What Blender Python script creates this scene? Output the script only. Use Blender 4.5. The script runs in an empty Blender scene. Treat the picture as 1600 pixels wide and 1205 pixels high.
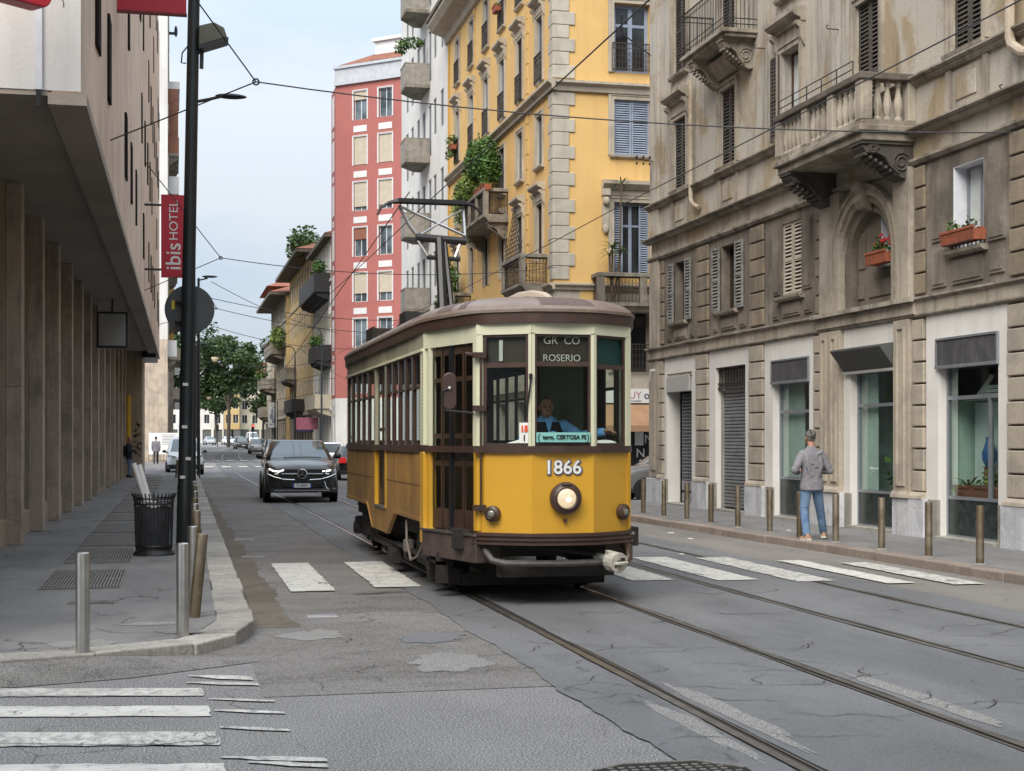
import bpy, math, random
from mathutils import Matrix, Vector
R = math.radians
random.seed(7)
scn = bpy.context.scene
col = scn.collection

# ------------------------------------------------------------ camera
YAW = math.atan(532 / 2300.0)
cam_d = bpy.data.cameras.new('camera')
cam = bpy.data.objects.new('camera', cam_d)
col.objects.link(cam)
cam.location = (0, 0, 1.72)
cam.rotation_euler = (R(90), 0, -YAW)
cam_d.sensor_width = 36.0
cam_d.lens = 36.0 * 2300 / 1600
cam_d.shift_y = 85.5 / 1600
cam_d.clip_start = 0.1
cam_d.clip_end = 3000
scn.camera = cam

# ------------------------------------------------------------ sky and sun
SUN_EL, SUN_AZ = R(45), R(215)          # azimuth measured clockwise from +Y
world = bpy.data.worlds.new('World')
scn.world = world
world.use_nodes = True
wt = world.node_tree
for n in list(wt.nodes):
    wt.nodes.remove(n)
def wn(t, **k):
    n = wt.nodes.new(t)
    for a, b in k.items():
        setattr(n, a, b)
    return n
wl = wt.links.new
sky = wn('ShaderNodeTexSky', sky_type='NISHITA', sun_disc=False, sun_elevation=SUN_EL, sun_rotation=SUN_AZ, air_density=1.2, dust_density=2.0)
geo = wn('ShaderNodeTexCoord')
sep = wn('ShaderNodeSeparateXYZ')
wl(geo.outputs['Generated'], sep.inputs[0])
# overcast luminance distribution (1 + 2 sin e) / 3 over the upper hemisphere
mx = wn('ShaderNodeMath', operation='MAXIMUM'); wl(sep.outputs['Z'], mx.inputs[0]); mx.inputs[1].default_value = 0.0
ov = wn('ShaderNodeMath', operation='MULTIPLY_ADD'); wl(mx.outputs[0], ov.inputs[0]); ov.inputs[1].default_value = 2.0; ov.inputs[2].default_value = 1.0
mp = wn('ShaderNodeMapping'); mp.inputs['Scale'].default_value = (1.0, 1.0, 2.6)
wl(geo.outputs['Generated'], mp.inputs[0])
nz = wn('ShaderNodeTexNoise'); nz.inputs['Scale'].default_value = 3.2; nz.inputs['Detail'].default_value = 7; nz.inputs['Roughness'].default_value = 0.58; nz.inputs['Distortion'].default_value = 0.3
wl(mp.outputs[0], nz.inputs[0])
cr = wn('ShaderNodeValToRGB')
cr.color_ramp.elements[0].position = 0.40; cr.color_ramp.elements[0].color = (2.55, 3.05, 3.65, 1)
cr.color_ramp.elements[1].position = 0.62; cr.color_ramp.elements[1].color = (3.2, 3.45, 3.75, 1)
wl(nz.outputs[0], cr.inputs[0])
vm = wn('ShaderNodeVectorMath', operation='SCALE'); wl(cr.outputs[0], vm.inputs[0]); wl(ov.outputs[0], vm.inputs['Scale'])
mix = wn('ShaderNodeMix', data_type='RGBA'); mix.inputs[0].default_value = 0.94
wl(sky.outputs[0], mix.inputs[6]); wl(vm.outputs[0], mix.inputs[7])
bg = wn('ShaderNodeBackground'); bg.inputs['Strength'].default_value = 0.1
wl(mix.outputs[2], bg.inputs[0])
wo = wn('ShaderNodeOutputWorld'); wl(bg.outputs[0], wo.inputs[0])

sun_d = bpy.data.lights.new('sun', 'SUN')
sun_d.energy = 2.6; sun_d.angle = R(45); sun_d.color = (1.0, 0.93, 0.84)
sun = bpy.data.objects.new('sun', sun_d); col.objects.link(sun)
sd = Vector((math.sin(SUN_AZ) * math.cos(SUN_EL), math.cos(SUN_AZ) * math.cos(SUN_EL), math.sin(SUN_EL)))
sun.rotation_euler = sd.to_track_quat('Z', 'Y').to_euler()
sun.location = sd * 80
scn.view_settings.view_transform = 'Standard'
scn.view_settings.look = 'None'
scn.view_settings.gamma = 1
scn.view_settings.use_curve_mapping = False
scn.view_settings.exposure = 0.92
scn.render.engine = 'CYCLES'
scn.cycles.max_bounces = 7
scn.cycles.transparent_max_bounces = 12
scn.cycles.use_denoising = True
# ------------------------------------------------------------ helpers
class MB:
    """collects shapes; build() links them as ONE mesh object"""
    def __init__(s, T=None):
        s.v = []; s.f = []; s.m = []; s.T = T
    def add(s, vs, fs, m=0):
        o = len(s.v)
        if s.T is not None:
            vs = [tuple(s.T @ Vector(p)) for p in vs]
        s.v += [tuple(p) for p in vs]
        for f in fs:
            s.f.append([i + o for i in f]); s.m.append(m)
        return s
    def box(s, x0, x1, y0, y1, z0, z1, m=0):
        if x0 > x1: x0, x1 = x1, x0
        if y0 > y1: y0, y1 = y1, y0
        if z0 > z1: z0, z1 = z1, z0
        return s.add([(x0,y0,z0),(x1,y0,z0),(x1,y1,z0),(x0,y1,z0),(x0,y0,z1),(x1,y0,z1),(x1,y1,z1),(x0,y1,z1)],
                     [(0,3,2,1),(4,5,6,7),(0,1,5,4),(1,2,6,5),(2,3,7,6),(3,0,4,7)], m)
    def quad(s, a, b, c, d, m=0):
        return s.add([a, b, c, d], [(0,1,2,3)], m)
    def prism(s, poly, axis, a0, a1, m=0):
        """poly: 2D points; axis 'x': (y,z) extruded over x, 'y': (x,z), 'z': (x,y)"""
        n = len(poly)
        mk = {'x': lambda p, a: (a, p[0], p[1]), 'y': lambda p, a: (p[0], a, p[1]), 'z': lambda p, a: (p[0], p[1], a)}[axis]
        vs = [mk(p, a0) for p in poly] + [mk(p, a1) for p in poly]
        fs = [tuple(range(n - 1, -1, -1)), tuple(range(n, 2 * n))] + [(i, (i + 1) % n, n + (i + 1) % n, n + i) for i in range(n)]
        return s.add(vs, fs, m)
    def cyl(s, p0, p1, r0, r1=None, n=12, cap=True, m=0):
        r1 = r0 if r1 is None else r1
        p0 = Vector(p0); p1 = Vector(p1); d = (p1 - p0)
        if d.length < 1e-7: return s
        d.normalize(); a = d.orthogonal().normalized(); b = d.cross(a)
        vs = []
        for p, r in ((p0, r0), (p1, r1)):
            for i in range(n):
                t = 2 * math.pi * i / n
                vs.append(p + a * (r * math.cos(t)) + b * (r * math.sin(t)))
        fs = [(i, (i + 1) % n, n + (i + 1) % n, n + i) for i in range(n)]
        if cap: fs += [tuple(range(n - 1, -1, -1)), tuple(range(n, 2 * n))]
        return s.add(vs, fs, m)
    def tube(s, pts, r, n=6, m=0, cap=True):
        pts = [Vector(p) for p in pts]; k = len(pts)
        rs = r if isinstance(r, (list, tuple)) else [r] * k
        vs = []; a = None
        for i, p in enumerate(pts):
            d = (pts[min(i + 1, k - 1)] - pts[max(i - 1, 0)]).normalized()
            if a is None: a = d.orthogonal().normalized()
            else:
                a = (a - d * a.dot(d))
                a = a.normalized() if a.length > 1e-5 else d.orthogonal().normalized()
            b = d.cross(a)
            for j in range(n):
                t = 2 * math.pi * j / n
                vs.append(p + a * (rs[i] * math.cos(t)) + b * (rs[i] * math.sin(t)))
        fs = [(i * n + j, i * n + (j + 1) % n, (i + 1) * n + (j + 1) % n, (i + 1) * n + j) for i in range(k - 1) for j in range(n)]
        if cap: fs += [tuple(range(n - 1, -1, -1)), tuple(range((k - 1) * n, k * n))]
        return s.add(vs, fs, m)
    def lathe(s, prof, c=(0, 0, 0), n=16, m=0, axis='z'):
        vs = []
        for r, z in prof:
            for i in range(n):
                t = 2 * math.pi * i / n
                q = (r * math.cos(t), r * math.sin(t), z)
                if axis == 'y': q = (q[0], q[2], q[1])
                elif axis == 'x': q = (q[2], q[0], q[1])
                vs.append((c[0] + q[0], c[1] + q[1], c[2] + q[2]))
        k = len(prof)
        fs = [(i * n + j, i * n + (j + 1) % n, (i + 1) * n + (j + 1) % n, (i + 1) * n + j) for i in range(k - 1) for j in range(n)]
        fs += [tuple(range(n - 1, -1, -1)), tuple(range((k - 1) * n, k * n))]
        return s.add(vs, fs, m)
    def ell(s, c, rx, ry, rz, n=12, k=8, m=0):
        vs = []
        for i in range(1, k):
            p = math.pi * i / k
            for j in range(n):
                t = 2 * math.pi * j / n
                vs.append((c[0] + rx * math.sin(p) * math.cos(t), c[1] + ry * math.sin(p) * math.sin(t), c[2] - rz * math.cos(p)))
        o = len(vs); vs += [(c[0], c[1], c[2] - rz), (c[0], c[1], c[2] + rz)]
        fs = [(i * n + j, i * n + (j + 1) % n, (i + 1) * n + (j + 1) % n, (i + 1) * n + j) for i in range(k - 2) for j in range(n)]
        fs += [((j + 1) % n, j, o) for j in range(n)] + [((k - 2) * n + j, (k - 2) * n + (j + 1) % n, o + 1) for j in range(n)]
        return s.add(vs, fs, m)
    def loft(s, rings, closed=True, m=0, caps=True):
        k = len(rings); n = len(rings[0]); vs = [p for r in rings for p in r]
        e = n if closed else n - 1
        fs = [(i * n + j, i * n + (j + 1) % n, (i + 1) * n + (j + 1) % n, (i + 1) * n + j) for i in range(k - 1) for j in range(e)]
        if caps and closed: fs += [tuple(range(n - 1, -1, -1)), tuple(range((k - 1) * n, k * n))]
        return s.add(vs, fs, m)
    def mesh(s, name, mats, smooth=False, ang=38):
        me = bpy.data.meshes.new(name)
        me.from_pydata(s.v, [], s.f)
        for x in (mats if isinstance(mats, (list, tuple)) else [mats]): me.materials.append(x)
        me.polygons.foreach_set('material_index', s.m)
        if smooth:
            me.shade_smooth(); me.set_sharp_from_angle(angle=R(ang))
        me.update()
        return me
    def build(s, name, mats, parent=None, loc=None, rotz=0, smooth=False, bevel=0, ang=38):
        me = s.mesh(name, mats, smooth, ang)
        return put(name, me, parent, loc or (0, 0, 0), rotz, bevel)

def put(name, me, parent=None, loc=(0, 0, 0), rotz=0, bevel=0, rot=None, scale=None):
    o = bpy.data.objects.new(name, me); col.objects.link(o)
    o.location = loc; o.rotation_euler = rot or (0, 0, rotz)
    if scale: o.scale = scale
    if parent: o.parent = parent
    if bevel:
        b = o.modifiers.new('bevel', 'BEVEL'); b.width = bevel; b.segments = 2; b.limit_method = 'ANGLE'; b.angle_limit = R(40)
    return o
def tag(o, label=None, cat=None, group=None, kind=None):
    if label: o['label'] = label
    if cat: o['category'] = cat
    if group: o['group'] = group
    if kind: o['kind'] = kind
    return o
def thing(name, label, cat, loc=(0, 0, 0), rotz=0, group=None):
    o = bpy.data.objects.new(name, None); col.objects.link(o)
    o.location = loc; o.rotation_euler = (0, 0, rotz); o.empty_display_size = 0.2
    return tag(o, label, cat, group)
def dup(o, loc=None, rotz=None, parent=None, label=None):
    c = o.copy(); col.objects.link(c)
    if loc is not None: c.location = loc
    if rotz is not None: c.rotation_euler = (0, 0, rotz)
    if parent is not None: c.parent = parent
    if label: c['label'] = label
    for ch in list(o.children): dup(ch, parent=c)
    return c
def evalmesh(o, name):
    """bake modifiers of a helper object to a mesh and drop the helper"""
    bpy.context.view_layer.update()
    dg = bpy.context.evaluated_depsgraph_get()
    me = bpy.data.meshes.new_from_object(o.evaluated_get(dg))
    me.name = name
    bpy.data.objects.remove(o)
    return me
def text(s, size, mat, name='lettering', parent=None, loc=(0, 0, 0), rot=(R(90), 0, 0), depth=0.004, align='CENTER', sx=1.0, bold=0.0):
    cu = bpy.data.curves.new('txt', 'FONT'); cu.body = s; cu.size = size; cu.extrude = depth; cu.align_x = align; cu.align_y = 'CENTER'; cu.offset = bold
    cu.resolution_u = 3
    t = bpy.data.objects.new('txt', cu); col.objects.link(t)
    me = evalmesh(t, name); bpy.data.curves.remove(cu)
    me.materials.clear(); me.materials.append(mat)
    return put(name, me, parent, loc, rot=rot, scale=(sx, 1, 1))
ORD = ['first', 'second', 'third', 'fourth', 'fifth', 'sixth', 'seventh', 'eighth', 'ninth', 'tenth', 'eleventh', 'twelfth', 'thirteenth', 'fourteenth', 'fifteenth', 'sixteenth']

# ------------------------------------------------------------ materials
def srgb(r, g, b):
    f = lambda c: (c / 255 / 12.92) if c <= 10 else ((c / 255 + 0.055) / 1.055) ** 2.4
    return (f(r), f(g), f(b))
class NT:
    def __init__(s, name):
        s.mat = bpy.data.materials.new(name); s.mat.use_nodes = True; s.t = s.mat.node_tree
        for n in list(s.t.nodes): s.t.nodes.remove(n)
        s.out = s.n('ShaderNodeOutputMaterial'); s.b = s.n('ShaderNodeBsdfPrincipled')
        s.l(s.b.outputs[0], s.out.inputs[0]); s._pos = None
    def n(s, t, **k):
        n = s.t.nodes.new(t)
        for a, b in k.items(): setattr(n, a, b)
        return n
    def l(s, a, b): s.t.links.new(a, b)
    def pos(s, scale=(1, 1, 1), obj=False):
        if obj: p = s.n('ShaderNodeTexCoord').outputs['Object']
        else: p = s.n('ShaderNodeNewGeometry').outputs['Position']
        m = s.n('ShaderNodeMapping'); m.inputs['Scale'].default_value = scale; s.l(p, m.inputs[0]); return m.outputs[0]
    def noise(s, scale, detail=4, rough=.55, sc=(1, 1, 1), dist=0, obj=False):
        n = s.n('ShaderNodeTexNoise'); n.inputs['Scale'].default_value = scale; n.inputs['Detail'].default_value = detail
        n.inputs['Roughness'].default_value = rough; n.inputs['Distortion'].default_value = dist
        s.l(s.pos(sc, obj), n.inputs['Vector']); return n.outputs[0]
    def ramp(s, x, a, b, lo=0., hi=1.):
        n = s.n('ShaderNodeMapRange'); n.inputs[1].default_value = a; n.inputs[2].default_value = b; n.inputs[3].default_value = lo; n.inputs[4].default_value = hi
        s.l(x, n.inputs[0]); return n.outputs[0]
    def math(s, op, a, b=0.):
        n = s.n('ShaderNodeMath', operation=op)
        for i, x in enumerate((a, b)):
            if isinstance(x, (int, float)): n.inputs[i].default_value = x
            else: s.l(x, n.inputs[i])
        return n.outputs[0]
    def mix(s, f, a, b, mode='MIX'):
        n = s.n('ShaderNodeMix', data_type='RGBA', blend_type=mode)
        for i, x in ((0, f), (6, a), (7, b)):
            if isinstance(x, (int, float)): n.inputs[i].default_value = x
            elif isinstance(x, tuple): n.inputs[i].default_value = (*x[:3], 1)
            else: s.l(x, n.inputs[i])
        return n.outputs[2]
    def fin(s, colr, rough=.8, metal=0, bump=None, bstr=.3, bdist=.02, spec=None):
        if isinstance(colr, tuple): s.b.inputs['Base Color'].default_value = (*colr[:3], 1)
        else: s.l(colr, s.b.inputs['Base Color'])
        if isinstance(rough, (int, float)): s.b.inputs['Roughness'].default_value = rough
        else: s.l(rough, s.b.inputs['Roughness'])
        s.b.inputs['Metallic'].default_value = metal
        if spec is not None: s.b.inputs['Specular IOR Level'].default_value = spec
        if bump is not None:
            b = s.n('ShaderNodeBump'); b.inputs['Strength'].default_value = bstr; b.inputs['Distance'].default_value = bdist
            s.l(bump, b.inputs['Height']); s.l(b.outputs[0], s.b.inputs['Normal'])
        return s.mat
def mul(c, k): return tuple(min(1, x * k) for x in c[:3])
def plain(name, c, rough=.7, metal=0, var=.12, scale=3., bump=.0, bscale=60., spec=None, rnd=0., obj=False):
    t = NT(name)
    f = t.ramp(t.noise(scale, 5, obj=obj), .3, .7)
    c2 = t.mix(f, mul(c, 1 - var), mul(c, 1 + var))
    if rnd:
        oi = t.n('ShaderNodeObjectInfo'); c2 = t.mix(1., c2, t.mix(oi.outputs['Random'], (1 - rnd,) * 3, (1 + rnd * .5,) * 3), 'MULTIPLY')
    return t.fin(c2, rough, metal, t.noise(bscale, 3) if bump else None, bump, .01, spec)
def weathered(name, c1, c2, patch=1.2, lo=.45, hi=.6, streak=.35, dark=(.03, .026, .02), grain=.2, rough=.88, rnd=0., c3=None, bump=.35, big=.0):
    """masonry: two tones in patches, vertical rain streaks, grain"""
    t = NT(name)
    f = t.ramp(t.noise(patch, 7, .6, dist=.4), lo, hi)
    c = t.mix(f, c1, c2)
    if c3: c = t.mix(t.ramp(t.noise(patch * .6, 6, .65, (1, 1, .8)), .55, .68), c, c3)
    st = t.ramp(t.noise(2.6, 6, .62, (1.6, 1.6, .16)), .5, .78, 0, streak)
    c = t.mix(st, c, dark)
    g = t.noise(26, 6, .7)
    c = t.mix(1., c, t.mix(t.ramp(g, .25, .75), (1 - grain,) * 3, (1 + grain,) * 3), 'MULTIPLY')
    if rnd:
        oi = t.n('ShaderNodeObjectInfo'); c = t.mix(1., c, t.mix(oi.outputs['Random'], (1 - rnd,) * 3, (1 + rnd * .4,) * 3), 'MULTIPLY')
    return t.fin(c, rough, 0, t.math('ADD', t.noise(40, 5, .7), t.math('MULTIPLY', f, .6)), bump, .02)
def glass_dark(name, c=(.02, .024, .026), rough=.06):
    t = NT(name); return t.fin(t.mix(t.ramp(t.noise(.9, 2), .35, .65), mul(c, .5), mul(c, 1.6)), rough, 0, t.noise(2.5, 2), .02, .02)
def glass_thin(name, tint=(.82, .86, .85), refl=1.0):
    t = NT(name); t.t.nodes.remove(t.b)
    tr = t.n('ShaderNodeBsdfTransparent'); tr.inputs[0].default_value = (*tint, 1)
    gl = t.n('ShaderNodeBsdfGlossy'); gl.inputs['Roughness'].default_value = .02; gl.inputs[0].default_value = (.9, .95, 1, 1)
    fr = t.n('ShaderNodeFresnel'); fr.inputs[0].default_value = 1.5
    m = t.n('ShaderNodeMixShader'); k = t.math('MULTIPLY', t.math('MULTIPLY', fr.outputs[0], refl), t.math('SUBTRACT', 1.0, t.n('ShaderNodeNewGeometry').outputs['Backfacing']))
    t.l(k, m.inputs[0]); t.l(tr.outputs[0], m.inputs[1]); t.l(gl.outputs[0], m.inputs[2]); t.l(m.outputs[0], t.out.inputs[0])
    return t.mat
def emis(name, c, k):
    t = NT(name); t.b.inputs['Emission Color'].default_value = (*c, 1); t.b.inputs['Emission Strength'].default_value = k
    return t.fin(c, .4)
def leafmat(name, c1, c2, scale=.8):
    t = NT(name); oi = t.n('ShaderNodeNewGeometry')
    f = t.ramp(t.noise(scale, 3), .35, .65)
    c = t.mix(oi.outputs['Random Per Island'], t.mix(f, c1, c2), t.mix(f, c2, mul(c2, 1.35)))
    t.b.inputs['Subsurface Weight'].default_value = 0
    return t.fin(c, .55, spec=.3)

MAT = {}
M = MAT
M['black'] = plain('black_paint', (.012, .012, .013), .45)
M['darkmetal'] = plain('dark_iron', (.028, .027, .028), .5, .3)
M['iron'] = plain('rusty_iron', (.045, .036, .03), .75, .2, .4, 12)
M['steel'] = plain('brushed_steel', (.52, .51, .49), .34, 1, .12, 8)
M['white'] = plain('white_paint', (.72, .72, .70), .6, var=.05)
M['glass'] = glass_dark('window_glass')
M['glass_sky'] = glass_dark('pale_window_glass', (.10, .13, .15), .05)
M['rubber'] = plain('tyre_rubber', (.018, .018, .019), .85)
M['wood'] = plain('dark_varnished_wood', (.065, .03, .018), .4, 0, .35, 9)
M['curtain'] = plain('pale_curtain', (.50, .53, .52), .9, var=.1)
M['terracotta'] = weathered('terracotta', (.30, .085, .04), (.24, .07, .035), 4, grain=.2)
M['leaf'] = leafmat('balcony_leaves', (.03, .075, .014), (.06, .12, .025), 3)
M['leaf_y'] = leafmat('yellowish_leaves', (.07, .13, .02), (.13, .18, .04), 3)
M['flower'] = plain('red_petals', (.45, .02, .03), .6)
# ------------------------------------------------------------ ground, road, pavements
def gz(y): return 0.0045 * (min(y, 300) - 70) if y > 70 else 0.0
def bend(y): return 0.0003 * (y - 70) ** 2 if y > 70 else 0.0
def asphalt(name, c1, c2, speck=.35, sp_scale=230, crack=.5, ck_scale=1.3, stain=.4, streak=(1, 1, 1), rough=.86, bump=.5):
    t = NT(name)
    c = t.mix(t.ramp(t.noise(.55, 8, .62, streak, .5), .38, .62), c1, c2)
    c = t.mix(t.ramp(t.noise(1.9, 6, .65, streak, .3), .52, .72, 0, stain), c, mul(c1, .42))
    sp = t.noise(sp_scale, 2, .6)
    c = t.mix(t.ramp(sp, .51, .64, 0, speck), c, mul(c2, 2.6))
    c = t.mix(t.ramp(sp, .48, .35, 0, speck), c, mul(c1, .3))
    wv = t.n('ShaderNodeTexVoronoi', feature='DISTANCE_TO_EDGE'); wv.inputs['Scale'].default_value = ck_scale
    nv = t.n('ShaderNodeTexNoise'); nv.inputs['Scale'].default_value = 2.2; nv.inputs['Detail'].default_value = 6; p = t.pos()
    t.l(p, nv.inputs[0])
    ad = t.n('ShaderNodeVectorMath', operation='MULTIPLY_ADD'); t.l(nv.outputs[1], ad.inputs[0]); ad.inputs[1].default_value = (.75, .75, 0); t.l(p, ad.inputs[2])
    t.l(ad.outputs[0], wv.inputs['Vector'])
    ck = t.math('MULTIPLY', t.ramp(wv.outputs[0], .0, .013, 1, 0), t.ramp(t.noise(.8, 4, .5), .5, .6, 0, crack))
    c = t.mix(ck, c, (.012, .011, .01))
    h = t.math('ADD', t.math('MULTIPLY', sp, .6), t.math('MULTIPLY', ck, -1.5))
    return t.fin(c, rough, 0, h, bump, .012, .35)
M['asphalt'] = asphalt('coarse_road_asphalt', (0.149, 0.146, 0.146), (0.194, 0.191, 0.189), .75, 85, .6, .9, .3)
M['lane'] = asphalt('old_patched_asphalt', (0.110, 0.103, 0.094), (0.173, 0.164, 0.157), .55, 110, .9, 1.3, .85, (.7, 1.5, 1))
M['trackbed'] = asphalt('smooth_track_asphalt', (.112, .114, .119), (.158, .160, .164), .25, 150, .9, .6, .35, (1.3, .45, 1), .8, .25)
M['farlane'] = asphalt('brown_gutter_asphalt', (0.152, 0.143, 0.129), (0.206, 0.192, 0.176), .3, 200, .4, .7, .3, (1.2, .4, 1))
M['pave'] = asphalt('pavement_asphalt', (0.129, 0.126, 0.125), (0.186, 0.182, 0.179), .3, 150, 1., .7, .45, (1.4, .6, 1), .82, .25)
M['patchA'] = asphalt('light_patch_asphalt', (0.175, 0.171, 0.167), (0.217, 0.213, 0.203), .6, 120, .2, 1.5, .2)
M['patchB'] = asphalt('bluish_patch_asphalt', (0.130, 0.134, 0.143), (0.157, 0.161, 0.169), .12, 260, .2, 1.5, .2)
def roadpaint(name, worn=.5):
    t = NT(name)
    c = t.mix(t.ramp(t.noise(3, 4), .3, .7), (.49, .48, .44), (.60, .59, .545))
    wv = t.n('ShaderNodeTexVoronoi', feature='DISTANCE_TO_EDGE'); wv.inputs['Scale'].default_value = 3.2
    nv = t.n('ShaderNodeTexNoise'); nv.inputs['Scale'].default_value = 4; nv.inputs['Detail'].default_value = 5; p = t.pos((1, .6, 1)); t.l(p, nv.inputs[0])
    ad = t.n('ShaderNodeVectorMath', operation='MULTIPLY_ADD'); t.l(nv.outputs[1], ad.inputs[0]); ad.inputs[1].default_value = (.6, .6, 0); t.l(p, ad.inputs[2]); t.l(ad.outputs[0], wv.inputs['Vector'])
    ck = t.math('MULTIPLY', t.ramp(wv.outputs[0], 0, .02, 1, 0), t.ramp(t.noise(1.1, 4), .47, .56))
    w = t.math('MAXIMUM', t.ramp(t.noise(11, 9, .82, (1, .5, 1)), .57 - worn * .14, .64, 0, .6 + .35 * min(1, worn)), t.ramp(t.noise(1.3, 5, .7), .52, .75, 0, .55))
    c = t.mix(w, c, (.17, .165, .16)); c = t.mix(ck, c, (.05, .048, .045))
    return t.fin(c, .75, 0, ck, -.3, .01)
M['paint'] = roadpaint('road_paint', .35)
M['paint_worn'] = roadpaint('worn_road_paint', 1.0)
M['granite_l'] = weathered('pale_granite', (.36, .335, .30), (.29, .275, .25), 3, grain=.35, streak=.1, rnd=.22)
M['granite_r'] = weathered('pinkish_granite', (.27, .22, .185), (.22, .178, .15), 2, grain=.3, streak=.15, rnd=.18)
M['rail'] = plain('rail_steel', (.30, .285, .265), .33, .85, .3, 5)
M['groove'] = plain('rail_groove_dirt', (.035, .03, .026), .9)
M['grate'] = plain('grate_iron', (.20, .185, .165), .6, .4, .3, 10)
M['hole'] = plain('dark_shaft', (.012, .011, .01), .95)

YS = [-30, 0, 5, 10, 20, 40, 70, 76, 82, 88, 94, 100, 107, 114, 121, 128, 136, 143, 150, 160, 170, 180, 190, 200, 250, 300, 400, 600, 1200]
def kx0(y): return .70 + .0086 * (y - 13.3)
M['gutdirt'] = asphalt('brown_gutter_dirt', (.085, .07, .055), (.135, .115, .092), .35, 110, .5, 1.2, .6)
def strip(mb, x0, x1, y0, y1, z, m=0, step=None, sx=lambda y: 0):
    ys = [y0] + [y for y in YS if y0 < y < y1] + [y1]
    if step:
        n = int((y1 - y0) / step); ys = sorted(set(ys + [y0 + (y1 - y0) * i / n for i in range(n + 1)]))
    f0 = x0 if callable(x0) else (lambda y: x0); f1 = x1 if callable(x1) else (lambda y: x1)
    vs = []
    for y in ys:
        vs += [(f0(y) + sx(y), y, z + gz(y)), (f1(y) + sx(y), y, z + gz(y))]
    mb.add(vs, [(2 * i, 2 * i + 1, 2 * i + 3, 2 * i + 2) for i in range(len(ys) - 1)], m)
road = MB()
strip(road, -600, 600, -30, 1200, 0)
road = tag(road.build('road', M['asphalt']), kind='structure')
def wob(a, k, s):
    return lambda y: a + k * (math.sin(y * 1.7 + s) + .6 * math.sin(y * 4.1 + s * 2) + .5 * math.sin(y * 9.3 + s * 3) + .4 * math.sin(y * 23. + s))
ln = MB(); strip(ln, lambda y: .6, wob(2.66, .012, 0), 9.95, 70, .004, step=.14)
ln.build('old_lane_surface', M['lane'], road)
ln = MB(); strip(ln, wob(8.2, .02, 3), lambda y: 9.9, -5, 70, .004, step=.2)
ln.build('gutter_lane_surface', M['farlane'], road)
gd = MB(); strip(gd, lambda y: kx0(y), wob(1.12, .03, 4), 13.6, 70, .0062, step=.12); gd.build('gutter_dirt', M['gutdirt'], road)
# track bed with four grooved rails
RX = [3.2, 4.65, 6.17, 7.62]
tb = MB(); e = [wob(2.61, .02, 1), wob(8.25, .025, 2)]
cuts = []
for i, x in enumerate(RX):
    sgn = 1 if i % 2 == 0 else -1
    a, b = sorted((x - .045 * sgn, x + .1 * sgn)); cuts.append((a, b))
edges = [e[0]] + [c for ab in cuts for c in ab] + [e[1]]
for i in range(0, 10, 2):
    L = edges[i]; Rr = edges[i + 1]
    if not callable(L): L = wob(L, .006, i)
    if not callable(Rr): Rr = wob(Rr, .006, i + 5)
    strip(tb, L, Rr, -20, 260, .010, step=.12 if i in (0, 8) else .3, sx=bend)
track = tag(tb.build('tram_track_bed', M['trackbed']), kind='structure')
for i, x in enumerate(RX):
    s = 1 if i % 2 == 0 else -1
    mb = MB()
    strip(mb, min(x - .06 * s, x + .12 * s), max(x - .06 * s, x + .12 * s), -20, 260, .0045, 1, sx=bend)
    for a, b, z in ((-.03, .03, .013), (.068, .086, .0125)):
        a, b = sorted((a * s, b * s)); strip(mb, x + a, x + b, -20, 260, z, 0, sx=bend)
    mb.build('rail', [M['rail'], M['groove']], track)
# patches and covers in the old lane
def blob(cx, cy, rx, ry, n=64, seed=0, k=.26):
    rr = random.Random(seed); ph = [(rr.uniform(0, 6.28), rr.uniform(.5, 1.2) / (j + 2) ** .9) for j in range(15)]
    return [(cx + rx * math.cos(t) * q, cy + ry * math.sin(t) * q) for t, q in [(t, max(.25, 1 + k * sum(a_ * math.sin((j + 2) * t + p) for j, (p, a_) in enumerate(ph)))) for t in [2 * math.pi * i / n for i in range(n)]]]
def patch(pts, z, mat, name, parent):
    mb = MB(); n = len(pts); cx = sum(p[0] for p in pts) / n; cy = sum(p[1] for p in pts) / n
    mb.add([(cx, cy, z)] + [(p[0], p[1], z) for p in pts], [(0, i + 1, (i + 1) % n + 1) for i in range(n)])
    return mb.build(name, mat, parent)
for i, (x, y, rx, ry, m) in enumerate([(2.1, 11.2, .34, .42, 'patchA'),  (1.2, 13.0, .25, .35, 'patchA'), (2.2, 12.6, .3, .3, 'patchB')]):
    patch(blob(x, y, rx, ry, seed=i), .0065 + .0011 * i, M[m], 'asphalt_patch', road)
for i, (x, y, rx, ry) in enumerate([(3.05, 8.3, .07, .9), (3.42, 8.7, .08, 1.2), (4.84, 8.9, .09, 1.0)]):
    patch(blob(x, y, rx, ry, seed=40 + i), .0118 + .0007 * i, M['patchA'], 'asphalt_patch', track)
# open cracks wandering through the asphalt
def cracks(seeds, z, name, parent, mat):
    m = MB()
    for i, (x, y, a, L) in enumerate(seeds):
        rr = random.Random(i * 7 + int(x * 10)); w = rr.uniform(.0015, .0042); p = [(x, y)]; ang = a
        for k in range(int(L / .04)): ang += rr.uniform(-.95, .95); ang += (a - ang) * .22; p.append((p[-1][0] + .04 * math.cos(ang), p[-1][1] + .04 * math.sin(ang)))
        n = len(p); vs = []
        for k, q in enumerate(p):
            d = Vector((p[min(k + 1, n - 1)][0] - p[max(k - 1, 0)][0], p[min(k + 1, n - 1)][1] - p[max(k - 1, 0)][1])).normalized(); ww = w * (1 - abs(2 * k / n - 1)) + .0015; vs += [(q[0] - d.y * ww, q[1] + d.x * ww, z), (q[0] + d.y * ww, q[1] - d.x * ww, z)]
        m.add(vs, [(2 * k, 2 * k + 2, 2 * k + 3, 2 * k + 1) for k in range(n - 1)])
    o = m.build(name, mat, parent); o['kind'] = 'stuff'; return o
rr = random.Random(21)
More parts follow.
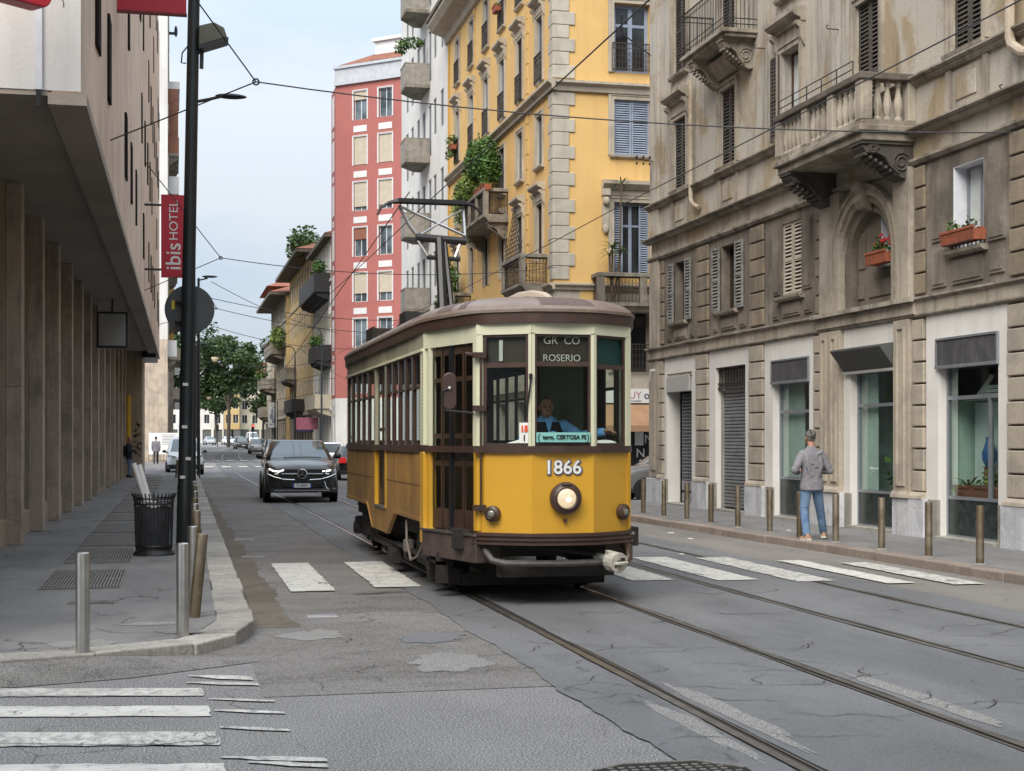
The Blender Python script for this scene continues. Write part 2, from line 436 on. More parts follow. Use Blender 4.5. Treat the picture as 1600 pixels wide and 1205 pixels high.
cracks([(rr.uniform(3.3, 5.2), rr.uniform(7.6, 12), rr.uniform(-.6, .6) + (3.14 if rr.random() < .5 else 0), rr.uniform(.4, 1.1)) for _ in range(26)] + [(rr.uniform(5, 8), rr.uniform(10, 18), rr.uniform(-.5, .5), rr.uniform(.5, 1.4)) for _ in range(14)] + [(2.75, y_, rr.uniform(-.3, .5), .5) for y_ in (8, 9.2, 10.1, 11.5, 13)], .0165, 'road_cracks', track, M['groove'])
cracks([(rr.uniform(.9, 2.3), rr.uniform(10.3, 17), rr.uniform(-.4, .4), rr.uniform(.3, .9)) for _ in range(18)], .0135, 'road_cracks', road, M['groove'])
# painted stripes
def stripe(pts, z=.016, worn=False, name='crosswalk_stripe', seed=0):
    rr = random.Random(seed); out = []
    n = len(pts)
    for i in range(n):
        a = Vector(pts[i]); b = Vector(pts[(i + 1) % n]); L = (b - a).length; k = max(2, int(L / .09))
        nn = Vector((b.y - a.y, a.x - b.x)).normalized()
        for j in range(k):
            p = a.lerp(b, j / k) + (nn * rr.uniform(-.012, .012) if j else Vector((0, 0))); out.append((p.x, p.y))
    return patch(out, z, M['paint_worn' if worn else 'paint'], name, road)
for i, (y0, y1, xr) in enumerate([(10.08, 10.4, .21), (9.33, 9.7, .24), (8.43, 8.83, .265), (7.52, 7.95, .28)]):
    stripe([(xr, y0), (xr - .01, y1), (-2.2, y1 + .5), (-5, y1 + 1.05), (-5, y0 + 1.05), (-2.2, y0 + .5)], .008, i in (0, 2), seed=i)
for i, (x0, x1, ya, yb) in enumerate([(1.3, 1.81, 16.7, 20.55), (2.3, 2.84, 16.95, 20.55), (3.4, 3.9, 16.9, 20.5), (4.4, 4.9, 16.9, 20.5), (5.45, 5.98, 17.05, 20.5), (6.47, 6.99, 16.85, 20.45), (7.35, 7.85, 16.5, 20.2), (8.3, 8.66, 16.05, 19.45), (9.0, 9.42, 15.75, 18.9)]):
    stripe([(x0, ya), (x1, ya), (x1 + .04, yb), (x0 + .04, yb)], .019, i in (6, 8), seed=20 + i)
# thin remains of older markings fanning out beside the near crossing
for (x, y, L, w) in [(.12, 10.95, .45, .10), (.1, 10.65, .5, .06), (.24, 9.95, .42, .03), (.27, 9.52, .42, .04), (.28, 8.95, .4, .035), (.26, 8.1, .55, .05), (.4, 7.95, .4, .05), (.5, 7.6, .35, .03)]:
    stripe([(x, y - .02), (x + L * .5, y - .1 - w), (x + L, y - .17 - w * 1.3), (x + L * .98, y - .17 + w * .5), (x + L * .5, y - .06 + w * .4), (x, y + .02)], .0085 + L * .003, True, 'worn_marking', int(y * 50))
for yy in (88, 108):
    for k in range(7):
        x = 1.9 + k * 1.0; stripe([(x, yy), (x + .55, yy), (x + .58, yy + 3.4), (x + .03, yy + 3.4)], .03 + gz(yy + 3.4), False, seed=60 + k)
for k in range(8):
    x = 2.2 + k * 1.05; stripe([(x, 160), (x + .6, 160), (x + .6, 164), (x, 164)], .04 + gz(164), seed=80 + k)

# left pavement, its surface and granite kerb stones
def kx(y): return .72 + .0086 * (y - 13.3)
KPATH = [(-9.0, 11.35), (-5, 11.3), (-1.22, 11.26), (-.55, 11.45), (.18, 11.83), (.52, 12.4), (.70, 13.2)]
lp = MB()
inner = [(-9, 11.6), (-5, 11.57), (-1.3, 11.55), (-.65, 11.75), (-.02, 12.1), (.2, 12.55), (.37, 13.3)]
vs = [(p[0], p[1], .12) for p in inner] + [(-9, 13.3, .12)]
lp.add(vs, [tuple(range(len(vs)))])
strip(lp, -9, lambda y: kx(y) - .33, 13.3, 300, .12)
lpave = tag(lp.build('left_pavement', M['pave']), kind='structure')
cracks([(-.55, 11.75, 2.6, .9), (-.6, 11.9, 3.3, 1.2), (-.3, 12.2, .4, .7), (-.1, 12.5, 2.0, .8), (.1, 12.4, .2, .3), (-.4, 12.9, 1.2, .6), (-1.0, 12.6, .3, .8), (-.2, 13.6, .9, 1.2), (-.9, 14.2, 0, .9)], .127, 'pavement_cracks', lpave, M['groove'])
def kerb(parent, pts, w, mat, h=.125, gap=.012, seed=1, name='kerb_stone'):
    """one stone per path segment, set on the outer line, inwards to the left of travel"""
    rr = random.Random(seed)
    for a, b in zip(pts[:-1], pts[1:]):
        a = Vector(a); b = Vector(b); d = (b - a); L = d.length; d.normalize(); n = Vector((-d.y, d.x))
        dz = rr.uniform(-.008, .008); o = rr.uniform(-.012, .012); zz = gz(a.y)
        mb = MB(Matrix.Translation((a.x + n.x * o, a.y + n.y * o, zz)) @ Matrix(((d.x, n.x, 0, 0), (d.y, n.y, 0, 0), (0, 0, 1, 0), (0, 0, 0, 1))))
        mb.box(gap / 2, L - gap / 2, 0, w, -.05, h + dz)
        mb.build(name, mat, parent, bevel=.014)
pts = list(KPATH); y = 13.2; rr = random.Random(3)
while y < 62:
    y += rr.choice([.55, .9, 1.05, 1.2]); pts.append((kx(y), y))
kerb(lpave, pts, .33, M['granite_l'])
kerb(lpave, [(kx(62.6), 62.6), (kx(150), 150), (kx(300), 300)], .33, M['granite_l'])
# asphalt ramp laid against the dropped kerb of the crossing
m = MB(); n = len(KPATH) - 1; vs = []
for i, p in enumerate(KPATH[:-1]):
    q = Vector(KPATH[i + 1]) - Vector(p); d = Vector((q.y, -q.x)).normalized(); e = .10 if i < 4 else .03
    vs += [(p[0] - d.x * .004, p[1] - d.y * .004, e), (p[0] + d.x * .55, p[1] + d.y * .55, .0055)]
m.add(vs, [(2 * i, 2 * i + 1, 2 * i + 3, 2 * i + 2) for i in range(n - 1)]); m.build('asphalt_ramp', M['lane'], road)
# iron gratings over the cellar shafts
def grate(x0, x1, y0, y1, n, parent, z=.12):
    mb = MB()
    mb.box(x0, x1, y0, y1, z - .02, z + .003, 1)
    w = (x1 - x0) / n
    for i in range(n + 1):
        xx = x0 + i * w; mb.box(xx - w * .28, xx + w * .28, y0 + .02, y1 - .02, z + .003, z + .012, 0)
    for k in range(3):
        yy = y0 + (y1 - y0) * (k + .5) / 3; mb.box(x0, x1, yy - .012, yy + .012, z + .003, z + .009, 0)
    for a, b in ((y0, y0 + .03), (y1 - .03, y1)): mb.box(x0, x1, a, b, z + .003, z + .014, 0)
    return mb.build('iron_grating', [M['grate'], M['hole']], parent)
gy = [(2300 * 1.6 / (b - 688), 2300 * 1.6 / (a - 688)) for a, b in [(887.5, 917), (854.7, 878), (833, 852), (816, 831), (803, 813.5), (793, 800.5), (783.5, 790.5)]]
y = gy[-1][1] + .8
while y < 62: gy.append((y, y + 2.3)); y += 3.2
for i, (a, b) in enumerate(gy):
    dx = .004 * (a - 16); a *= 1.025; b = a + (b * 1.025 - a) * .93
    grate(-1.38 + dx, -.55 + dx, a, b, 24 if i < 5 else 12, lpave)
g = grate(-.98, -.55, 14.95, 15.12, 14, lpave)
patch(blob(-.66, 11.95, .28, .26, seed=5), .123, M['patchA'], 'mortar_patch', lpave)
patch(blob(-.63, 11.75, .2, .14, seed=8), .1245, M['lane'], 'mortar_patch', lpave)
patch(blob(-.15, 13.2, .3, .1, seed=6), .123, M['patchA'], 'mortar_patch', lpave)
patch(blob(.12, 12.6, .24, .14, seed=9), .1245, M['lane'], 'mortar_patch', lpave)
# right pavement
rp = MB()
def rkx(y): return 9.80 - .022 * max(0, y - 17) - .002 * max(0, y - 22) ** 2 * .3
strip(rp, lambda y: rkx(y) + .27, 12.6, -8, 37.2, .12, step=2)
rp.add([(rkx(37.2) + .27, 37.2, .12), (12.6, 37.2, .12), (26, 37.2, .12), (26, 37.7, .12), (11, 37.7, .12)], [(0, 1, 2, 3, 4)])
strip(rp, 9.95, 12.6, 46.2, 300, .12)
rp.add([(12.6, 45.4, .12), (12.6, 46.7, .12), (26, 46.7, .12), (26, 45.4, .12)], [(0, 3, 2, 1)])
rpave = tag(rp.build('right_pavement', M['pave']), kind='structure')
rr = random.Random(5); pts = [(rkx(37.2), 37.2)]; y = 37.2
while y > 6:
    y -= rr.choice([1.1, 1.5, 1.9, 2.2]); pts.append((rkx(y), y))
kerb(rpave, pts, .28, M['granite_r'], seed=9)
kerb(rpave, [(9.7, 300), (9.7, 200), (9.7, 120), (9.7, 80), (9.7, 62), (9.7, 46.4)], .28, M['granite_r'], seed=10)
for i, y in enumerate((15.2, 16.4, 17.6)): pass
# service covers in the road
cv = MB()
cv.prism([(2.12, 7.05), (2.12, 7.32), (2.3, 7.42), (2.72, 7.42), (2.92, 7.2), (2.92, 7.05)], 'z', .003, .014, 1)
for i in range(12):
    for j in range(5):
        x = 2.2 + i * .058; yy = 7.07 + j * .06
        if yy < 7.36 and x + (yy - 7.05) * .2 < 2.86: cv.box(x, x + .035, yy, yy + .025, .014, .019, 0)
cv.prism([(2.14, 7.30), (2.31, 7.40), (2.71, 7.40), (2.9, 7.19), (2.92, 7.2), (2.72, 7.42), (2.3, 7.42), (2.12, 7.32)], 'z', .014, .02, 0)
cv.build('manhole_cover', [M['grate'], M['hole']], road)
for (x, y, w, l) in [(1.28, 14.3, .3, .18), (1.0, 21.8, .34, .3), (1.05, 25.5, .34, .5)]:
    mb = MB(); mb.box(x, x + w, y, y + l, .003, .011); mb.build('drain_cover', M['steel'] if l < .2 else M['grate'], road, bevel=.003)
# ------------------------------------------------------------ facade tools (u along the front, n into the wall, z up)
class Fac:
    def __init__(s, parent, origin=(0, 0, 0), rot=0):
        s.p = parent; s.rot = rot; s.T = Matrix.Translation(origin) @ Matrix.Rotation(rot, 4, 'Z')
    def mb(s): return MB(s.T.copy())
    def put(s, name, me, u, n, z, parent=None, rz=0, bevel=0):
        return put(name, me, parent or s.p, tuple(s.T @ Vector((u, n, z))), s.rot + rz, bevel)
    def box(s, name, mat, u0, u1, n0, n1, z0, z1, bevel=0):
        return s.mb().box(u0, u1, n0, n1, z0, z1).build(name, mat, s.p, bevel=bevel)
def wallgrid(mb, u0, u1, z0, z1, holes, depth=.3, m=0, mr=None, back=None):
    """front sheet with real openings and their reveals"""
    mr = m if mr is None else mr
    us = sorted({u0, u1} | {h[0] for h in holes} | {h[1] for h in holes}); zs = sorted({z0, z1} | {h[2] for h in holes} | {h[3] for h in holes})
    us = [u for u in us if u0 - 1e-6 <= u <= u1 + 1e-6]; zs = [z for z in zs if z0 - 1e-6 <= z <= z1 + 1e-6]
    for a, b in zip(us[:-1], us[1:]):
        for c, d in zip(zs[:-1], zs[1:]):
            x, y = (a + b) / 2, (c + d) / 2
            if any(h[0] < x < h[1] and h[2] < y < h[3] for h in holes): continue
            mb.quad((a, 0, c), (b, 0, c), (b, 0, d), (a, 0, d), m)
    for h in holes:
        a, b, c, d = h[:4]
        mb.quad((a, 0, c), (a, 0, d), (a, depth, d), (a, depth, c), mr); mb.quad((b, 0, d), (b, 0, c), (b, depth, c), (b, depth, d), mr)
        mb.quad((a, 0, d), (b, 0, d), (b, depth, d), (a, depth, d), mr); mb.quad((b, 0, c), (a, 0, c), (a, depth, c), (b, depth, c), mr)
        if back is not None: mb.quad((a, depth, c), (b, depth, c), (b, depth, d), (a, depth, d), back)
    return mb
_cache = {}
def cached(key, fn):
    if key not in _cache: _cache[key] = fn()
    return _cache[key]
def shutter_mesh(w, h, mat):
    def f():
        m = MB(); t = .055
        m.box(0, t, 0, .04, 0, h); m.box(w - t, w, 0, .04, 0, h); m.box(t, w - t, 0, .04, 0, t); m.box(t, w - t, 0, .04, h - t, h)
        if h > 1.2: m.box(t, w - t, 0, .04, h * .48, h * .48 + t)
        n = int((h - 2 * t) / .075)
        for i in range(n):
            z = t + (h - 2 * t) * (i + .2) / n; m.prism([(.004, z), (.032, z + .045), (.036, z + .041), (.008, z - .006)], 'x', t, w - t)
        return m.mesh('shutter', mat)
    return cached(('sh', round(w, 2), round(h, 2), mat.name), f)
def frame_mesh(w, h, mat, t=.05, mull=1, trans=0, name='window'):
    def f():
        m = MB()
        m.box(-w / 2, -w / 2 + t, 0, .06, 0, h); m.box(w / 2 - t, w / 2, 0, .06, 0, h); m.box(-w / 2 + t, w / 2 - t, 0, .06, 0, t); m.box(-w / 2 + t, w / 2 - t, 0, .06, h - t, h)
        for i in range(mull):
            x = -w / 2 + w * (i + 1) / (mull + 1); m.box(x - t * .6, x + t * .6, 0, .055, t, h - t)
        for i in range(trans):
            z = h * (.7 if trans == 1 else (i + 1) / (trans + 1)); m.box(-w / 2 + t, w / 2 - t, .005, .05, z - t * .4, z + t * .4)
        return m.mesh(name, mat)
    return cached(('fr', round(w, 2), round(h, 2), mat.name, t, mull, trans), f)
def pane_mesh(w, h, mat):
    return cached(('pa', round(w, 2), round(h, 2), mat.name), lambda: MB().box(-w / 2, w / 2, 0, .012, 0, h).mesh('pane', mat))
def hood_mesh(w, mat, d=.3, key=''):
    def f():
        m = MB()
        m.prism([(0, 0), (-d * .35, 0), (-d * .4, .06), (-d * .8, .1), (-d, .16), (-d, .24), (0, .3)], 'x', -w / 2, w / 2)
        m.box(-w / 2 + .08, w / 2 - .08, -d * .18, 0, -.26, 0)
        for s in (-1, 1):
            x = s * (w / 2 - .09)
            m.prism([(0, 0), (-d * .72, 0), (-d * .7, -.07), (-d * .42, -.14), (-d * .36, -.3), (-d * .2, -.42), (0, -.5)], 'x', x - .065, x + .065)
        return m.mesh('hood', mat)
    return cached(('hood', round(w, 2), mat.name, d), f)
def surround_mesh(w, h, mat, t=.14, d=.05):
    def f():
        m = MB()
        for s in (-1, 1):
            a, b = sorted((s * w / 2, s * (w / 2 + t))); m.box(a, b, -d, 0, 0, h); a, b = sorted((s * (w / 2 + t * .55), s * (w / 2 + t))); m.box(a, b, -d - .025, -d, 0, h + t * .6)
        m.box(-w / 2 - t, w / 2 + t, -d, 0, h, h + t); m.box(-w / 2 - t, w / 2 + t, -d - .025, -d, h + t * .6, h + t)
        return m.mesh('surround', mat)
    return cached(('sur', round(w, 2), round(h, 2), mat.name, t), f)
def sill_mesh(w, mat, d=.14, h=.09):
    return cached(('sill', round(w, 2), mat.name, d), lambda: MB().prism([(0, 0), (-d, 0), (-d * .9, -h * .6), (-d * .5, -h), (0, -h)], 'x', -w / 2, w / 2).mesh('sill', mat))
def window(F, u, z, w, h, fm, gm, depth=.18, mull=1, trans=0, shut=None, shm=None, sur=None, hood=None, sill=None, surt=.14, rail=None, blind=None, ft=.05):
    """a window part with its pane, shutters, surround, hood and sill below it"""
    win = F.put('window', frame_mesh(w, h, fm, ft, mull, trans), u, depth, z)
    put('pane', pane_mesh(w - .08, h - .08, gm), win, (0, .03, .04))
    if shut == 'closed':
        for s in (0, 1): put('shutter', shutter_mesh(w / 2 - .01, h, shm), win, (-w / 2 + s * (w / 2 + .005), -depth + .03, 0))
    elif shut == 'open':
        sw = w / 2
        for s in (-1, 1): put('shutter', shutter_mesh(sw, h, shm), win, ((-w / 2 - sw - .03) if s < 0 else (w / 2 + .03), -depth - .07, 0))
    elif shut == 'half':
        put('shutter', shutter_mesh(w / 2, h, shm), win, (-w / 2 - w / 2 - .03, -depth - .07, 0))
    elif shut == 'ajar':
        for s in (-1, 1): put('shutter', shutter_mesh(w / 2 - .02, h, shm), win, (s * w / 2, -depth, 0), rotz=(R(-75) if s < 0 else R(180 + 75)))
    if blind:
        k, bm = blind
        put('blind', cached(('bl', round(w, 2), round(h * k, 2), bm.name), lambda: MB().box(-w / 2 + .02, w / 2 - .02, 0, .03, 0, h * k).mesh('blind', bm)), win, (0, -depth + .06, h * (1 - k)))
    if sur: put('surround', surround_mesh(w, h, sur, surt), win, (0, -depth, 0))
    if hood: put('hood', hood_mesh(w + .5, hood), win, (0, -depth, h + .38))
    if sill: put('sill', sill_mesh(w + .3, sill), win, (0, -depth, -.002))
    if rail:
        put('window_railing', cached(('wr', round(w, 2), rail.name), lambda: railing_mesh(w + .15, .95, rail)), win, (0, -depth - .1, .02))
    return win
def railing_mesh(w, h, mat, curls=True, step=.11):
    m = MB()
    m.box(-w / 2, w / 2, -.02, .02, h - .035, h); m.box(-w / 2, w / 2, -.015, .015, h - .2, h - .18); m.box(-w / 2, w / 2, -.015, .015, .06, .085)
    n = int(w / step)
    for i in range(n + 1):
        x = -w / 2 + w * i / n; m.box(x - .008, x + .008, -.008, .008, 0, h - .03)
        if curls and i < n:
            c = x + w / n / 2
            for k in range(3):
                zc = .16 + k * .2; pts = [(c + .045 * math.cos(t), 0, zc + .05 * math.sin(t)) for t in [6.283 * j / 7 for j in range(8)]]
                m.tube(pts, .007, 3, cap=False)
            pts = [(c + .04 * math.cos(t), 0, h - .11 + .05 * math.sin(t)) for t in [6.283 * j / 6 for j in range(7)]]; m.tube(pts, .007, 3, cap=False)
    return m.mesh('window_railing', mat)
def console_mesh(w, d, h, mat, name='console'):
    m = MB()
    pf = [(0, 0), (-d, 0), (-d, -h * .16), (-d * .93, -h * .3), (-d * .8, -h * .34), (-d * .66, -h * .3), (-d * .58, -h * .44), (-d * .44, -h * .66), (-d * .3, -h * .9), (-d * .14, -h), (0, -h * .96)]
    m.prism(pf, 'x', -w / 2, w / 2)
    m.box(-w / 2 - .04, w / 2 + .04, -d - .03, 0, -h * .08, .0)
    for s in (-1, 1):
        for cx, cz, r in ((-d * .8, -h * .2, h * .16), (-d * .24, -h * .55, h * .3)):
            sp = []
            for k in range(20):
                t = k / 19 * 4.2 * math.pi; q = r * (1 - k / 24); sp.append((s * (w / 2 + .012), cx + q * math.cos(t), cz + q * math.sin(t)))
            m.tube(sp, h * .03, 5)
        m.tube([(s * (w / 2 + .01), -d * .72, -h * .3), (s * (w / 2 + .01), -d * .55, -h * .42), (s * (w / 2 + .01), -d * .45, -h * .66), (s * (w / 2 + .01), -d * .3, -h * .84)], h * .035, 5)
    for k in range(7):
        t = k / 6; y = -d * (.93 - .6 * t); m.cyl((-w / 2 + .02, y, -h * (.34 + .5 * t)), (w / 2 - .02, y, -h * (.34 + .5 * t)), h * .05, n=6)
    return m.mesh(name, mat)
def leaves(mb, c, rx, ry, rz, n, size, seed=0, droop=0, m=0, flat=0.):
    """leaf-sized faces spread through a volume"""
    rr = random.Random(seed)
    for i in range(n):
        while True:
            p = Vector((rr.uniform(-1, 1), rr.uniform(-1, 1), rr.uniform(-1, 1)))
            if .25 < p.length < 1: break
        p = Vector((c[0] + p.x * rx, c[1] + p.y * ry, c[2] + p.z * rz - droop * rr.random()))
        s = size * rr.uniform(.6, 1.4); a = Vector((rr.uniform(-1, 1), rr.uniform(-1, 1), rr.uniform(-.9, .5))).normalized(); b = a.cross(Vector((rr.uniform(-1, 1), rr.uniform(-1, 1), rr.uniform(-1, 1)))).normalized()
        mb.add([p, p + a * s * .5 + b * s * .3, p + a * s, p + a * s * .5 - b * s * .3], [(0, 1, 2, 3)], m)
def palm_leaves(mb, c, n, L, seed=0, m=0, up=.5):
    rr = random.Random(seed)
    for i in range(n):
        t = rr.uniform(0, 6.28); e = rr.uniform(-.3, 1.2) * up + .1; d = Vector((math.cos(t) * math.cos(e), math.sin(t) * math.cos(e), math.sin(e))); s = d.cross(Vector((0, 0, 1))).normalized(); l = L * rr.uniform(.7, 1.1); w = L * .05
        p = Vector(c); q = p + d * l * .5; r = p + d * l + Vector((0, 0, -l * .22))
        mb.add([p - s * w * .5, p + s * w * .5, q + s * w, r, q - s * w], [(0, 1, 2, 4), (4, 2, 3)], m)
# ------------------------------------------------------------ weathered palazzo on the right
M['st_low'] = weathered('brown_stucco', (.205, .175, .14), (.115, .10, .083), .9, .4, .62, .7, (.035, .03, .024), .22, c3=(.28, .25, .205), bump=.6)
M['st_up'] = weathered('grey_ochre_stucco', (.43, .395, .335), (.335, .265, .175), .65, .5, .58, .8, (.10, .078, .054), .24, c3=(.43, .415, .375), bump=.4)
M['band'] = weathered('weathered_band_stone', (.38, .335, .27), (.255, .225, .18), .9, streak=.7, grain=.16, bump=.4)
M['mould'] = weathered('soiled_moulding', (.34, .305, .25), (.20, .17, .13), 1.1, .45, .6, .85, (.04, .032, .024), .2, bump=.5)
M['rust'] = weathered('rusticated_stone', (.39, .34, .27), (.31, .275, .225), 1.6, streak=.4, grain=.16, rnd=.14, bump=.4)
M['rust_dk'] = weathered('soiled_rusticated_stone', (.25, .20, .14), (.18, .148, .108), 1.4, streak=.6, grain=.2, rnd=.2, bump=.5)
M['marble'] = weathered('white_shopfront_marble', (.68, .665, .63), (.60, .585, .55), .8, .4, .65, .28, (.22, .21, .19), .06, rough=.6, bump=.12)
M['plinth'] = weathered('bluish_plinth_marble', (.52, .53, .55), (.41, .42, .435), 2.2, .45, .6, .75, (.13, .13, .13), .2, rough=.7)
M['plinth_b'] = weathered('beige_plinth_stone', (.30, .285, .25), (.23, .22, .195), 1.3, streak=.5, rough=.75)
M['greenmarble'] = plain('dark_green_marble', (.018, .027, .026), .25, 0, .7, 7)
M['sh_dark'] = weathered('dark_brown_shutter', (.062, .054, .048), (.085, .072, .06), 4, streak=.4, grain=.15)
M['sh_grey'] = weathered('peeling_grey_shutter', (.24, .235, .22), (.15, .145, .135), 6, streak=.5, grain=.25)
M['sh_cream'] = weathered('cream_shutter', (.50, .455, .37), (.42, .38, .30), 3, streak=.25)
M['alu'] = plain('grey_aluminium', (.30, .32, .35), .4, .6, .1)
M['metal_pan'] = weathered('dark_sign_panel', (.05, .05, .052), (.075, .075, .075), 3, streak=.6, grain=.25, dark=(.12, .12, .12), rough=.55)
M['panel_lt'] = plain('pale_sign_panel', (.36, .355, .34), .6, var=.06)
M['roller'] = plain('galvanised_roller_shutter', (.24, .245, .255), .5, .5, .2, 4)
M['shopglass'] = glass_thin('shop_glass', (.86, .93, .90), 1.5)
M['shopwall'] = plain('shop_display_wall', (.40, .46, .43), .9)
M['shopdark'] = plain('dark_shop_interior', (.10, .11, .11), .9)
M['shopgrey'] = plain('grey_shop_wall', (.30, .34, .33), .9)
M['reveal_w'] = plain('white_reveal_plaster', (.62, .64, .68), .85)
M['pipe'] = weathered('old_rain_pipe', (.42, .36, .28), (.33, .26, .19), 2, streak=.3)
M['eave'] = weathered('dark_timber_eave', (.09, .075, .06), (.13, .11, .09), 2)

RB = thing('weathered_palazzo', 'grey-brown weathered stucco palazzo with stone balcony, pointed-arch window and shop windows on its ground floor', 'building', (12.15, 36.44, 0), R(-90))
F = Fac(RB)
C = [2.25, 5.45, 8.86, 12.22, 15.6, 18.95, 22.3]              # window axes
LEN = 25.0
shops = [(1.31, 3.13), (4.7, 6.5), (8.0, 9.78), (11.55, 13.36), (14.74, 16.52), (18.3, 20.1), (21.6, 23.4)]
# ground floor wall
g = F.mb(); wallgrid(g, 0, LEN, .1, 3.78, [(a, b, .12, 3.37) for a, b in shops], .32, 0, 1, None)
g.quad((0, 0, .1), (0, 0, 3.78), (0, 12, 3.78), (0, 12, .1)); g.build('ground_floor_wall', [M['band'], M['marble']], RB)
w1 = F.mb(); wallgrid(w1, 0, LEN, 4.08, 6.4, [(C[0] - .4, C[0] + .4, 4.63, 6.1), (C[1] - .45, C[1] + .45, 4.63, 6.1), (C[2] - .47, C[2] + .47, 4.63, 6.12), (C[4] - .455, C[4] + .455, 4.73, 6.07), (C[5] - .45, C[5] + .45, 4.63, 6.1), (C[6] - .45, C[6] + .45, 4.63, 6.1), (C[3] - .98, C[3] + .98, 4.1, 6.0)], .26)
w1.quad((0, 0, 4.08), (0, 0, 6.4), (0, 12, 6.4), (0, 12, 4.08)); w1.build('mezzanine_wall', M['st_low'], RB)
up = F.mb(); hs = []
for i, c in enumerate(C):
    hs.append((c - .45, c + .45, 7.02 if i == 3 else 7.87, 9.6)); hs.append((c - .45, c + .45, 10.5 if i == 1 else 10.7, 12.9))
wallgrid(up, 0, LEN, 6.4, 15.6, hs, .26)
up.quad((0, 0, 6.4), (0, 0, 15.6), (0, 12, 15.6), (0, 12, 6.4)); up.quad((LEN, 0, .1), (LEN, 12, .1), (LEN, 12, 15.6), (LEN, 0, 15.6)); up.quad((0, 12, .1), (0, 12, 15.6), (LEN, 12, 15.6), (LEN, 12, .1))
up.build('upper_wall', M['st_up'], RB)
rf = F.mb(); rf.prism([(-.75, 15.6), (-.8, 15.85), (6, 18.2), (12.6, 15.85), (12.6, 15.6)], 'x', -.6, LEN + .3); rf.build('roof', M['terracotta'], RB)
bk = F.mb(); bk.box(.3, LEN - .3, 2.2, 11.8, .15, 15.5); bk.build('inner_core', M['shopdark'], RB)
# string courses
F.mb().box(-.1, LEN, -.08, 0, 3.82, 4.02).build('string_course', M['band'], RB)
for z0, z1, d, mt in [(3.76, 3.82, .11, 'mould'), (4.02, 4.09, .15, 'mould'), (6.32, 6.42, .1, 'mould'), (6.78, 6.84, .16, 'mould'), (6.84, 6.90, .24, 'mould'), (7.64, 7.71, .1, 'mould'), (7.71, 7.78, .17, 'mould')]:
    F.mb().prism([(0, z0), (-d * .55, z0), (-d, z0 + (z1 - z0) * .55), (-d, z1), (0, z1 + .012)], 'x', -d, LEN).build('moulding', M[mt], RB)
F.mb().box(10.3, 14.1, -.14, -.082, 3.822, 4.018).build('string_course', M['band'], RB)
F.mb().box(10.25, 14.15, -.24, -.152, 4.022, 4.1).build('moulding', M['mould'], RB)
# panels and plain piers
F.box('corner_pier', M['band'], 0, .72, -.07, 0, .78, 3.76); F.box('corner_pier', M['band'], -.001, .68, -.06, 0, 4.1, 6.31); F.box('corner_pier', M['st_up'], -.001, .62, -.05, 0, 7.79, 15.5); F.box('corner_pier', M['st_up'], -.001, .7, -.06, 0, 6.91, 7.63)
F.box('pier_panel', M['rust'], .18, .54, -.10, -.07, .95, 3.5, .01)
# marble shop surrounds, each an inverted U
for i, ((a, b), (p, q)) in enumerate(zip(shops, [(1.13, 3.43), (4.31, 6.71), (7.57, 10.0), (11.29, 13.36), (14.35, 16.77), (17.8, 20.4), (21.2, 23.8)])):
    m = F.mb(); d = .035
    m.box(p, a, -d, 0, .75, 3.37); m.box(p, q, -d, 0, 3.37, 3.755)
    if q > b + .02: m.box(b, q, -d, 0, .75, 3.37)
    m.build('marble_surround', M['marble'], RB)
    F.box('surround_base', M['plinth_b'], p, a, -.045, 0, .1, .75)
    if q > b + .02: F.box('surround_base', M['plinth_b'], b, q, -.045, 0, .1, .75)
    F.mb().box(a - .02, b + .02, -.12, .3, .1, .17).build('threshold', M['plinth_b'], RB, bevel=.01)
# rusticated piers, block by block, with their plinths
def blocks(u0, u1, z0, z1, n, mat, name='stone_block', d=.075):
    h = (z1 - z0) / n; me = cached(('blk', round(u1 - u0, 2), round(h, 3), mat.name), lambda: MB().box(-(u1 - u0) / 2, (u1 - u0) / 2, -d, 0, .014, h - .014).mesh('stone_block', mat))
    rr = random.Random(int(u0 * 100))
    for k in range(n): F.put(name, me, (u0 + u1) / 2 + rr.uniform(-.006, .006), rr.uniform(-.008, .004), z0 + k * h, bevel=.016)
piers = [(.76, 1.11), (3.45, 4.29), (6.73, 7.55), (10.02, 10.38), (13.92, 14.33), (16.79, 17.78), (20.42, 21.18)]
for (a, b) in piers:
    blocks(a + .02, b - .02, .86, 3.74, 8, M['rust']); blocks(a + .04, b - .04, 4.14, 6.28, 6, M['rust_dk'], d=.05)
    F.mb().prism([(0, .75), (-.14, .75), (-.13, .8), (-.08, .86), (0, .86)], 'x', a - .03, b + .03).build('plinth_moulding', M['rust'], RB)
for a, b in [(-.08, 1.12), (3.36, 4.36), (6.66, 7.63), (10.0, 11.33), (13.34, 14.42), (16.72, 17.86), (20.36, 21.24)]:
    F.mb().box(a, b, -.13, 0, .1, .75).build('plinth', M['plinth'], RB, bevel=.012)
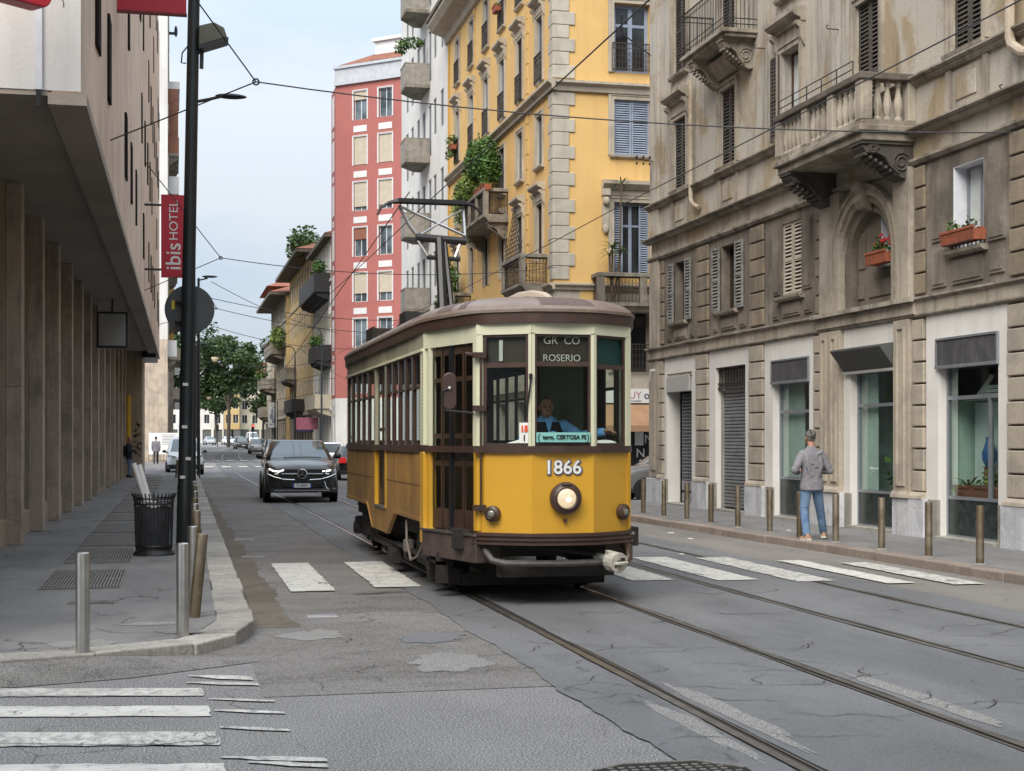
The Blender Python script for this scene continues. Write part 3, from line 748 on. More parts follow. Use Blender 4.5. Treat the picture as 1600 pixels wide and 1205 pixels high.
# two fluted pilasters carrying the balcony bay
for a, b in ((10.42, 11.26), (13.37, 13.9)):
    m = F.mb(); m.box(a, b, -.12, 0, .86, 3.755); w = b - a
    for k in range(2 if w > .7 else 1):
        nn = 2 if w > .7 else 1; c = a + w * (k + .5) / nn; ww = w / nn * .28
        m.box(c - ww, c - ww + .05, -.15, -.12, 1.0, 3.6); m.box(c + ww - .05, c + ww, -.15, -.12, 1.0, 3.6); m.box(c - ww, c + ww, -.15, -.12, .95, 1.0); m.box(c - ww, c + ww, -.15, -.12, 3.6, 3.65)
    m.build('pilaster', M['rust'], RB); F.mb().prism([(0, .75), (-.17, .75), (-.16, .8), (-.125, .86), (0, .86)], 'x', a - .03, b + .03).build('plinth_moulding', M['rust'], RB)
    F.mb().box(a, b + .02, -.13, 0, 4.1, 6.31).build('pilaster', M['band'], RB, bevel=.01)
# mezzanine windows
window(F, C[0], 4.63, .8, 1.47, M['wood'], M['glass'], .2, shut='open', shm=M['sh_grey'], sill=M['mould'])
window(F, C[1], 4.63, .9, 1.47, M['wood'], M['glass'], .2, shut='open', shm=M['sh_grey'], sill=M['mould'])
window(F, C[2], 4.63, .94, 1.49, M['wood'], M['glass'], .2, shut='closed', shm=M['sh_cream'], sill=M['mould'])
for c in C[5:]: window(F, c, 4.63, .9, 1.47, M['wood'], M['glass'], .2, shut='closed', shm=M['sh_dark'], sill=M['mould'])
def white_reveal(u0, u1, z0, z1, d=.24):
    m = F.mb(); m.box(u0, u0 + .012, .004, d, z0, z1); m.box(u1 - .012, u1, .004, d, z0, z1); m.box(u0 + .012, u1 - .012, .004, d, z1 - .012, z1); m.build('white_reveal', M['reveal_w'], RB)
white_reveal(C[4] - .455, C[4] + .455, 4.73, 6.07)
window(F, C[4], 4.73, .86, 1.33, M['alu'], M['curtain'], .23, mull=1, sill=M['mould'])
for i, (a, b, z0, z1) in enumerate([(14.5, 14.98, 4.95, 6.12), (16.2, 16.68, 4.75, 6.2), (14.5, 14.95, 4.2, 4.8), (15.15, 16.05, 4.2, 4.58), (16.25, 16.65, 4.25, 4.6), (8.0, 8.3, 4.7, 6.1), (9.45, 9.85, 4.7, 6.1), (7.95, 8.25, 4.2, 4.5), (8.45, 9.3, 4.22, 4.48), (9.5, 9.85, 4.22, 4.48), (4.5, 4.8, 4.2, 4.45), (5.0, 5.9, 4.2, 4.45), (6.1, 6.5, 4.2, 4.45), (1.3, 1.6, 4.2, 4.45), (1.8, 2.7, 4.2, 4.45), (2.9, 3.2, 4.2, 4.45)]):
    m = F.mb(); m.box(a, b, -.03, 0, z0, z1); m.box(a + .05, b - .05, -.045, -.03, z0 + .05, z1 - .05); m.build('raised_panel', M['st_low'], RB)
# arched window
def arch(F, c, r, zs, w, d0, d1, mat, name, zb, n=18, sx=1.0):
    m = F.mb(); pts = []
    for k in range(n + 1):
        t = math.pi * k / n; pts.append((math.cos(t), math.sin(t)))
    ring = lambda q: [(c + q * sx, zb)] + [(c + q * sx * x, zs + q * y) for x, y in pts] + [(c - q * sx, zb)]
    A = ring(r); B = ring(r + w); k = len(A)
    vs = [(x, d0, z) for x, z in A] + [(x, d0, z) for x, z in B] + [(x, d1, z) for x, z in A] + [(x, d1, z) for x, z in B]
    fs = []
    for i in range(k - 1): fs += [(i, i + 1, k + i + 1, k + i), (2 * k + i, i, i + 1, 2 * k + i + 1)[::-1], (k + i, k + i + 1, 3 * k + i + 1, 3 * k + i)]
    fs += [(0, k, 3 * k, 2 * k), (k - 1, 3 * k - 1, 4 * k - 1, 2 * k - 1)]
    m.add(vs, fs); return m.build(name, mat, RB)
cA = 12.21
arch(F, cA, .96, 5.0, .13, -.06, .05, M['mould'], 'archivolt', 4.1); arch(F, cA, 1.09, 5.0, .12, -.11, .0, M['rust'], 'archivolt', 4.1); arch(F, cA, 1.21, 5.0, .08, -.15, .0, M['mould'], 'archivolt', 4.1)
arch(F, cA, .80, 5.0, .165, .03, .22, M['st_low'], 'archivolt', 4.1)
pan = F.mb(); n = 18; poly = [(cA - .97, 4.1)] + [(cA - .97 * math.cos(math.pi * k / n), 5.0 + .97 * math.sin(math.pi * k / n)) for k in range(n + 1)] + [(cA + .97, 4.1)]
pan.box(cA - .97, cA + .1, .2, .26, 4.1, 6.0); pan.box(cA + .95, cA + .98, .2, .26, 4.1, 6.0); pan.box(cA + .1, cA + .95, .2, .26, 4.1, 4.8); pan.box(cA + .1, cA + .95, .2, .26, 5.76, 6.0); pan.build('recessed_panel', M['st_low'], RB)
for (a, b, z0, z1) in [(cA - .75, cA - .5, 4.85, 5.5), (cA - .78, cA - .52, 4.3, 4.55), (cA - .35, cA + .55, 4.3, 4.6)]: F.mb().box(a, b, .17, .2, z0, z1).build('raised_panel', M['st_low'], RB, bevel=.012)
m = F.mb(); m.box(cA + .1, cA + .112, .2, .5, 4.8, 5.76); m.box(cA + .938, cA + .95, .2, .5, 4.8, 5.76); m.box(cA + .112, cA + .938, .2, .5, 5.75, 5.76); m.build('white_reveal', M['reveal_w'], RB)
window(F, cA + .525, 4.8, .82, .95, M['alu'], M['curtain'], .42)
sp = F.mb(); sp.prism([(-.02, 6.3), (-.28, 6.32), (-.3, 6.2), (-.2, 6.1), (-.26, 5.98), (-.16, 5.86), (.02, 5.8)], 'x', cA - .13, cA + .13); sp.build('keystone', M['mould'], RB, bevel=.02)
for s in (-1, 1):                                               # spandrels around the arch
    m = F.mb(); q = [(cA + s * 1.3 * math.cos(t), 5.0 + 1.3 * math.sin(t)) for t in [math.pi / 2 * k / 9 for k in range(10)]]
    for (x0, z0), (x1, z1) in zip(q[:-1], q[1:]): m.quad((x0, -.02, z0), (x0, -.02, 6.31), (x1, -.02, 6.31), (x1, -.02, z1))
    m.build('spandrel', M['st_low'], RB)
# upper windows
for i, c in enumerate(C):
    z = 7.02 if i == 3 else 7.87
    window(F, c, z, .9, 9.6 - z, M['wood'], M['glass'] if i != 2 else M['curtain'], .2, shut='half' if i == 2 else 'closed', shm=M['sh_dark'], sur=M['band'], hood=None if i in (1, 3) else M['band'], sill=None if i == 3 else M['mould'], surt=.17)
    z = 10.5 if i == 1 else 10.7
    window(F, c, z, .9, 12.9 - z, M['wood'], M['glass'], .2, shut='closed', shm=M['sh_dark'], sur=M['band'], hood=M['band'], sill=M['mould'], surt=.17)
    if i != 3:                                                  # apron panel under each window
        m = F.mb(); m.box(c - .42, c + .42, -.03, 0, 6.98, 7.58); m.build('apron_panel', M['band'], RB); F.mb().box(c - .3, c + .3, -.05, -.03, 7.1, 7.48).build('apron_panel', M['st_up'], RB, bevel=.012)
        F.box('apron_pier', M['band'], c - .62, c - .47, -.045, 0, 6.92, 7.63); F.box('apron_pier', M['band'], c + .47, c + .62, -.045, 0, 6.92, 7.63)
# iron-railed balcony over the second axis
b0, b1 = 4.42, 7.12
m = F.mb(); m.box(b0, b1, -.8, 0, 10.38, 10.47); m.box(b0 + .06, b1 - .06, -.72, 0, 10.3, 10.38); m.build('balcony_slab', M['mould'], RB, bevel=.012)
for u in (b0 + .45, b1 - .4): F.put('console', cached('conS', lambda: console_mesh(.26, .7, .62, M['mould'])), u, 0, 10.3)
hd = F.mb(); hd.prism([(0, 9.85), (-.1, 9.85), (-.34, 10.05), (-.36, 10.18), (0, 10.28)], 'x', C[1] - .7, C[1] + .7); hd.build('hood', M['band'], RB)
rl = F.mb()
for (z, r) in ((10.56, .012), (10.68, .012), (11.3, .012), (11.42, .02)):
    rl.tube([(b0 + .04, 0, z), (b0 + .04, -.76, z), (b1 - .04, -.76, z), (b1 - .04, 0, z)], r, 4)
k = int((b1 - b0) / .1)
for i in range(k + 1): u = b0 + .04 + (b1 - b0 - .08) * i / k; rl.cyl((u, -.76, 10.47), (u, -.76, 11.42), .008, n=4)
for i in range(8):
    for u in (b0 + .04, b1 - .04): rl.cyl((u, -.76 * i / 8, 10.47), (u, -.76 * i / 8, 11.42), .008, n=4)
rl.build('balcony_railing', M['darkmetal'], RB)
# stone balcony over the arch
b0, b1 = 10.34, 14.0
m = F.mb(); m.box(b0, b1, -1.05, 0, 6.86, 6.97); m.box(b0 + .07, b1 - .07, -.97, 0, 6.72, 6.86); m.build('balcony_slab', M['mould'], RB, bevel=.02)
for u in (b0 + .36, b1 - .36): F.put('console', cached('conL', lambda: console_mesh(.42, .92, .62, M['sh_dark'])), u, 0, 6.72)
m = F.mb(); m.box(b0 + .05, b1 - .05, -1.0, -.8, 6.97, 7.06); m.box(b0 + .05, b0 + .22, -.8, 0, 6.97, 7.06); m.box(b1 - .22, b1 - .05, -.8, 0, 6.97, 7.06); m.build('balustrade_base', M['mould'], RB)
m = F.mb(); m.box(b0, b1, -1.04, -.78, 7.72, 7.84); m.box(b0, b0 + .26, -.78, 0, 7.72, 7.84); m.box(b1 - .26, b1, -.78, 0, 7.72, 7.84); m.build('handrail', M['eave'], RB, bevel=.02)
for u in (b0 + .04, b1 - .26, b0 + 1.22, b0 + 2.3): F.mb().box(u, u + .22, -1.01, -.8, 7.06, 7.72).build('balustrade_pier', M['band'], RB, bevel=.01)
for u in (b0 + .05, b1 - .25): F.mb().box(u, u + .2, -.15, 0, 7.06, 7.72).build('balustrade_pier', M['band'], RB, bevel=.01)
bal = MB().lathe([(.07, 0), (.07, .05), (.045, .07), (.055, .12), (.078, .22), (.07, .33), (.042, .5), (.034, .56), (.055, .59), (.055, .66)], n=9).mesh('baluster', M['band'], True)
for a, b, k in ((b0 + .28, b0 + 1.2, 5), (b0 + 1.46, b0 + 2.28, 4), (b0 + 2.54, b1 - .28, 4)):
    for i in range(k): F.put('baluster', bal, a + (b - a) * (i + .5) / k, -.9, 7.06)
for u in (b0 + .15, b1 - .15):
    for n_ in (-.66, -.48, -.28): F.put('baluster', bal, u, n_, 7.06)
m = F.mb()
for z in (7.98, 8.12): m.tube([(b0 + .1, -.95, z), (b1 - .5, -.95, z)], .011, 5)
for i in range(6): u = b0 + .1 + i * .62; m.cyl((u, -.95, 7.84), (u, -.95, 8.12), .01, n=5)
m.build('safety_rail', M['darkmetal'], RB)
# rain pipes
F.mb().tube([(3.32, -.13, 10.3), (3.32, -.13, 7.45), (3.38, -.12, 7.35), (3.55, -.1, 7.25), (3.7, -.06, 7.2)], .055, 8).build('rain_pipe', M['pipe'], RB, smooth=True)
F.mb().tube([(17.0, -.14, 15), (17.0, -.14, 7.65), (17.05, -.14, 7.52), (17.3, -.12, 7.35), (17.6, -.1, 7.25)], .075, 9).build('rain_pipe', M['pipe'], RB, smooth=True)
F.box('street_plate', M['white'], .1, .5, -.085, -.07, 3.25, 3.55)
m = F.mb(); m.tube([(.3, -.06, 8.9), (.3, -.5, 8.95), (.3, -.55, 9.0)], .015, 5)
for q in (.15, .32, .5): m.ell((.3, -q, 9.0), .035, .035, .05, 6, 4); m.ell((.3, -q, 8.84), .03, .03, .04, 6, 4)
m.build('wire_bracket', M['iron'], RB)
for u, z in ((7.5, 9.95), (11.0, 9.4), (16.9, 6.9)): F.mb().tube([(u, 0, z), (u, -.22, z), (u, -.25, z + .05), (u, -.2, z + .07)], .012, 4).build('wall_hook', M['iron'], RB)
# ---- shop fronts
def shop_interior(a, b, wallm, d=1.5, z0=.75, z1=3.3):
    m = F.mb(); e = .03
    m.quad((a - e, .2, z0), (a - e, d, z0), (a - e, d, z1), (a - e, .2, z1)); m.quad((b + e, .2, z1), (b + e, d, z1), (b + e, d, z0), (b + e, .2, z0))
    m.quad((a - e, d, z0), (b + e, d, z0), (b + e, d, z1), (a - e, d, z1)); m.quad((a - e, .2, z1), (a - e, d, z1), (b + e, d, z1), (b + e, .2, z1)); m.quad((a - e, .2, z0), (b + e, .2, z0), (b + e, d, z0), (a - e, d, z0))
    m.build('shop_interior', wallm, RB)
def shopfront(i, zt, mid, zm=2.52, zb=.78):
    a, b = shops[i]; t = .05
    fr = F.mb(); fr.box(a, a + t, .11, .18, .17, zt); fr.box(b - t, b, .11, .18, .17, zt); fr.box(a + t, b - t, .11, .18, zt - t, zt); fr.box(a + t, b - t, .11, .18, zm - .03, zm + .03); fr.box(a + t, b - t, .11, .18, zb - .03, zb + .02); fr.box(a + t, b - t, .11, .18, .17, .2)
    if mid: fr.box(a + (b - a) * mid - .025, a + (b - a) * mid + .025, .11, .18, zb + .02, zm - .03)
    fr = fr.build('shop_window', M['alu'], RB)
    m = F.mb(); m.box(a + t, b - t, .14, .15, zb + .02, zm - .03); m.box(a + t, b - t, .14, .15, zm + .03, zt - t); m.build('pane', M['shopglass'], fr)
    F.mb().box(a + t, b - t, .125, .16, .2, zb - .03).build('marble_panel', M['greenmarble'], fr)
shopfront(2, 2.9, 0, 2.3, .95); shop_interior(*shops[2], M['shopwall'], .6, .9, 3.3)
shopfront(3, 2.97, 0, 2.35, .8); shop_interior(*shops[3], M['shopgrey'], .95, .75, 3.3); F.mb().box(11.62, 12.1, .24, .26, .82, 2.95).build('display_curtain', M['curtain'], RB)
shopfront(4, 2.95, .72, 2.4, .8); shop_interior(*shops[4], M['shopwall'], .85, .75, 2.36); F.mb().box(16.1, 16.5, .8, .84, .8, 2.3).build('display_screen', M['shopdark'], RB)
F.mb().box(shops[4][0], shops[4][1], .3, .8, 2.37, 2.4).build('display_shelf', M['shopdark'], RB)
shopfront(5, 2.97, 0, 2.35, .8); shop_interior(*shops[5], M['shopdark'], 1.5, .75, 3.3)
F.mb().box(shops[6][0], shops[6][1], .28, .32, .17, 3.37).build('roller_shutter', M['roller'], RB)
F.mb().box(8.06, 8.95, .24, .26, .97, 2.9).build('display_curtain', M['curtain'], RB)
# sign boxes
a, b = shops[0]; F.mb().box(a, b - .18, -.05, .12, 2.91, 3.3).build('sign_box', M['panel_lt'], RB, bevel=.01); F.mb().box(a - .05, b, -.02, .1, 3.3, 3.365).build('sign_frame', M['band'], RB)
for i in (2, 4):
    a, b = shops[i]; s = F.mb().box(a, b, -.06, .06, 2.92, 3.33).build('sign_box', M['metal_pan'], RB)
    m = F.mb(); m.box(a - .03, b + .03, -.09, .06, 2.87, 2.92); m.box(a - .03, b + .03, -.08, .06, 3.33, 3.36); m.box(a - .03, a, -.08, .06, 2.92, 3.33); m.box(b, b + .03, -.08, .06, 2.92, 3.33); m.build('sign_frame', M['alu'], s)
a, b = shops[3]; aw = F.mb(); aw.prism([(0, 3.42), (-.36, 3.36), (-.36, 3.33), (-.08, 2.97), (0, 2.97)], 'x', a - .15, b - .02); aw.build('awning', plain('grey_awning_cloth', (.075, .078, .075), .8), RB); F.mb().box(a - .15, b - .02, -.11, -.05, 2.92, 2.97).build('awning_bar', M['panel_lt'], RB)
# lattice gate in the first opening
a, b = shops[0]; m = F.mb(); F.mb().box(a, b, .7, .75, .17, 3.37).build('gate_backing', M['shopdark'], RB)
for i in range(13): u = a + .3 + (b - a - .35) * i / 12; m.box(u - .009, u + .009, .27, .29, .75, 2.85)
for k in range(26): z = .75 + 2.1 * k / 25; m.box(a + .3, b - .05, .262, .27, z - .009, z + .009)
m.box(a + .3, b - .05, .26, .3, .2, .42); m.box(a + .3, b - .05, .26, .3, .48, .72); m.build('lattice_gate', M['alu'], RB)
for k, (u, z) in enumerate([(a + .9, 1.2), (a + 1.3, 1.75), (a + 1.1, 2.2)]): F.mb().box(u, u + .5, .5, .55, z, z + .3).build('stock_panel', M['panel_lt'] if k else M['shopwall'], RB)
# roller shutter and lunette grille in the second
a, b = shops[1]; m = F.mb(); nz_ = 34
for k in range(nz_): z = .2 + 2.65 * k / nz_; h = 2.65 / nz_; m.prism([(.17, z), (.14, z + h * .25), (.14, z + h * .75), (.17, z + h)], 'x', a + .1, b)
m.build('roller_shutter', M['roller'], RB); F.mb().box(a + .002, a + .1, .1, .2, .17, 2.86).build('shutter_guide', M['plinth_b'], RB)
F.mb().box(a, b, .2, .22, 2.85, 3.37).build('lunette_backing', M['shopdark'], RB)
m = F.mb(); m.box(a, b, .02, .06, 2.87, 2.92); m.box(a, b, .02, .06, 3.0, 3.02)
for k in range(11): u = a + (b - a) * (k + .5) / 11; m.box(u - .016, u + .016, .03, .05, 2.9, 3.36); m.tube([(u + .05 * math.cos(t), .04, 3.28 + .06 * math.sin(t)) for t in [.8 * j for j in range(8)]], .014, 4); m.box(u - .03, u + .03, .02, .06, 2.94, 2.99)
m.build('lunette_grille', M['iron'], RB)
# ------------------------------------------------------------ ochre yellow corner palazzo beyond the side street
M['yellow'] = weathered('yellow_stucco', (.62, .405, .155), (.56, .36, .135), .5, .4, .7, .22, (.22, .15, .07), .06, bump=.15)
M['yellow_dk'] = weathered('orange_stucco', (.52, .30, .06), (.46, .265, .055), .5, streak=.15, grain=.05, bump=.1)
M['quoin'] = weathered('grey_quoin_stone', (.44, .41, .345), (.38, .35, .295), 1.2, streak=.25, grain=.1, rnd=.08, bump=.2)
M['trim'] = weathered('beige_window_trim', (.43, .38, .30), (.35, .31, .25), 1., streak=.4, grain=.1, bump=.3)
M['trim_dk'] = weathered('soiled_balcony_stone', (.24, .215, .175), (.15, .13, .105), 1.2, streak=.6, grain=.2, bump=.4)
M['sh_blue'] = plain('blue_grey_shutter', (.22, .26, .34), .6, var=.15)
M['whitewall'] = weathered('pale_render', (.62, .615, .60), (.57, .56, .54), .4, streak=.3, grain=.05, dark=(.2, .2, .19), bump=.1)
M['pebble'] = weathered('pebbledash_balcony', (.27, .25, .215), (.22, .20, .175), 4, streak=.45, grain=.45, bump=.5)
M['red'] = weathered('salmon_red_render', (.36, .125, .11), (.335, .115, .10), .3, streak=.08, grain=.03, bump=.05)
M['whitetrim'] = plain('white_trim', (.60, .60, .60), .7, var=.05)
M['blind'] = plain('beige_roller_blind', (.44, .39, .31), .8, var=.08)
M['blind_br'] = plain('brown_roller_blind', (.22, .09, .055), .8)
M['cream'] = weathered('cream_render', (.52, .48, .37), (.47, .43, .33), .4, streak=.3, grain=.05, bump=.1)
M['ochre'] = weathered('ochre_render', (.50, .36, .16), (.44, .31, .135), .4, streak=.35, grain=.06, bump=.1)
M['brownst'] = weathered('brown_stone_front', (.25, .21, .165), (.19, .16, .125), .5, streak=.45, grain=.12)
M['rooftile'] = weathered('red_roof_tiles', (.25, .095, .055), (.19, .075, .05), 2, grain=.25)
YB = thing('yellow_palazzo', 'yellow stucco corner palazzo with pale stone quoins, iron window railings and plant-filled balcony', 'building', (12.2, 46.7, 0))
FS = Fac(YB, (0, 0, 0), R(-90))         # street front: u = 46.7 - y  -> negative u runs away from the camera
FF = Fac(YB, (0, 0, 0), 0)              # side-street front
ucols = [-(y - 46.7) for y in (48.5, 51.4, 54.3, 57.2, 60.1, 63.2)]
LN = 18.6
hs = []
for u in ucols:
    for z0, z1 in ((7.85, 9.75), (11.0, 12.75), (13.85, 16.1), (17.3, 19.2)): hs.append((u - .42, u + .42, z0, z1))
    hs.append((u - .9, u + .9, .3, 3.3))
m = FS.mb(); wallgrid(m, -LN, 0, .1, 3.9, [(u - .8, u + .8, .15, 3.1) for u in ucols], .4, 1, 1, 2); wallgrid(m, -LN, 0, 3.9, 6.9, [(u - .5, u + .5, 4.4, 6.2) for u in ucols], .3, 1, 1, 2); wallgrid(m, -LN, 0, 6.9, 20.4, [h for h in hs if h[2] > 6], .1, 0, 1)
xs = [2.68, 6.2, 9.7]
fw = []
for x in xs: fw += [(x - .62, x + .62, 7.1, 9.62), (x - .62, x + .62, 11.15, 13.0), (x - .62, x + .62, 13.9, 16.2), (x - .62, x + .62, 17.3, 19.2)]
m2 = FF.mb(); wallgrid(m2, 0, 12, .1, 3.6, [(1.2, 4.2, .15, 3.3), (5, 8, .15, 3.3), (8.6, 11.4, .15, 3.3)], .4, 1, 1, 2); wallgrid(m2, 0, 12, 3.6, 6.9, [(x - .62, x + .62, 3.95, 6.05) for x in xs], .3, 1, 1, 2); wallgrid(m2, 0, 12, 6.9, 20.4, fw, .25)
m.v += []; 
m.build('street_wall', [M['yellow'], M['quoin'], M['shopdark']], YB); m2.build('side_wall', [M['yellow'], M['quoin'], M['shopdark']], YB)
bx = MB(); bx.box(.6, 11.7, .6, 18.3, .2, 20.3); bx.build('inner_core', M['shopdark'], YB)
bx = MB(); bx.quad((0, LN, .1), (12, LN, .1), (12, LN, 20.4), (0, LN, 20.4)); bx.quad((12, 0, .1), (12, 0, 20.4), (12, LN, 20.4), (12, LN, .1)); bx.build('rear_wall', M['yellow_dk'], YB)
# eaves
for F_, a, b in ((FS, -LN - .3, .95), (FF, -.95, 12.3)):
    F_.mb().prism([(0, 19.55), (-.15, 19.6), (-.2, 19.9), (-.75, 20.1), (-.95, 20.35), (-.95, 20.5), (0, 20.5)], 'x', a, b).build('eave_cornice', M['trim'], YB)
    F_.mb().box(a, b, -1.02, -.9, 20.5, 20.68).build('gutter', M['eave'], YB)
rf = MB(); rf.add([(-.95, -.95, 20.55), (12.4, -.95, 20.55), (12.4, LN + .3, 20.55), (-.95, LN + .3, 20.55), (5.5, 5.5, 23.2), (5.5, 13, 23.2)], [(0, 1, 4), (1, 2, 5, 4), (2, 3, 5), (3, 0, 4, 5)]); rf.build('roof', M['rooftile'], YB)
# belts
for z, d, h in ((13.5, .28, .32), (6.86, .2, .2)):
    pf = [(0, z - h), (-d * .4, z - h), (-d * .5, z - h * .5), (-d, z - h * .25), (-d, z), (0, z + .03)]
    FS.mb().prism(pf, 'x', -LN, d).build('string_course', M['trim'], YB); FF.mb().prism(pf, 'x', -.001, 12).build('string_course', M['trim'], YB)
FS.box('stone_band', M['quoin'], -LN, .12, -.12, 0, 6.05, 6.3); FF.box('stone_band', M['quoin'], 0, 12, -.12, 0, 6.05, 6.3); FS.box('stone_band', M['trim'], -LN, .16, -.16, 0, 3.45, 3.75); FF.box('stone_band', M['trim'], 0, 12, -.16, 0, 3.4, 3.7)
FF.box('yellow_band', M['yellow'], .9, 1.5, -.02, 0, 6.3, 6.65)
# quoins, alternately long and short, wrapping the corner
def quoin_mesh(l): return cached(('q', l), lambda: MB().box(-.045, l, -.045, l * .8, 0, .425).mesh('quoin', M['quoin']))
z = 7.0; k = 0
while z < 19.3:
    if not 13.0 < z < 13.45: put('quoin', quoin_mesh(.72 if k % 2 else .52), YB, (0, 0, z), bevel=.02)
    z += .44; k += 1
for u in (-4.0, -13.3):                                           # narrow quoin strips on the street front
    z = 7.0; k = 0
    while z < 19.3:
        w = .4 if k % 2 else .28; FS.put('quoin', cached(('qs', w), lambda: MB().box(-w / 2, w / 2, -.035, 0, 0, .5).mesh('quoin', M['yellow'])), u + .35, 0, z); z += .53; k += 1
for i, u in enumerate(ucols):
    s = ['ajar', None][i % 2]
    window(FS, u, 7.85, .84, 1.9, M['wood'], M['glass'], .06, shut='closed' if i % 2 else None, shm=M['sh_dark'], sur=M['trim'], hood=M['trim'])
    window(FS, u, 11.0, .84, 1.75, M['alu'], M['glass'], .06, sur=M['trim'], sill=M['trim'])
    window(FS, u, 13.85, .84, 2.25, M['sh_blue'], M['glass'], .06, sur=M['trim'], hood=M['trim'], rail=M['iron'], shut='closed' if i == 1 else None, shm=M['sh_dark'])
    window(FS, u, 17.3, .84, 1.9, M['sh_blue'], M['glass'], .06, sur=M['trim'], sill=M['trim'], rail=M['iron'])
for i, x in enumerate(xs):
    a = window(FF, x, 7.1, 1.24, 2.5, M['sh_blue'], M['glass'], .2, sur=M['trim'], surt=.2, ft=.09, trans=1)
    for s in (-1, 1): put('shutter', shutter_mesh(.34, 2.5, M['sh_blue']), a, (-.62 if s < 0 else .28, -.1, 0))
    window(FF, x, 11.15, 1.24, 1.85, M['sh_blue'], M['glass'], .2, shut='closed', shm=M['sh_blue'], sur=M['trim'], sill=M['trim'], surt=.2)
    window(FF, x, 13.9, 1.24, 2.3, M['sh_blue'], M['glass'], .2, sur=M['trim'], rail=M['iron'], surt=.2, ft=.12, trans=1)
    window(FF, x, 17.3, 1.24, 1.9, M['sh_blue'], M['glass'], .2, sur=M['trim'], sill=M['trim'])
    h = FF.mb(); h.prism([(0, 10.0), (-.12, 10.0), (-.34, 10.16), (-.36, 10.28), (0, 10.32)], 'x', x - 1.05, x + 1.05); h.box(x - .8, x + .8, -.06, 0, 9.82, 10.0); h.build('hood', M['trim'], YB)
    for s in (-1, 1):
        b = FF.mb(); c = x + s * .93
        b.box(c - .13, c + .13, -.26, 0, 9.78, 10.0); b.box(c - .1, c + .1, -.2, 0, 9.5, 9.78); b.box(c - .11, c + .11, -.12, 0, 8.7, 9.5); b.ell((c, -.1, 8.7), .11, .06, .16, 8, 6); b.ell((c, -.2, 9.6), .12, .1, .14, 8, 6); b.build('hood_bracket', M['trim'], YB, bevel=.012)
    window(FF, x, 3.95, 1.24, 2.1, M['trim'], M['glass'], .22, sur=M['trim'], surt=.2, rail=M['iron'])
# balcony of the side front
def balcony(F_, u0, u1, z, d, ptop=.98, mat=None, name='balcony', iron=True, corbel=True):
    mat = mat or M['trim_dk']
    m = F_.mb(); m.prism([(0, z - .28), (-d * .8, z - .28), (-d * .9, z - .14), (-d, z - .1), (-d, z), (0, z)], 'x', u0, u1); sl = m.build('balcony_slab', mat, F_.p)
    m = F_.mb(); m.box(u0 + .02, u1 - .02, -d, -d + .2, z + ptop - .13, z + ptop); m.box(u0 + .02, u0 + .2, -d + .2, 0, z + ptop - .13, z + ptop); m.box(u1 - .2, u1 - .02, -d + .2, 0, z + ptop - .13, z + ptop); m.build('handrail', mat, F_.p, bevel=.015)
    k = max(2, int((u1 - u0) / 1.5) + 1)
    for i in range(k):
        u = u0 + .14 + (u1 - u0 - .28) * i / (k - 1); F_.mb().box(u - .12, u + .12, -d + .02, -d + .19, z, z + ptop - .13).build('balcony_pier', mat, F_.p)
    if iron:
        for i in range(k - 1):
            a = u0 + .26 + (u1 - u0 - .28) * i / (k - 1); b = u0 + .02 + (u1 - u0 - .28) * (i + 1) / (k - 1); r = railing_mesh(b - a, ptop - .14, M['iron']); r.name = 'iron_panel'; F_.put('iron_panel', r, (a + b) / 2, -d + .1, z)
        for u in (u0 + .1, u1 - .1): r = railing_mesh(d - .25, ptop - .14, M['iron']); r.name = 'iron_panel'; F_.put('iron_panel', r, u, -d / 2 + .1, z, rz=R(90))
    if corbel:
        for u in (u0 + .3, u1 - .3): F_.put('console', cached(('con', d, mat.name), lambda: console_mesh(.3, d * .8, .6, mat)), u, 0, z - .28)
    return sl
balcony(FF, 1.25, 4.4, 6.2, .85)
balcony(FS, -3.7, -.75, 6.95, .95)
balcony(FS, -11.1, -6.6, 10.1, .95)
balcony(FS, -17.6, -13.6, 6.9, .9)
# wooden trellis of the corner balcony
m = FS.mb(); d = -.86
for k in range(-8, 14):
    for s in (-1, 1):
        a = -3.6 + k * .22; p = []
        for t in range(13):
            uu = a + s * t * .11; zz = 7.95 + t * .14
            if -3.6 < uu < -.85 and zz < 8.3 + 1.4 * (.5 + .5 * math.sin(uu * 3 + 1)) + .1: p.append((uu, d, zz))
        if len(p) > 1: m.tube(p, .014, 4)
m.build('trellis', M['iron'], YB)
# shop on the side front: sign, awning, dark glazing with letters
M['awn_tan'] = plain('tan_awning_cloth', (.36, .215, .12), .85); M['inkblue'] = plain('sign_ink', (.05, .05, .10), .6); M['inkpink'] = plain('pink_sign_ink', (.42, .14, .20), .6)
m = FF.mb(); m.prism([(1.25, 2.95), (4.15, 2.95), (4.15, 3.28), (3.85, 3.42), (1.55, 3.42), (1.25, 3.28)], 'y', -.2, -.165); sg = m.build('shop_sign', M['white'], YB)
text('PUY', .34, M['inkpink'], 'lettering', sg, (2.96, -.203, 3.2), align='RIGHT'); text('parrucchieri', .1, M['inkblue'], 'lettering', sg, (2.96, -.203, 3.02), align='RIGHT')
sp = MB()
for k in range(8): t = k * .785; sp.ell((3.14 + .07 * math.cos(t), -.203, 3.17 + .07 * math.sin(t)), .028, .006, .028, 6, 4)
sp.build('sign_emblem', M['inkblue'], sg)
m = FF.mb(); m.prism([(-.17, 2.9), (-.85, 2.2), (-.85, 2.0), (-.82, 2.0), (-.8, 2.18), (-.14, 2.85)], 'x', 1.2, 4.2); m.build('awning', M['awn_tan'], YB)
dg = FF.mb().box(1.2, 4.2, .2, .24, .15, 3.3).build('shop_glazing', M['glass'], YB)
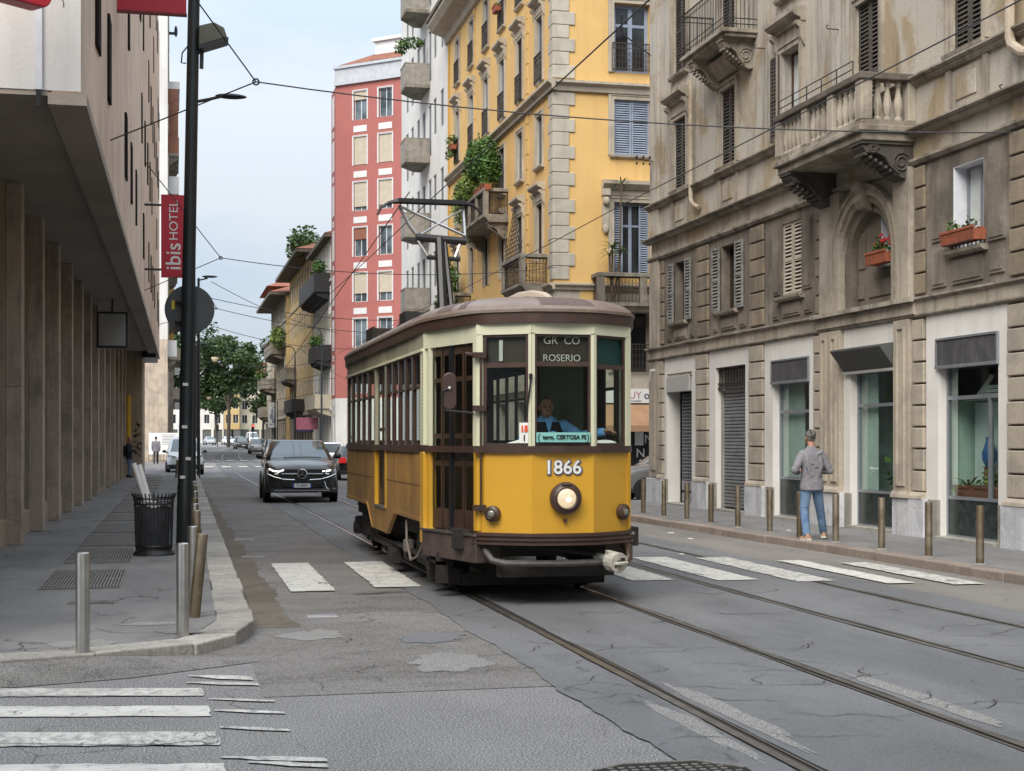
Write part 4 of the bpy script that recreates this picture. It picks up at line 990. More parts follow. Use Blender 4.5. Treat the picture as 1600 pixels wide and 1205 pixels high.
text('F     N', .42, M['white'], 'lettering', dg, (2.95, .197, 1.75)); text('N', .42, M['white'], 'lettering', dg, (3.05, .197, 1.28)); FF.mb().box(2.85, 3.15, .185, .197, 1.55, 2.0).build('notice', M['white'], dg)

# ------------------------------------------------------------ pale apartment block with solid balconies
WB = thing('pale_apartment_block', 'pale rendered apartment block with stacked pebbledash balconies next to the yellow palazzo', 'building', (12.2, 65.4, 0))
FW = Fac(WB, (0, 0, 0), R(-90)); LW = 14.0
wl_ = []; wz = []
for k in range(8):
    z = 4.5 + k * 3.62 + .9
    wz.append(z)
    for u in (-1.7, -3.6, -5.0, -6.7, -8.4, -10.3, -12): wl_.append((u - .4, u + .4, z - .8 if u < -4.2 else z, z + 1.7))
m = FW.mb(); wallgrid(m, -LW, 0, .1, 34, wl_, .08); m.build('street_wall', M['whitewall'], WB)
bx = MB(); bx.box(.4, 12, .02, LW - .02, .15, 33.9); bx.build('inner_core', M['yellow_dk'], WB); bx = MB(); bx.box(-.4, 12.4, -.02, LW + .3, 34, 34.4); bx.build('roof', M['whitewall'], WB)
FW.box('party_wall', M['yellow_dk'], -.02, .28, -.05, .3, .1, 34); bx = MB(); bx.quad((.0, LW, .1), (12, LW, .1), (12, LW, 34), (0, LW, 34)); bx.build('rear_wall', M['whitewall'], WB)
for k, z in enumerate(wz):
    for u in (-1.7, -3.6, -5.0, -6.7, -8.4, -10.3, -12):
        z0 = z - .8 if u < -4.2 else z; h = z + 1.7 - z0; w = FW.put('window', frame_mesh(.8, h, M['alu']), u, .04, z0); put('pane', pane_mesh(.72, h - .08, M['glass']), w, (0, .03, .04))
    zf = z - .95
    def bmesh_():
        m = MB(); q = [(-4.9, 0), (-4.9, -1.22), (-6.4, -1.22), (-7.6, -.4), (-7.6, 0)]
        m.prism(q, 'z', -.16, 0, 1); o = [(-4.9, 0), (-4.9, -1.22), (-6.4, -1.22), (-7.6, -.4), (-7.6, 0)]; i_ = [(-5.0, 0), (-5.0, -1.12), (-6.35, -1.12), (-7.5, -.34), (-7.5, 0)]
        for a in range(4): m.prism([o[a], o[a + 1], i_[a + 1], i_[a]], 'z', 0, .95, 0)
        for a in range(4): m.prism([(o[a][0], o[a][1] - .02), (o[a + 1][0], o[a + 1][1] - .02), i_[a + 1], i_[a]], 'z', .95, 1.02, 1)
        return m.mesh('balcony', [M['pebble'], M['trim_dk']])
    FW.put('balcony', cached('wbalc', bmesh_), 0, 0, zf)

# ------------------------------------------------------------ red corner building
RX0, RY0 = 12.15, 112.0
RD = thing('red_apartment_tower', 'tall salmon-red apartment building with white window trim and white cornice', 'building', (RX0, RY0, 0))
FR = Fac(RD, (0, 0, 0), R(-42)); FRs = Fac(RD, (0, 0, 0), R(-90))
gh = gz(RY0); z0 = 28.0 - 1.75
def u_at(px):
    k = (px - 800) / 2300; lo, hi = 0., 14.
    for _ in range(40):
        u = (lo + hi) / 2; x = RX0 + .743 * u; y = RY0 - .669 * u; q = (x * .9743 - y * .2253) / (x * .2253 + y * .9743)
        lo, hi = (u, hi) if q < k else (lo, u)
    return lo
cols_ = [2.27, 4.54, 7.6, 10.2]
wn_ = [(c - .6, c + .6, z0 - 3.43 * k - .4, z0 - 3.43 * k + 1.75) for j, c in enumerate(cols_) for k in range(7)]
m = FR.mb(); wallgrid(m, 0, 12, 4.9, 28.6, wn_, .22); m.build('front_wall', M['red'], RD); m = FR.mb(); wallgrid(m, 0, 12, gh, 4.9, [], .2); m.build('base_wall', M['whitewall'], RD)
m = FRs.mb(); wallgrid(m, -3, 0, gh, 4.9, [(-2, -1, gh + .2, 3.6)], .2, 0, 0, 1); m.build('base_wall', [M['whitewall'], M['shopdark']], RD); m = FRs.mb(); wallgrid(m, -3, 0, 4.9, 28.6, [], .2); m.build('street_wall', M['red'], RD)
m = FR.mb(); m.quad((0, 3, gh), (12, 3, gh), (12, 3, 28.6), (0, 3, 28.6)); m.quad((12, 0, gh), (12, 3, gh), (12, 3, 28.6), (12, 0, 28.6)); m.build('rear_wall', M['red'], RD)
m = FR.mb(); m.box(-.05, 12.3, -.2, 3.3, 28.6, 28.9); m.box(0, 12.2, -.12, 3.2, 28.9, 29.85); m.box(-.1, 12.4, -.25, 3.4, 29.85, 30.05); m.build('cornice', plain('pale_blue_grey_cornice', (.42, .44, .47), .7), RD)
m = FR.mb(); m.add([(.3, 0, 30.15), (12, 0, 30.15), (12, 3.3, 30.15), (.3, 3.3, 30.15), (3.2, 1.6, 31.2), (12, 1.6, 31.2)], [(0, 1, 5, 4), (1, 2, 5), (2, 3, 4, 5), (3, 0, 4)]); m.build('roof', M['rooftile'], RD); m = FR.mb(); m.box(2.8, 8, 1.2, 3, 30.2, 31.9); m.box(2.6, 8.2, 1.0, 3.2, 31.9, 32.15); m.build('roof_storey', M['whitetrim'], RD)
for j, c in enumerate(cols_):
    for k in range(7):
        zb = z0 - 3.43 * k - .4; w = 1.2
        wn2 = window(FR, c, zb, w, 2.15, M['whitetrim'], M['glass_sky'], .16, blind=[(.3, M['blind']), (.97, M['blind']), (.85, M['blind']), (.4, M['blind_br']), (.7, M['blind']), None, (.2, M['blind'])][k] if not (j == 1 and k in (0, 3, 5)) else None)
        put('surround', surround_mesh(w, 2.15, M['whitetrim'], .11, .03), wn2, (0, -.16, 0)); FR.box('spandrel_panel', M['whitetrim'], c - w / 2, c + w / 2, -.03, 0, zb - .92, zb - .45)
for k in range(7):
    zb = z0 - 3.43 * k - .4; FRs.box('surround', M['whitetrim'], -2.2, -1.0, -.03, 0, zb - .1, zb + 2.25); FRs.box('spandrel_panel', M['whitetrim'], -2.0, -1.2, -.03, 0, zb - .92, zb - .45)

# ------------------------------------------------------------ houses further down on the right
def house(name, label, y0, L, H, wall, floors, cat='building', wcols=None, base=None, rooff=None, trim='whitetrim', bays=(), x0=12.2, fh=3.6, z1=4.2, wh=2.0, ww=.9, eave=.6, side=None, wcount=6, shm=None):
    gh = gz(y0); h = thing(name, label, cat, (x0, y0, 0)); f = Fac(h, (0, 0, 0), R(-90))
    us = [-(L * (i + .5) / wcount) for i in range(wcount)]
    m = f.mb(); wallgrid(m, -L, 0, z1, H, [(u - ww / 2, u + ww / 2, z1 + .9 + fh * k, z1 + .9 + fh * k + wh) for u in us for k in range(floors)], .1); m.build('street_wall', M[wall], h)
    m = f.mb(); wallgrid(m, -L, 0, gh, z1, [(u - ww * .8, u + ww * .8, gh + .3, 3.6) for u in us], .25, 0, 0, 1); m.build('ground_floor_wall', [M[base or 'brownst'], M['shopdark']], h)
    m = MB(); m.quad((0, 0, gh), (11, 0, gh), (11, 0, H), (0, 0, H)); m.quad((0, L, gh), (0, L, H), (11, L, H), (11, L, gh)); m.quad((11, 0, gh), (11, L, gh), (11, L, H), (11, 0, H)); m.build('side_wall', M[side or wall], h)
    m = MB(); m.box(.5, 10.8, .3, L - .3, gh, H - .1); m.build('inner_core', M['shopdark'], h)
    m = MB(); m.box(-eave, 11.2, -.25, L + .25, H, H + .3); m.build('eave', M['eave'], h)
    m = MB(); e = eave; m.add([(-e, -.3, H + .3), (11.2, -.3, H + .3), (11.2, L + .3, H + .3), (-e, L + .3, H + .3), (5, min(5, L * .4), H + 2.6), (5, L - min(5, L * .4), H + 2.6)], [(0, 1, 4), (1, 2, 5, 4), (2, 3, 5), (3, 0, 4, 5)]); m.build('roof', M[rooff or 'rooftile'], h)
    f.mb().box(-L, .05, -.15, 0, z1 - .15, z1 + .15).build('string_course', M[trim], h); f.mb().box(-L, .05, -.1, 0, z1 + fh * (floors - 1) + .1, z1 + fh * (floors - 1) + .3).build('string_course', M[trim], h)
    for u in us:
        for k in range(floors):
            window(f, u, z1 + .9 + fh * k, ww, wh, M['wood'], M['glass'], .05, shut='closed' if (k + int(u)) % 3 == 0 and shm else None, shm=M[shm] if shm else None, sur=M[trim])
    return h, f
hb, f = house('cream_house', 'cream rendered house with a long dark balcony below its roof, left of the red tower', 115.2, 15.5, 17.6, 'cream', 4, fh=3.3, trim='whitetrim', base='whitewall')
def solid_balcony(f, u0, u1, z, d, mat, h=1.0, corbels=8, cm=None):
    f.mb().box(u0, u1, -d, 0, z - .2, z).build('balcony_slab', cm or mat, f.p); m = f.mb(); m.box(u0, u1, -d, -d + .08, z, z + h); m.box(u0, u0 + .08, -d + .08, 0, z, z + h); m.box(u1 - .08, u1, -d + .08, 0, z, z + h); m.build('balcony_front', mat, f.p)
    me = cached(('cb', d, (cm or mat).name), lambda: MB().prism([(0, 0), (-d * .9, 0), (-d * .8, -.25), (-d * .3, -.5), (0, -.6)], 'x', -.12, .12).mesh('corbel', cm or mat))
    for i in range(corbels): f.put('corbel', me, u0 + .3 + (u1 - u0 - .6) * i / (corbels - 1), 0, z - .2)
solid_balcony(f, -15, -1.0, 13.6, 1.3, M['darkmetal'], 1.3, 14)
solid_balcony(f, -7, -.3, 8.2, 1.2, M['darkmetal'], 1.0, 5); solid_balcony(f, -9, -.2, 4.4, 1.3, M['cream'], .9, 5)
f.mb().box(-7.2, -6.9, -2.2, -.4, 2.6, 3.6).build('shop_sign', M['inkpink'], hb); f.mb().box(-12.2, -11.9, -1.8, -.3, 2.4, 3.2).build('shop_sign', M['inkblue'], hb)
hb, f = house('ochre_house', 'ochre house with deep eaves and narrow windows beyond the cream house', 131.2, 26, 18.4, 'ochre', 4, wcount=9, fh=3.5, trim='trim', eave=1.5, shm='sh_dark')
solid_balcony(f, -18, -8, 4.6, 1.2, M['darkmetal'], 1.0, 8); solid_balcony(f, -25, -17, 8.0, 1.1, M['trim_dk'], 1.0, 6); f.mb().box(-10, -.2, -.3, 0, 3.1, 3.7).build('shop_sign', M['sh_blue'], hb)
hb, f = house('corbelled_house', 'brown stone house with heavily corbelled balconies under a red hipped roof', 158, 24, 17.2, 'brownst', 4, wcount=8, fh=3.4, trim='trim', eave=1.8, side='ochre', x0=11.9)
for z in (7.9, 4.6): solid_balcony(f, -23.5, -15, z, 1.7, M['trim_dk'], 1.0, 8)
solid_balcony(f, -14, -2, 11.2, 1.5, M['trim_dk'], 1.0, 8)
m = MB(); m.box(.5, 8, 12, 24, 17.3, 19.2); m.build('roof_storey', M['cream'], hb); m = MB(); m.add([(-1.4, 10.5, 19.2), (9.5, 10.5, 19.2), (9.5, 25.5, 19.2), (-1.4, 25.5, 19.2), (4, 16, 21.6), (4, 20, 21.6)], [(0, 1, 4), (1, 2, 5, 4), (2, 3, 5), (3, 0, 4, 5), (3, 2, 1, 0)]); m.build('roof', M['rooftile'], hb)
house('far_beige_house', 'beige house at the far end of the right-hand row behind the street tree', 190, 30, 15, 'cream', 3, wcount=8, trim='trim', x0=13.5)
# ------------------------------------------------------------ concrete hotel on the left
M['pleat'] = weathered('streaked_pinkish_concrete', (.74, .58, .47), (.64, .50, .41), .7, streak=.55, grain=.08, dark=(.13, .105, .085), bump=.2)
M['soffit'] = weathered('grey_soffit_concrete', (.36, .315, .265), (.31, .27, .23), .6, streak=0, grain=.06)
M['fin'] = weathered('brown_concrete_pillar', (.47, .385, .305), (.36, .30, .24), 1.5, streak=.5, grain=.2, bump=.5, rnd=.1)
M['beige'] = weathered('beige_door_frame', (.38, .31, .23), (.33, .27, .20), 1, streak=.3, grain=.08)
M['endwall'] = weathered('peeling_white_wall', (.66, .66, .645), (.60, .59, .56), .7, .4, .65, .2, (.3, .27, .22), .06, bump=.25)
M['signred'] = plain('red_sign_lacquer', (.46, .018, .035), .45, var=.06)
HO = thing('concrete_hotel', 'concrete hotel with an overhanging pinkish pleated upper front above brown concrete pillars', 'building', (-1.03, 17.5, 0), R(90) - .0075)
H_ = Fac(HO); HL = 54.0
# upper block with sawtooth panels, one panel object per fold
pm = MB(); pm.add([(0, 0, 5.66), (1.62, -.07, 5.66), (1.62, 0, 5.66), (0, 0, 21), (1.62, -.07, 21), (1.62, 0, 21)], [(0, 1, 4, 3), (1, 2, 5, 4), (0, 2, 1), (3, 4, 5)]); pm = pm.mesh('facade_panel', M['pleat'])
for k in range(33): put('facade_panel', pm, HO, (.05 + k * 1.635, 0, 0))
m = MB(); m.quad((0, .0, 5.66), (HL, .0, 5.66), (HL, .0, 21.2), (0, .0, 21.2)); m.quad((HL, 0, 5.6), (HL, 9, 5.6), (HL, 9, 21.2), (HL, 0, 21.2)); m.quad((0, 0, 21.2), (HL, 0, 21.2), (HL, 9, 21.2), (0, 9, 21.2)); m.build('street_wall', M['pleat'], HO)
m = MB(); m.quad((-.01, 9, 5.7), (-.01, -.02, 5.7), (-.01, -.02, 21.2), (-.01, 9, 21.2)); m.build('end_wall', M['endwall'], HO)
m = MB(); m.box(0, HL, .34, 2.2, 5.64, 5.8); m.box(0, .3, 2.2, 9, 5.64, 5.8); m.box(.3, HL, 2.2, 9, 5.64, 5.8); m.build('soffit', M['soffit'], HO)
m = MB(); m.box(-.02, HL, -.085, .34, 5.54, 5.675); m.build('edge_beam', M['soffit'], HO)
m = MB(); m.box(-.04, -.012, .40, .475, 5.7, 7.4); m.build('cable_duct', M['reveal_w'], HO); m = MB(); m.box(-.05, 0, .41, .465, 5.5, 5.69); m.build('duct_clip', M['black'], HO)
ck = MB(); rr = random.Random(4)
for pts in ([(1.35, 7.35), (1.0, 7.33), (.9, 7.22), (.78, 7.28), (.72, 7.46)], [(.85, 7.26), (.6, 7.14), (.35, 7.1), (.1, 7.12)], [(.3, 7.1), (.26, 7.3), (.3, 7.55)], [(.25, 7.05), (.28, 6.8), (.24, 6.6)]):
    p = []
    for (a, b), (c, d) in zip(pts[:-1], pts[1:]):
        for t in range(4): p.append((-.012, (a + (c - a) * t / 4) * .66 + rr.uniform(-.012, .012), b + (d - b) * t / 4 + rr.uniform(-.012, .012)))
    ck.tube(p, .006, 4)
ck.build('wall_crack', M['groove'], HO)
sw = MB().box(0, .62, -.085, 0, 0, 1.25).mesh('window', plain('dark_slit_window', (.02, .017, .015), .9, spec=.1))
rr = random.Random(12)
for r in range(5):
    for k in range(16):
        u = 2.2 + k * 3.27 + (1.63 if r % 2 else 0); z = 6.9 + r * 2.95
        if rr.random() < .72: put('window', sw, HO, (u + rr.choice([0, .3]), 0, z))
# pillars, sills, frames and dark glazing under the overhang
cm = MB().box(-.19, .19, .01, .24, .12, 5.64).box(-.2, .2, 0, .24, .12, 2.52).box(-.2, .2, 0, .24, 2.535, 5.64).mesh('pillar', M['fin']); fm_ = MB().box(-.32, .3, 0, .2, .12, 5.64).mesh('door_frame', M['beige']); sm_ = MB().box(.3, 3.17, 0, .18, .12, .52).mesh('sill_wall', M['beige'])
gm_ = MB().box(.3, 3.17, 0, .03, .52, 5.64).mesh('glazing', M['glass']); tm_ = MB().box(.3, 3.17, 0, .06, 2.55, 2.62).mesh('transom', M['darkmetal'])
u = -4.2
while u < 49:
    put('pillar', cm, HO, (u, 1.24, 0), bevel=.012); put('door_frame', fm_, HO, (u, 1.482, 0))
    if u < 46: put('sill_wall', sm_, HO, (u, 1.44, 0), bevel=.01); put('glazing', gm_, HO, (u, 1.66, 0)); put('transom', tm_, HO, (u, 1.6, 0))
    u += 3.48
m = MB(); m.box(-6, 50, 1.72, 9, .1, 5.63); m.build('inner_core', M['shopdark'], HO)
m = MB(); m.box(49.6, 53.9, .6, 3, .1, 5.63); m.build('end_block', M['beige'], HO); m = MB(); m.box(49.2, 53.9, .0, .6, 5.36, 5.54); m.build('end_beam', M['black'], HO)
m = MB(); m.tube([(49.45, 1.2, 1.0), (49.45, 1.2, 3.45), (49.5, 1.2, 3.6), (49.62, 1.2, 3.62)], .12, 10); m.build('gas_pipe', plain('yellow_gas_pipe', (.60, .36, .01), .5), HO, smooth=True)
gr = MB(); rr = random.Random(2)
for k in range(9):
    p = [Vector((49.585, rr.uniform(.64, 1.0), .95 + k * .16 + rr.uniform(0, .32))) for _ in range(4)]; q = []
    for i in range(3): q += [p[i].lerp(p[i + 1], t / 4) + Vector((0, 0, .06 * math.sin(3.14 * t / 4))) for t in range(4)]
    gr.tube(q + [p[3]], .012 + .01 * rr.random(), 4)
gr.build('graffiti', M['black'], HO)
# hanging sign box under the overhang
m = MB(); m.box(-.40, .40, -.1, .1, -.48, .48); hs_ = thing('hanging_sign', 'blank pale square box sign hanging below the hotel overhang', 'sign', (-1.6, 42.3, 4.78))
m = MB(); m.box(-.36, .36, -.105, .105, -.44, .44); m.build('sign_panel', M['panel_lt'], hs_); m = MB(); m.box(-.42, .42, -.09, .09, .44, .5); m.box(-.42, .42, -.09, .09, -.5, -.44); m.box(-.42, -.36, -.09, .09, -.44, .44); m.box(.36, .42, -.09, .09, -.44, .44); m.cyl((0, 0, .5), (0, 0, .86), .03, n=6); m.build('sign_frame', M['black'], hs_)
# red banner with the hotel name
bn = thing('hotel_banner', 'red vertical banner with white hotel lettering, fixed to the hotel front', 'sign', (.07, 44.6, 6.52)); bw, bh = .62, 2.12
m = MB(); m.box(-.37, .37, -.04, .04, 0, 2.44); m.build('banner_cloth', M['signred'], bn)
text('ibis', .62, M['white'], 'lettering', bn, (-.0, -.046, .62), rot=(R(90), R(-90), 0), bold=.004); text('HOTEL', .36, M['white'], 'lettering', bn, (-.0, -.046, 1.68), rot=(R(90), R(-90), 0), sx=1.05)
m = MB(); m.box(-.92, -.37, -.02, .02, .2, .26); m.box(-.92, -.37, -.02, .02, 2.1, 2.16); m.build('banner_bracket', M['darkmetal'], bn)
hs2 = thing('upper_hotel_sign', 'red rectangular hotel sign cut by the top edge, above the banner', 'sign', (-.72, 26.0, 9.06)); m = MB(); m.box(-.2, .97, -.06, .06, 0, 1.5); m.build('sign_box', M['signred'], hs2); m = MB(); m.box(-.21, .98, -.065, .065, -.03, 0); m.build('sign_edge', plain('dark_red_edge', (.16, .01, .015), .5), hs2)
hs3 = thing('corner_hotel_sign', 'glossy red rounded corner sign high on the white end wall', 'sign', (-1.32, 16.6, 6.34), R(40))
q = [(0, 1.5), (-3, 1.5), (-3, 0)] + [(-.14 + .14 * math.sin(t), .14 - .14 * math.cos(t)) for t in [math.pi / 2 * k / 6 for k in range(7)]]
m = MB(); m.prism(q, 'y', -.12, .12); m.build('sign_box', M['signred'], hs3, bevel=.02)

# ------------------------------------------------------------ further houses on the left
def lhouse(name, label, y0, L, x0, H, wall, floors, fh, base='fin', wcount=5, z1=4.0, ww=1.0, wh=1.9):
    gh = gz(y0); h = thing(name, label, 'building', (x0, y0, 0), R(90)); f = Fac(h); us = [L * (i + .5) / wcount for i in range(wcount)]
    m = f.mb(); wallgrid(m, 0, L, z1, H, [(u - ww / 2, u + ww / 2, z1 + .9 + fh * k, z1 + .9 + fh * k + wh) for u in us for k in range(floors)], .1); m.build('street_wall', M[wall], h)
    m = f.mb(); wallgrid(m, 0, L, gh, z1, [(u - .8, u + .8, gh + .3, 3.4) for u in us[1:]], .15, 0, 0, 1); m.build('ground_floor_wall', [M[base], M['shopdark']], h)
    m = MB(); m.quad((0, 9, gh), (0, 0, gh), (0, 0, H), (0, 9, H)); m.quad((L, 0, gh), (L, 9, gh), (L, 9, H), (L, 0, H)); m.quad((0, 0, H), (L, 0, H), (L, 9, H), (0, 9, H)); m.build('end_wall', M[wall], h); m = MB(); m.box(-.03, -.005, .01, 9, gh, 8.5); m.build('end_base', M[base], h); m = MB(); m.box(-.1, L + .1, -.3, 9, H, H + .3); m.build('roof_edge', M['eave'], h)
    for u in us:
        for k in range(floors): window(f, u, z1 + .9 + fh * k, ww, wh, M['wood'], M['glass'], .05, sur=M['trim'])
    return h, f
h, f = lhouse('loggia_house', 'pale house with brick-fronted loggia balconies just beyond the hotel', 101.5, 24, -.25, 38, 'whitewall', 9, 3.55)
M['brick'] = weathered('brown_brick', (.26, .115, .07), (.20, .09, .06), 3, grain=.25)
for (u, z, mm, hgt, dd) in [(2, 21.4, 'brick', 1.1, .75), (2, 18.6, 'whitewall', 1.2, .75), (1, 7.4, 'whitewall', 1.1, .6), (12, 14.4, 'whitewall', 1.1, .7), (12, 10.9, 'whitewall', 1.1, .7)]: solid_balcony(f, u, u + 7, z, dd, M[mm], hgt, 4, M['trim_dk'])
f.mb().box(2, 9, -.8, 0, 25.8, 26.3).build('loggia_roof', M['whitewall'], h); f.mb().box(2.0, 2.3, -.7, 0, 22.5, 25.8).build('loggia_pier', M['brick'], h); f.mb().box(8.7, 9, -.7, 0, 22.5, 25.8).build('loggia_pier', M['brick'], h)
m = f.mb(); m.box(3.5, 3.9, -.5, 0, 30.0, 30.1); m.ell((3.7, -.55, 30.2), .18, .12, .4, 8, 6); m.build('satellite_bracket', M['darkmetal'], h)
h, f = lhouse('orange_house', 'orange house with small balconies behind the round sign on the left', 126, 26, .15, 19, 'yellow_dk', 4, 3.3)
for z in (5.2, 8.5, 11.8): solid_balcony(f, 1, 7, z, .8, M['cream'], .9, 3, M['trim_dk'])
for z in (7.2, 4.3): f.mb().box(.6, .9, -.5, -.1, z, z + .6).build('air_conditioner', M['white'], h)
lhouse('grey_end_house', 'grey house at the far end of the left-hand row', 152.5, 40, -2.5, 15, 'cream', 3, 3.4, wcount=10)

# ------------------------------------------------------------ houses closing the view far behind the trees
def fhouse(name, label, x0, w, y, H, wall, floors, n):
    gh = gz(y); h = thing(name, label, 'building', (x0, y, 0)); f = Fac(h); fh = (H - 5) / floors; us = [w * (i + .5) / n for i in range(n)]
    m = f.mb(); wallgrid(m, 0, w, gh, H, [(u - .6, u + .6, gh + 4.6 + fh * k, gh + 4.6 + fh * k + fh * .6) for u in us for k in range(floors)] + [(u - 1, u + 1, gh + .2, gh + 3.2) for u in us], .2, 0, 0, 1); m.build('front_wall', [M[wall], M['shopdark']], h)
    m = MB(); m.box(0, w, .25, 10, gh, H); m.build('inner_core', M[wall], h); m = MB(); m.add([(-.5, -.5, H), (w + .5, -.5, H), (w + .5, 10.5, H), (-.5, 10.5, H), (w / 2, 5, H + 2.4)], [(0, 1, 4), (1, 2, 4), (2, 3, 4), (3, 0, 4), (3, 2, 1, 0)]); m.build('roof', M['rooftile'], h)
    for u in us:
        for k in range(floors): p = f.put('window', frame_mesh(1.2, fh * .6, M['whitetrim']), u, .1, gh + 4.6 + fh * k); put('pane', pane_mesh(1.12, fh * .6 - .08, M['glass']), p, (0, .03, .04))
fhouse('far_grey_house', 'pale grey house front closing the street beyond the parked vans, left end', -6, 17.9, 352, 19, 'whitewall', 4, 7)
fhouse('far_orange_house', 'narrow orange house front at the end of the street, between pale houses', 12.0, 3.3, 346, 15, 'ochre', 3, 2)
fhouse('far_cream_house', 'cream house front at the end of the street right of the narrow orange one', 15.5, 12, 350, 18, 'cream', 4, 5)
fhouse('far_brown_house', 'grey-beige house front seen through the thin right-hand tree', 27.7, 16, 350, 20, 'trim', 5, 6)
# ------------------------------------------------------------ the tram
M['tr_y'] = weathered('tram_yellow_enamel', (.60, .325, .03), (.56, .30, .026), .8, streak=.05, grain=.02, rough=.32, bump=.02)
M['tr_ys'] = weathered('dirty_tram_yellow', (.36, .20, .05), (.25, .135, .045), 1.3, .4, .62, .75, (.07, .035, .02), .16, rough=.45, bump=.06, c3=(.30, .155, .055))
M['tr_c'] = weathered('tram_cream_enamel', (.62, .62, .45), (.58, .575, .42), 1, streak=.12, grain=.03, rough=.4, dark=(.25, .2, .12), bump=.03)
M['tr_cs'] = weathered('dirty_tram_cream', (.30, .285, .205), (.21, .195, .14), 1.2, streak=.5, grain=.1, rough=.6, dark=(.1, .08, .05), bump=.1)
M['tr_b'] = weathered('tram_brown_trim', (.050, .028, .022), (.065, .036, .027), 3, streak=.2, grain=.15, rough=.42, bump=.1)
M['tr_roof'] = weathered('faded_brown_roof_paint', (.145, .105, .082), (.21, .16, .13), 1.4, .4, .65, .25, (.07, .045, .038), .15, rough=.4, bump=.12, c3=(.22, .185, .165))
M['tr_band'] = weathered('dark_roof_band', (.085, .05, .04), (.105, .065, .05), 2, streak=.1, grain=.1, rough=.5)
M['tr_under'] = weathered('grimy_underframe', (.014, .012, .011), (.024, .020, .018), 4, streak=.3, grain=.3, rough=.75, bump=.3)
M['tr_step'] = weathered('scuffed_brown_step', (.085, .06, .052), (.06, .042, .036), 3, streak=.3, grain=.25, rough=.6)
M['tr_glass'] = glass_thin('tram_glass', (.93, .96, .94), .4)
M['tr_wood'] = weathered('tram_door_wood', (.062, .034, .022), (.042, .024, .017), 3, streak=.35, grain=.2, rough=.4)
M['tr_int'] = plain('dark_cab_interior', (.03, .02, .015), .8)
M['tr_green'] = plain('pale_green_cab_panel', (.13, .155, .12), .7)
M['coupler'] = weathered('dusty_white_coupler', (.42, .40, .34), (.30, .28, .23), 9, grain=.3, rough=.8)
M['turq'] = plain('turquoise_board', (.22, .50, .46), .6, var=.04)
TR = thing('tram', 'vintage yellow and cream single-car tram with brown roof and raised pantograph, numbered 1866', 'tram', (3.92, 14.6, 0))
def slab(mb, P, Q, z0, z1, t=.04, m=0, out=0.):
    """vertical slab between plan points, thickness inwards (to the tram's axis)"""
    P = Vector(P); Q = Vector(Q); d = (Q - P).normalized(); n = Vector((-d.y, d.x))
    mid = (P + Q) / 2
    if n.dot(Vector((0, 5.5)) - mid) < 0: n = -n
    a = P - n * out; b = Q - n * out; c = Q + n * t; e = P + n * t
    vs = [(a.x, a.y, z0), (b.x, b.y, z0), (c.x, c.y, z0), (e.x, e.y, z0), (a.x, a.y, z1), (b.x, b.y, z1), (c.x, c.y, z1), (e.x, e.y, z1)]
    return mb.add(vs, [(0, 3, 2, 1), (4, 5, 6, 7), (0, 1, 5, 4), (1, 2, 6, 5), (2, 3, 7, 6), (3, 0, 4, 7)], m)
def lerp(P, Q, t): return (P[0] + (Q[0] - P[0]) * t, P[1] + (Q[1] - P[1]) * t)
def PT(s): return {'A': (s * .33, .03), 'B': (s * .83, .38), 'C': (s * 1.175, 1.67), 'D': (s * 1.175, 9.0), 'E': (s * .83, 11.3), 'F': (s * .33, 11.62)}
Lp, Rp = PT(-1), PT(1)
# smooth plan outline, anticlockwise from front centre
def outline(off=0, n=7):
    L = PT(1); seq = [(0, 0.0), L['A'], L['B'], L['C'], L['D'], L['E'], L['F'], (0, 11.65)]
    half = []
    for a, b in zip(seq[:-1], seq[1:]):
        k = 10 if abs(a[1] - b[1]) > 4 else n
        for i in range(k): half.append(lerp(a, b, i / k))
    half.append(seq[-1])
    for _ in range(2): half = [half[0]] + [((p[0] + 2 * q[0] + r[0]) / 4, (p[1] + 2 * q[1] + r[1]) / 4) for p, q, r in zip(half[:-2], half[1:-1], half[2:])] + [half[-1]]
    pts = half + [(-x, y) for x, y in reversed(half[1:-1])]
    if off:
        out = []; k = len(pts)
        for i, p in enumerate(pts):
            a = pts[i - 1]; b = pts[(i + 1) % k]; d = Vector((b[0] - a[0], b[1] - a[1])).normalized(); out.append((p[0] + d.y * off, p[1] - d.x * off))
        return out
    return pts
def band(z0, z1, o0, o1, mat, name, ymax=None):
    A = outline(o0); B = outline(o1); m = MB(); k = len(A); idx = list(range(k))
    if ymax: idx = [i - k if i > k // 2 else i for i in range(k) if A[i][1] <= ymax]; idx.sort()
    m.loft([[(q[i][0], q[i][1], z) for i in idx] for q, z in ((A, z0), (B, z0), (B, z1), (A, z1), (A, z0))], closed=not ymax, caps=False)
    return m.build(name, mat, TR, smooth=True, ang=30)
# front faces
for e, (L_, sgn) in {'front': (None, 1)}.items():
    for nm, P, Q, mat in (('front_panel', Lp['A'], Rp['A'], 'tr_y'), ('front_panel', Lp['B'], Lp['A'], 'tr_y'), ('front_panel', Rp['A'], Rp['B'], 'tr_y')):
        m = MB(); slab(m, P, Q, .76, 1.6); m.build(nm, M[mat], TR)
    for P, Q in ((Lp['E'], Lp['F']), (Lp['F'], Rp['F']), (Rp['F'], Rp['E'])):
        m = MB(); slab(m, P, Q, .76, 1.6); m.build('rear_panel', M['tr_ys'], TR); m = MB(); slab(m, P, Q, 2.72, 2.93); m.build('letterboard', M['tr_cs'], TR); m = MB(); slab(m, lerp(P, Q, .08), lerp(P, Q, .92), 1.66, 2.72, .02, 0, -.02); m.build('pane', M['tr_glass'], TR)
band(1.59, 1.66, -.02, .035, M['tr_b'], 'belt_rail')
band(2.925, 3.05, -.06, .05, M['tr_b'], 'gutter'); band(3.035, 3.065, .03, .065, M['tr_roof'], 'gutter_lip')
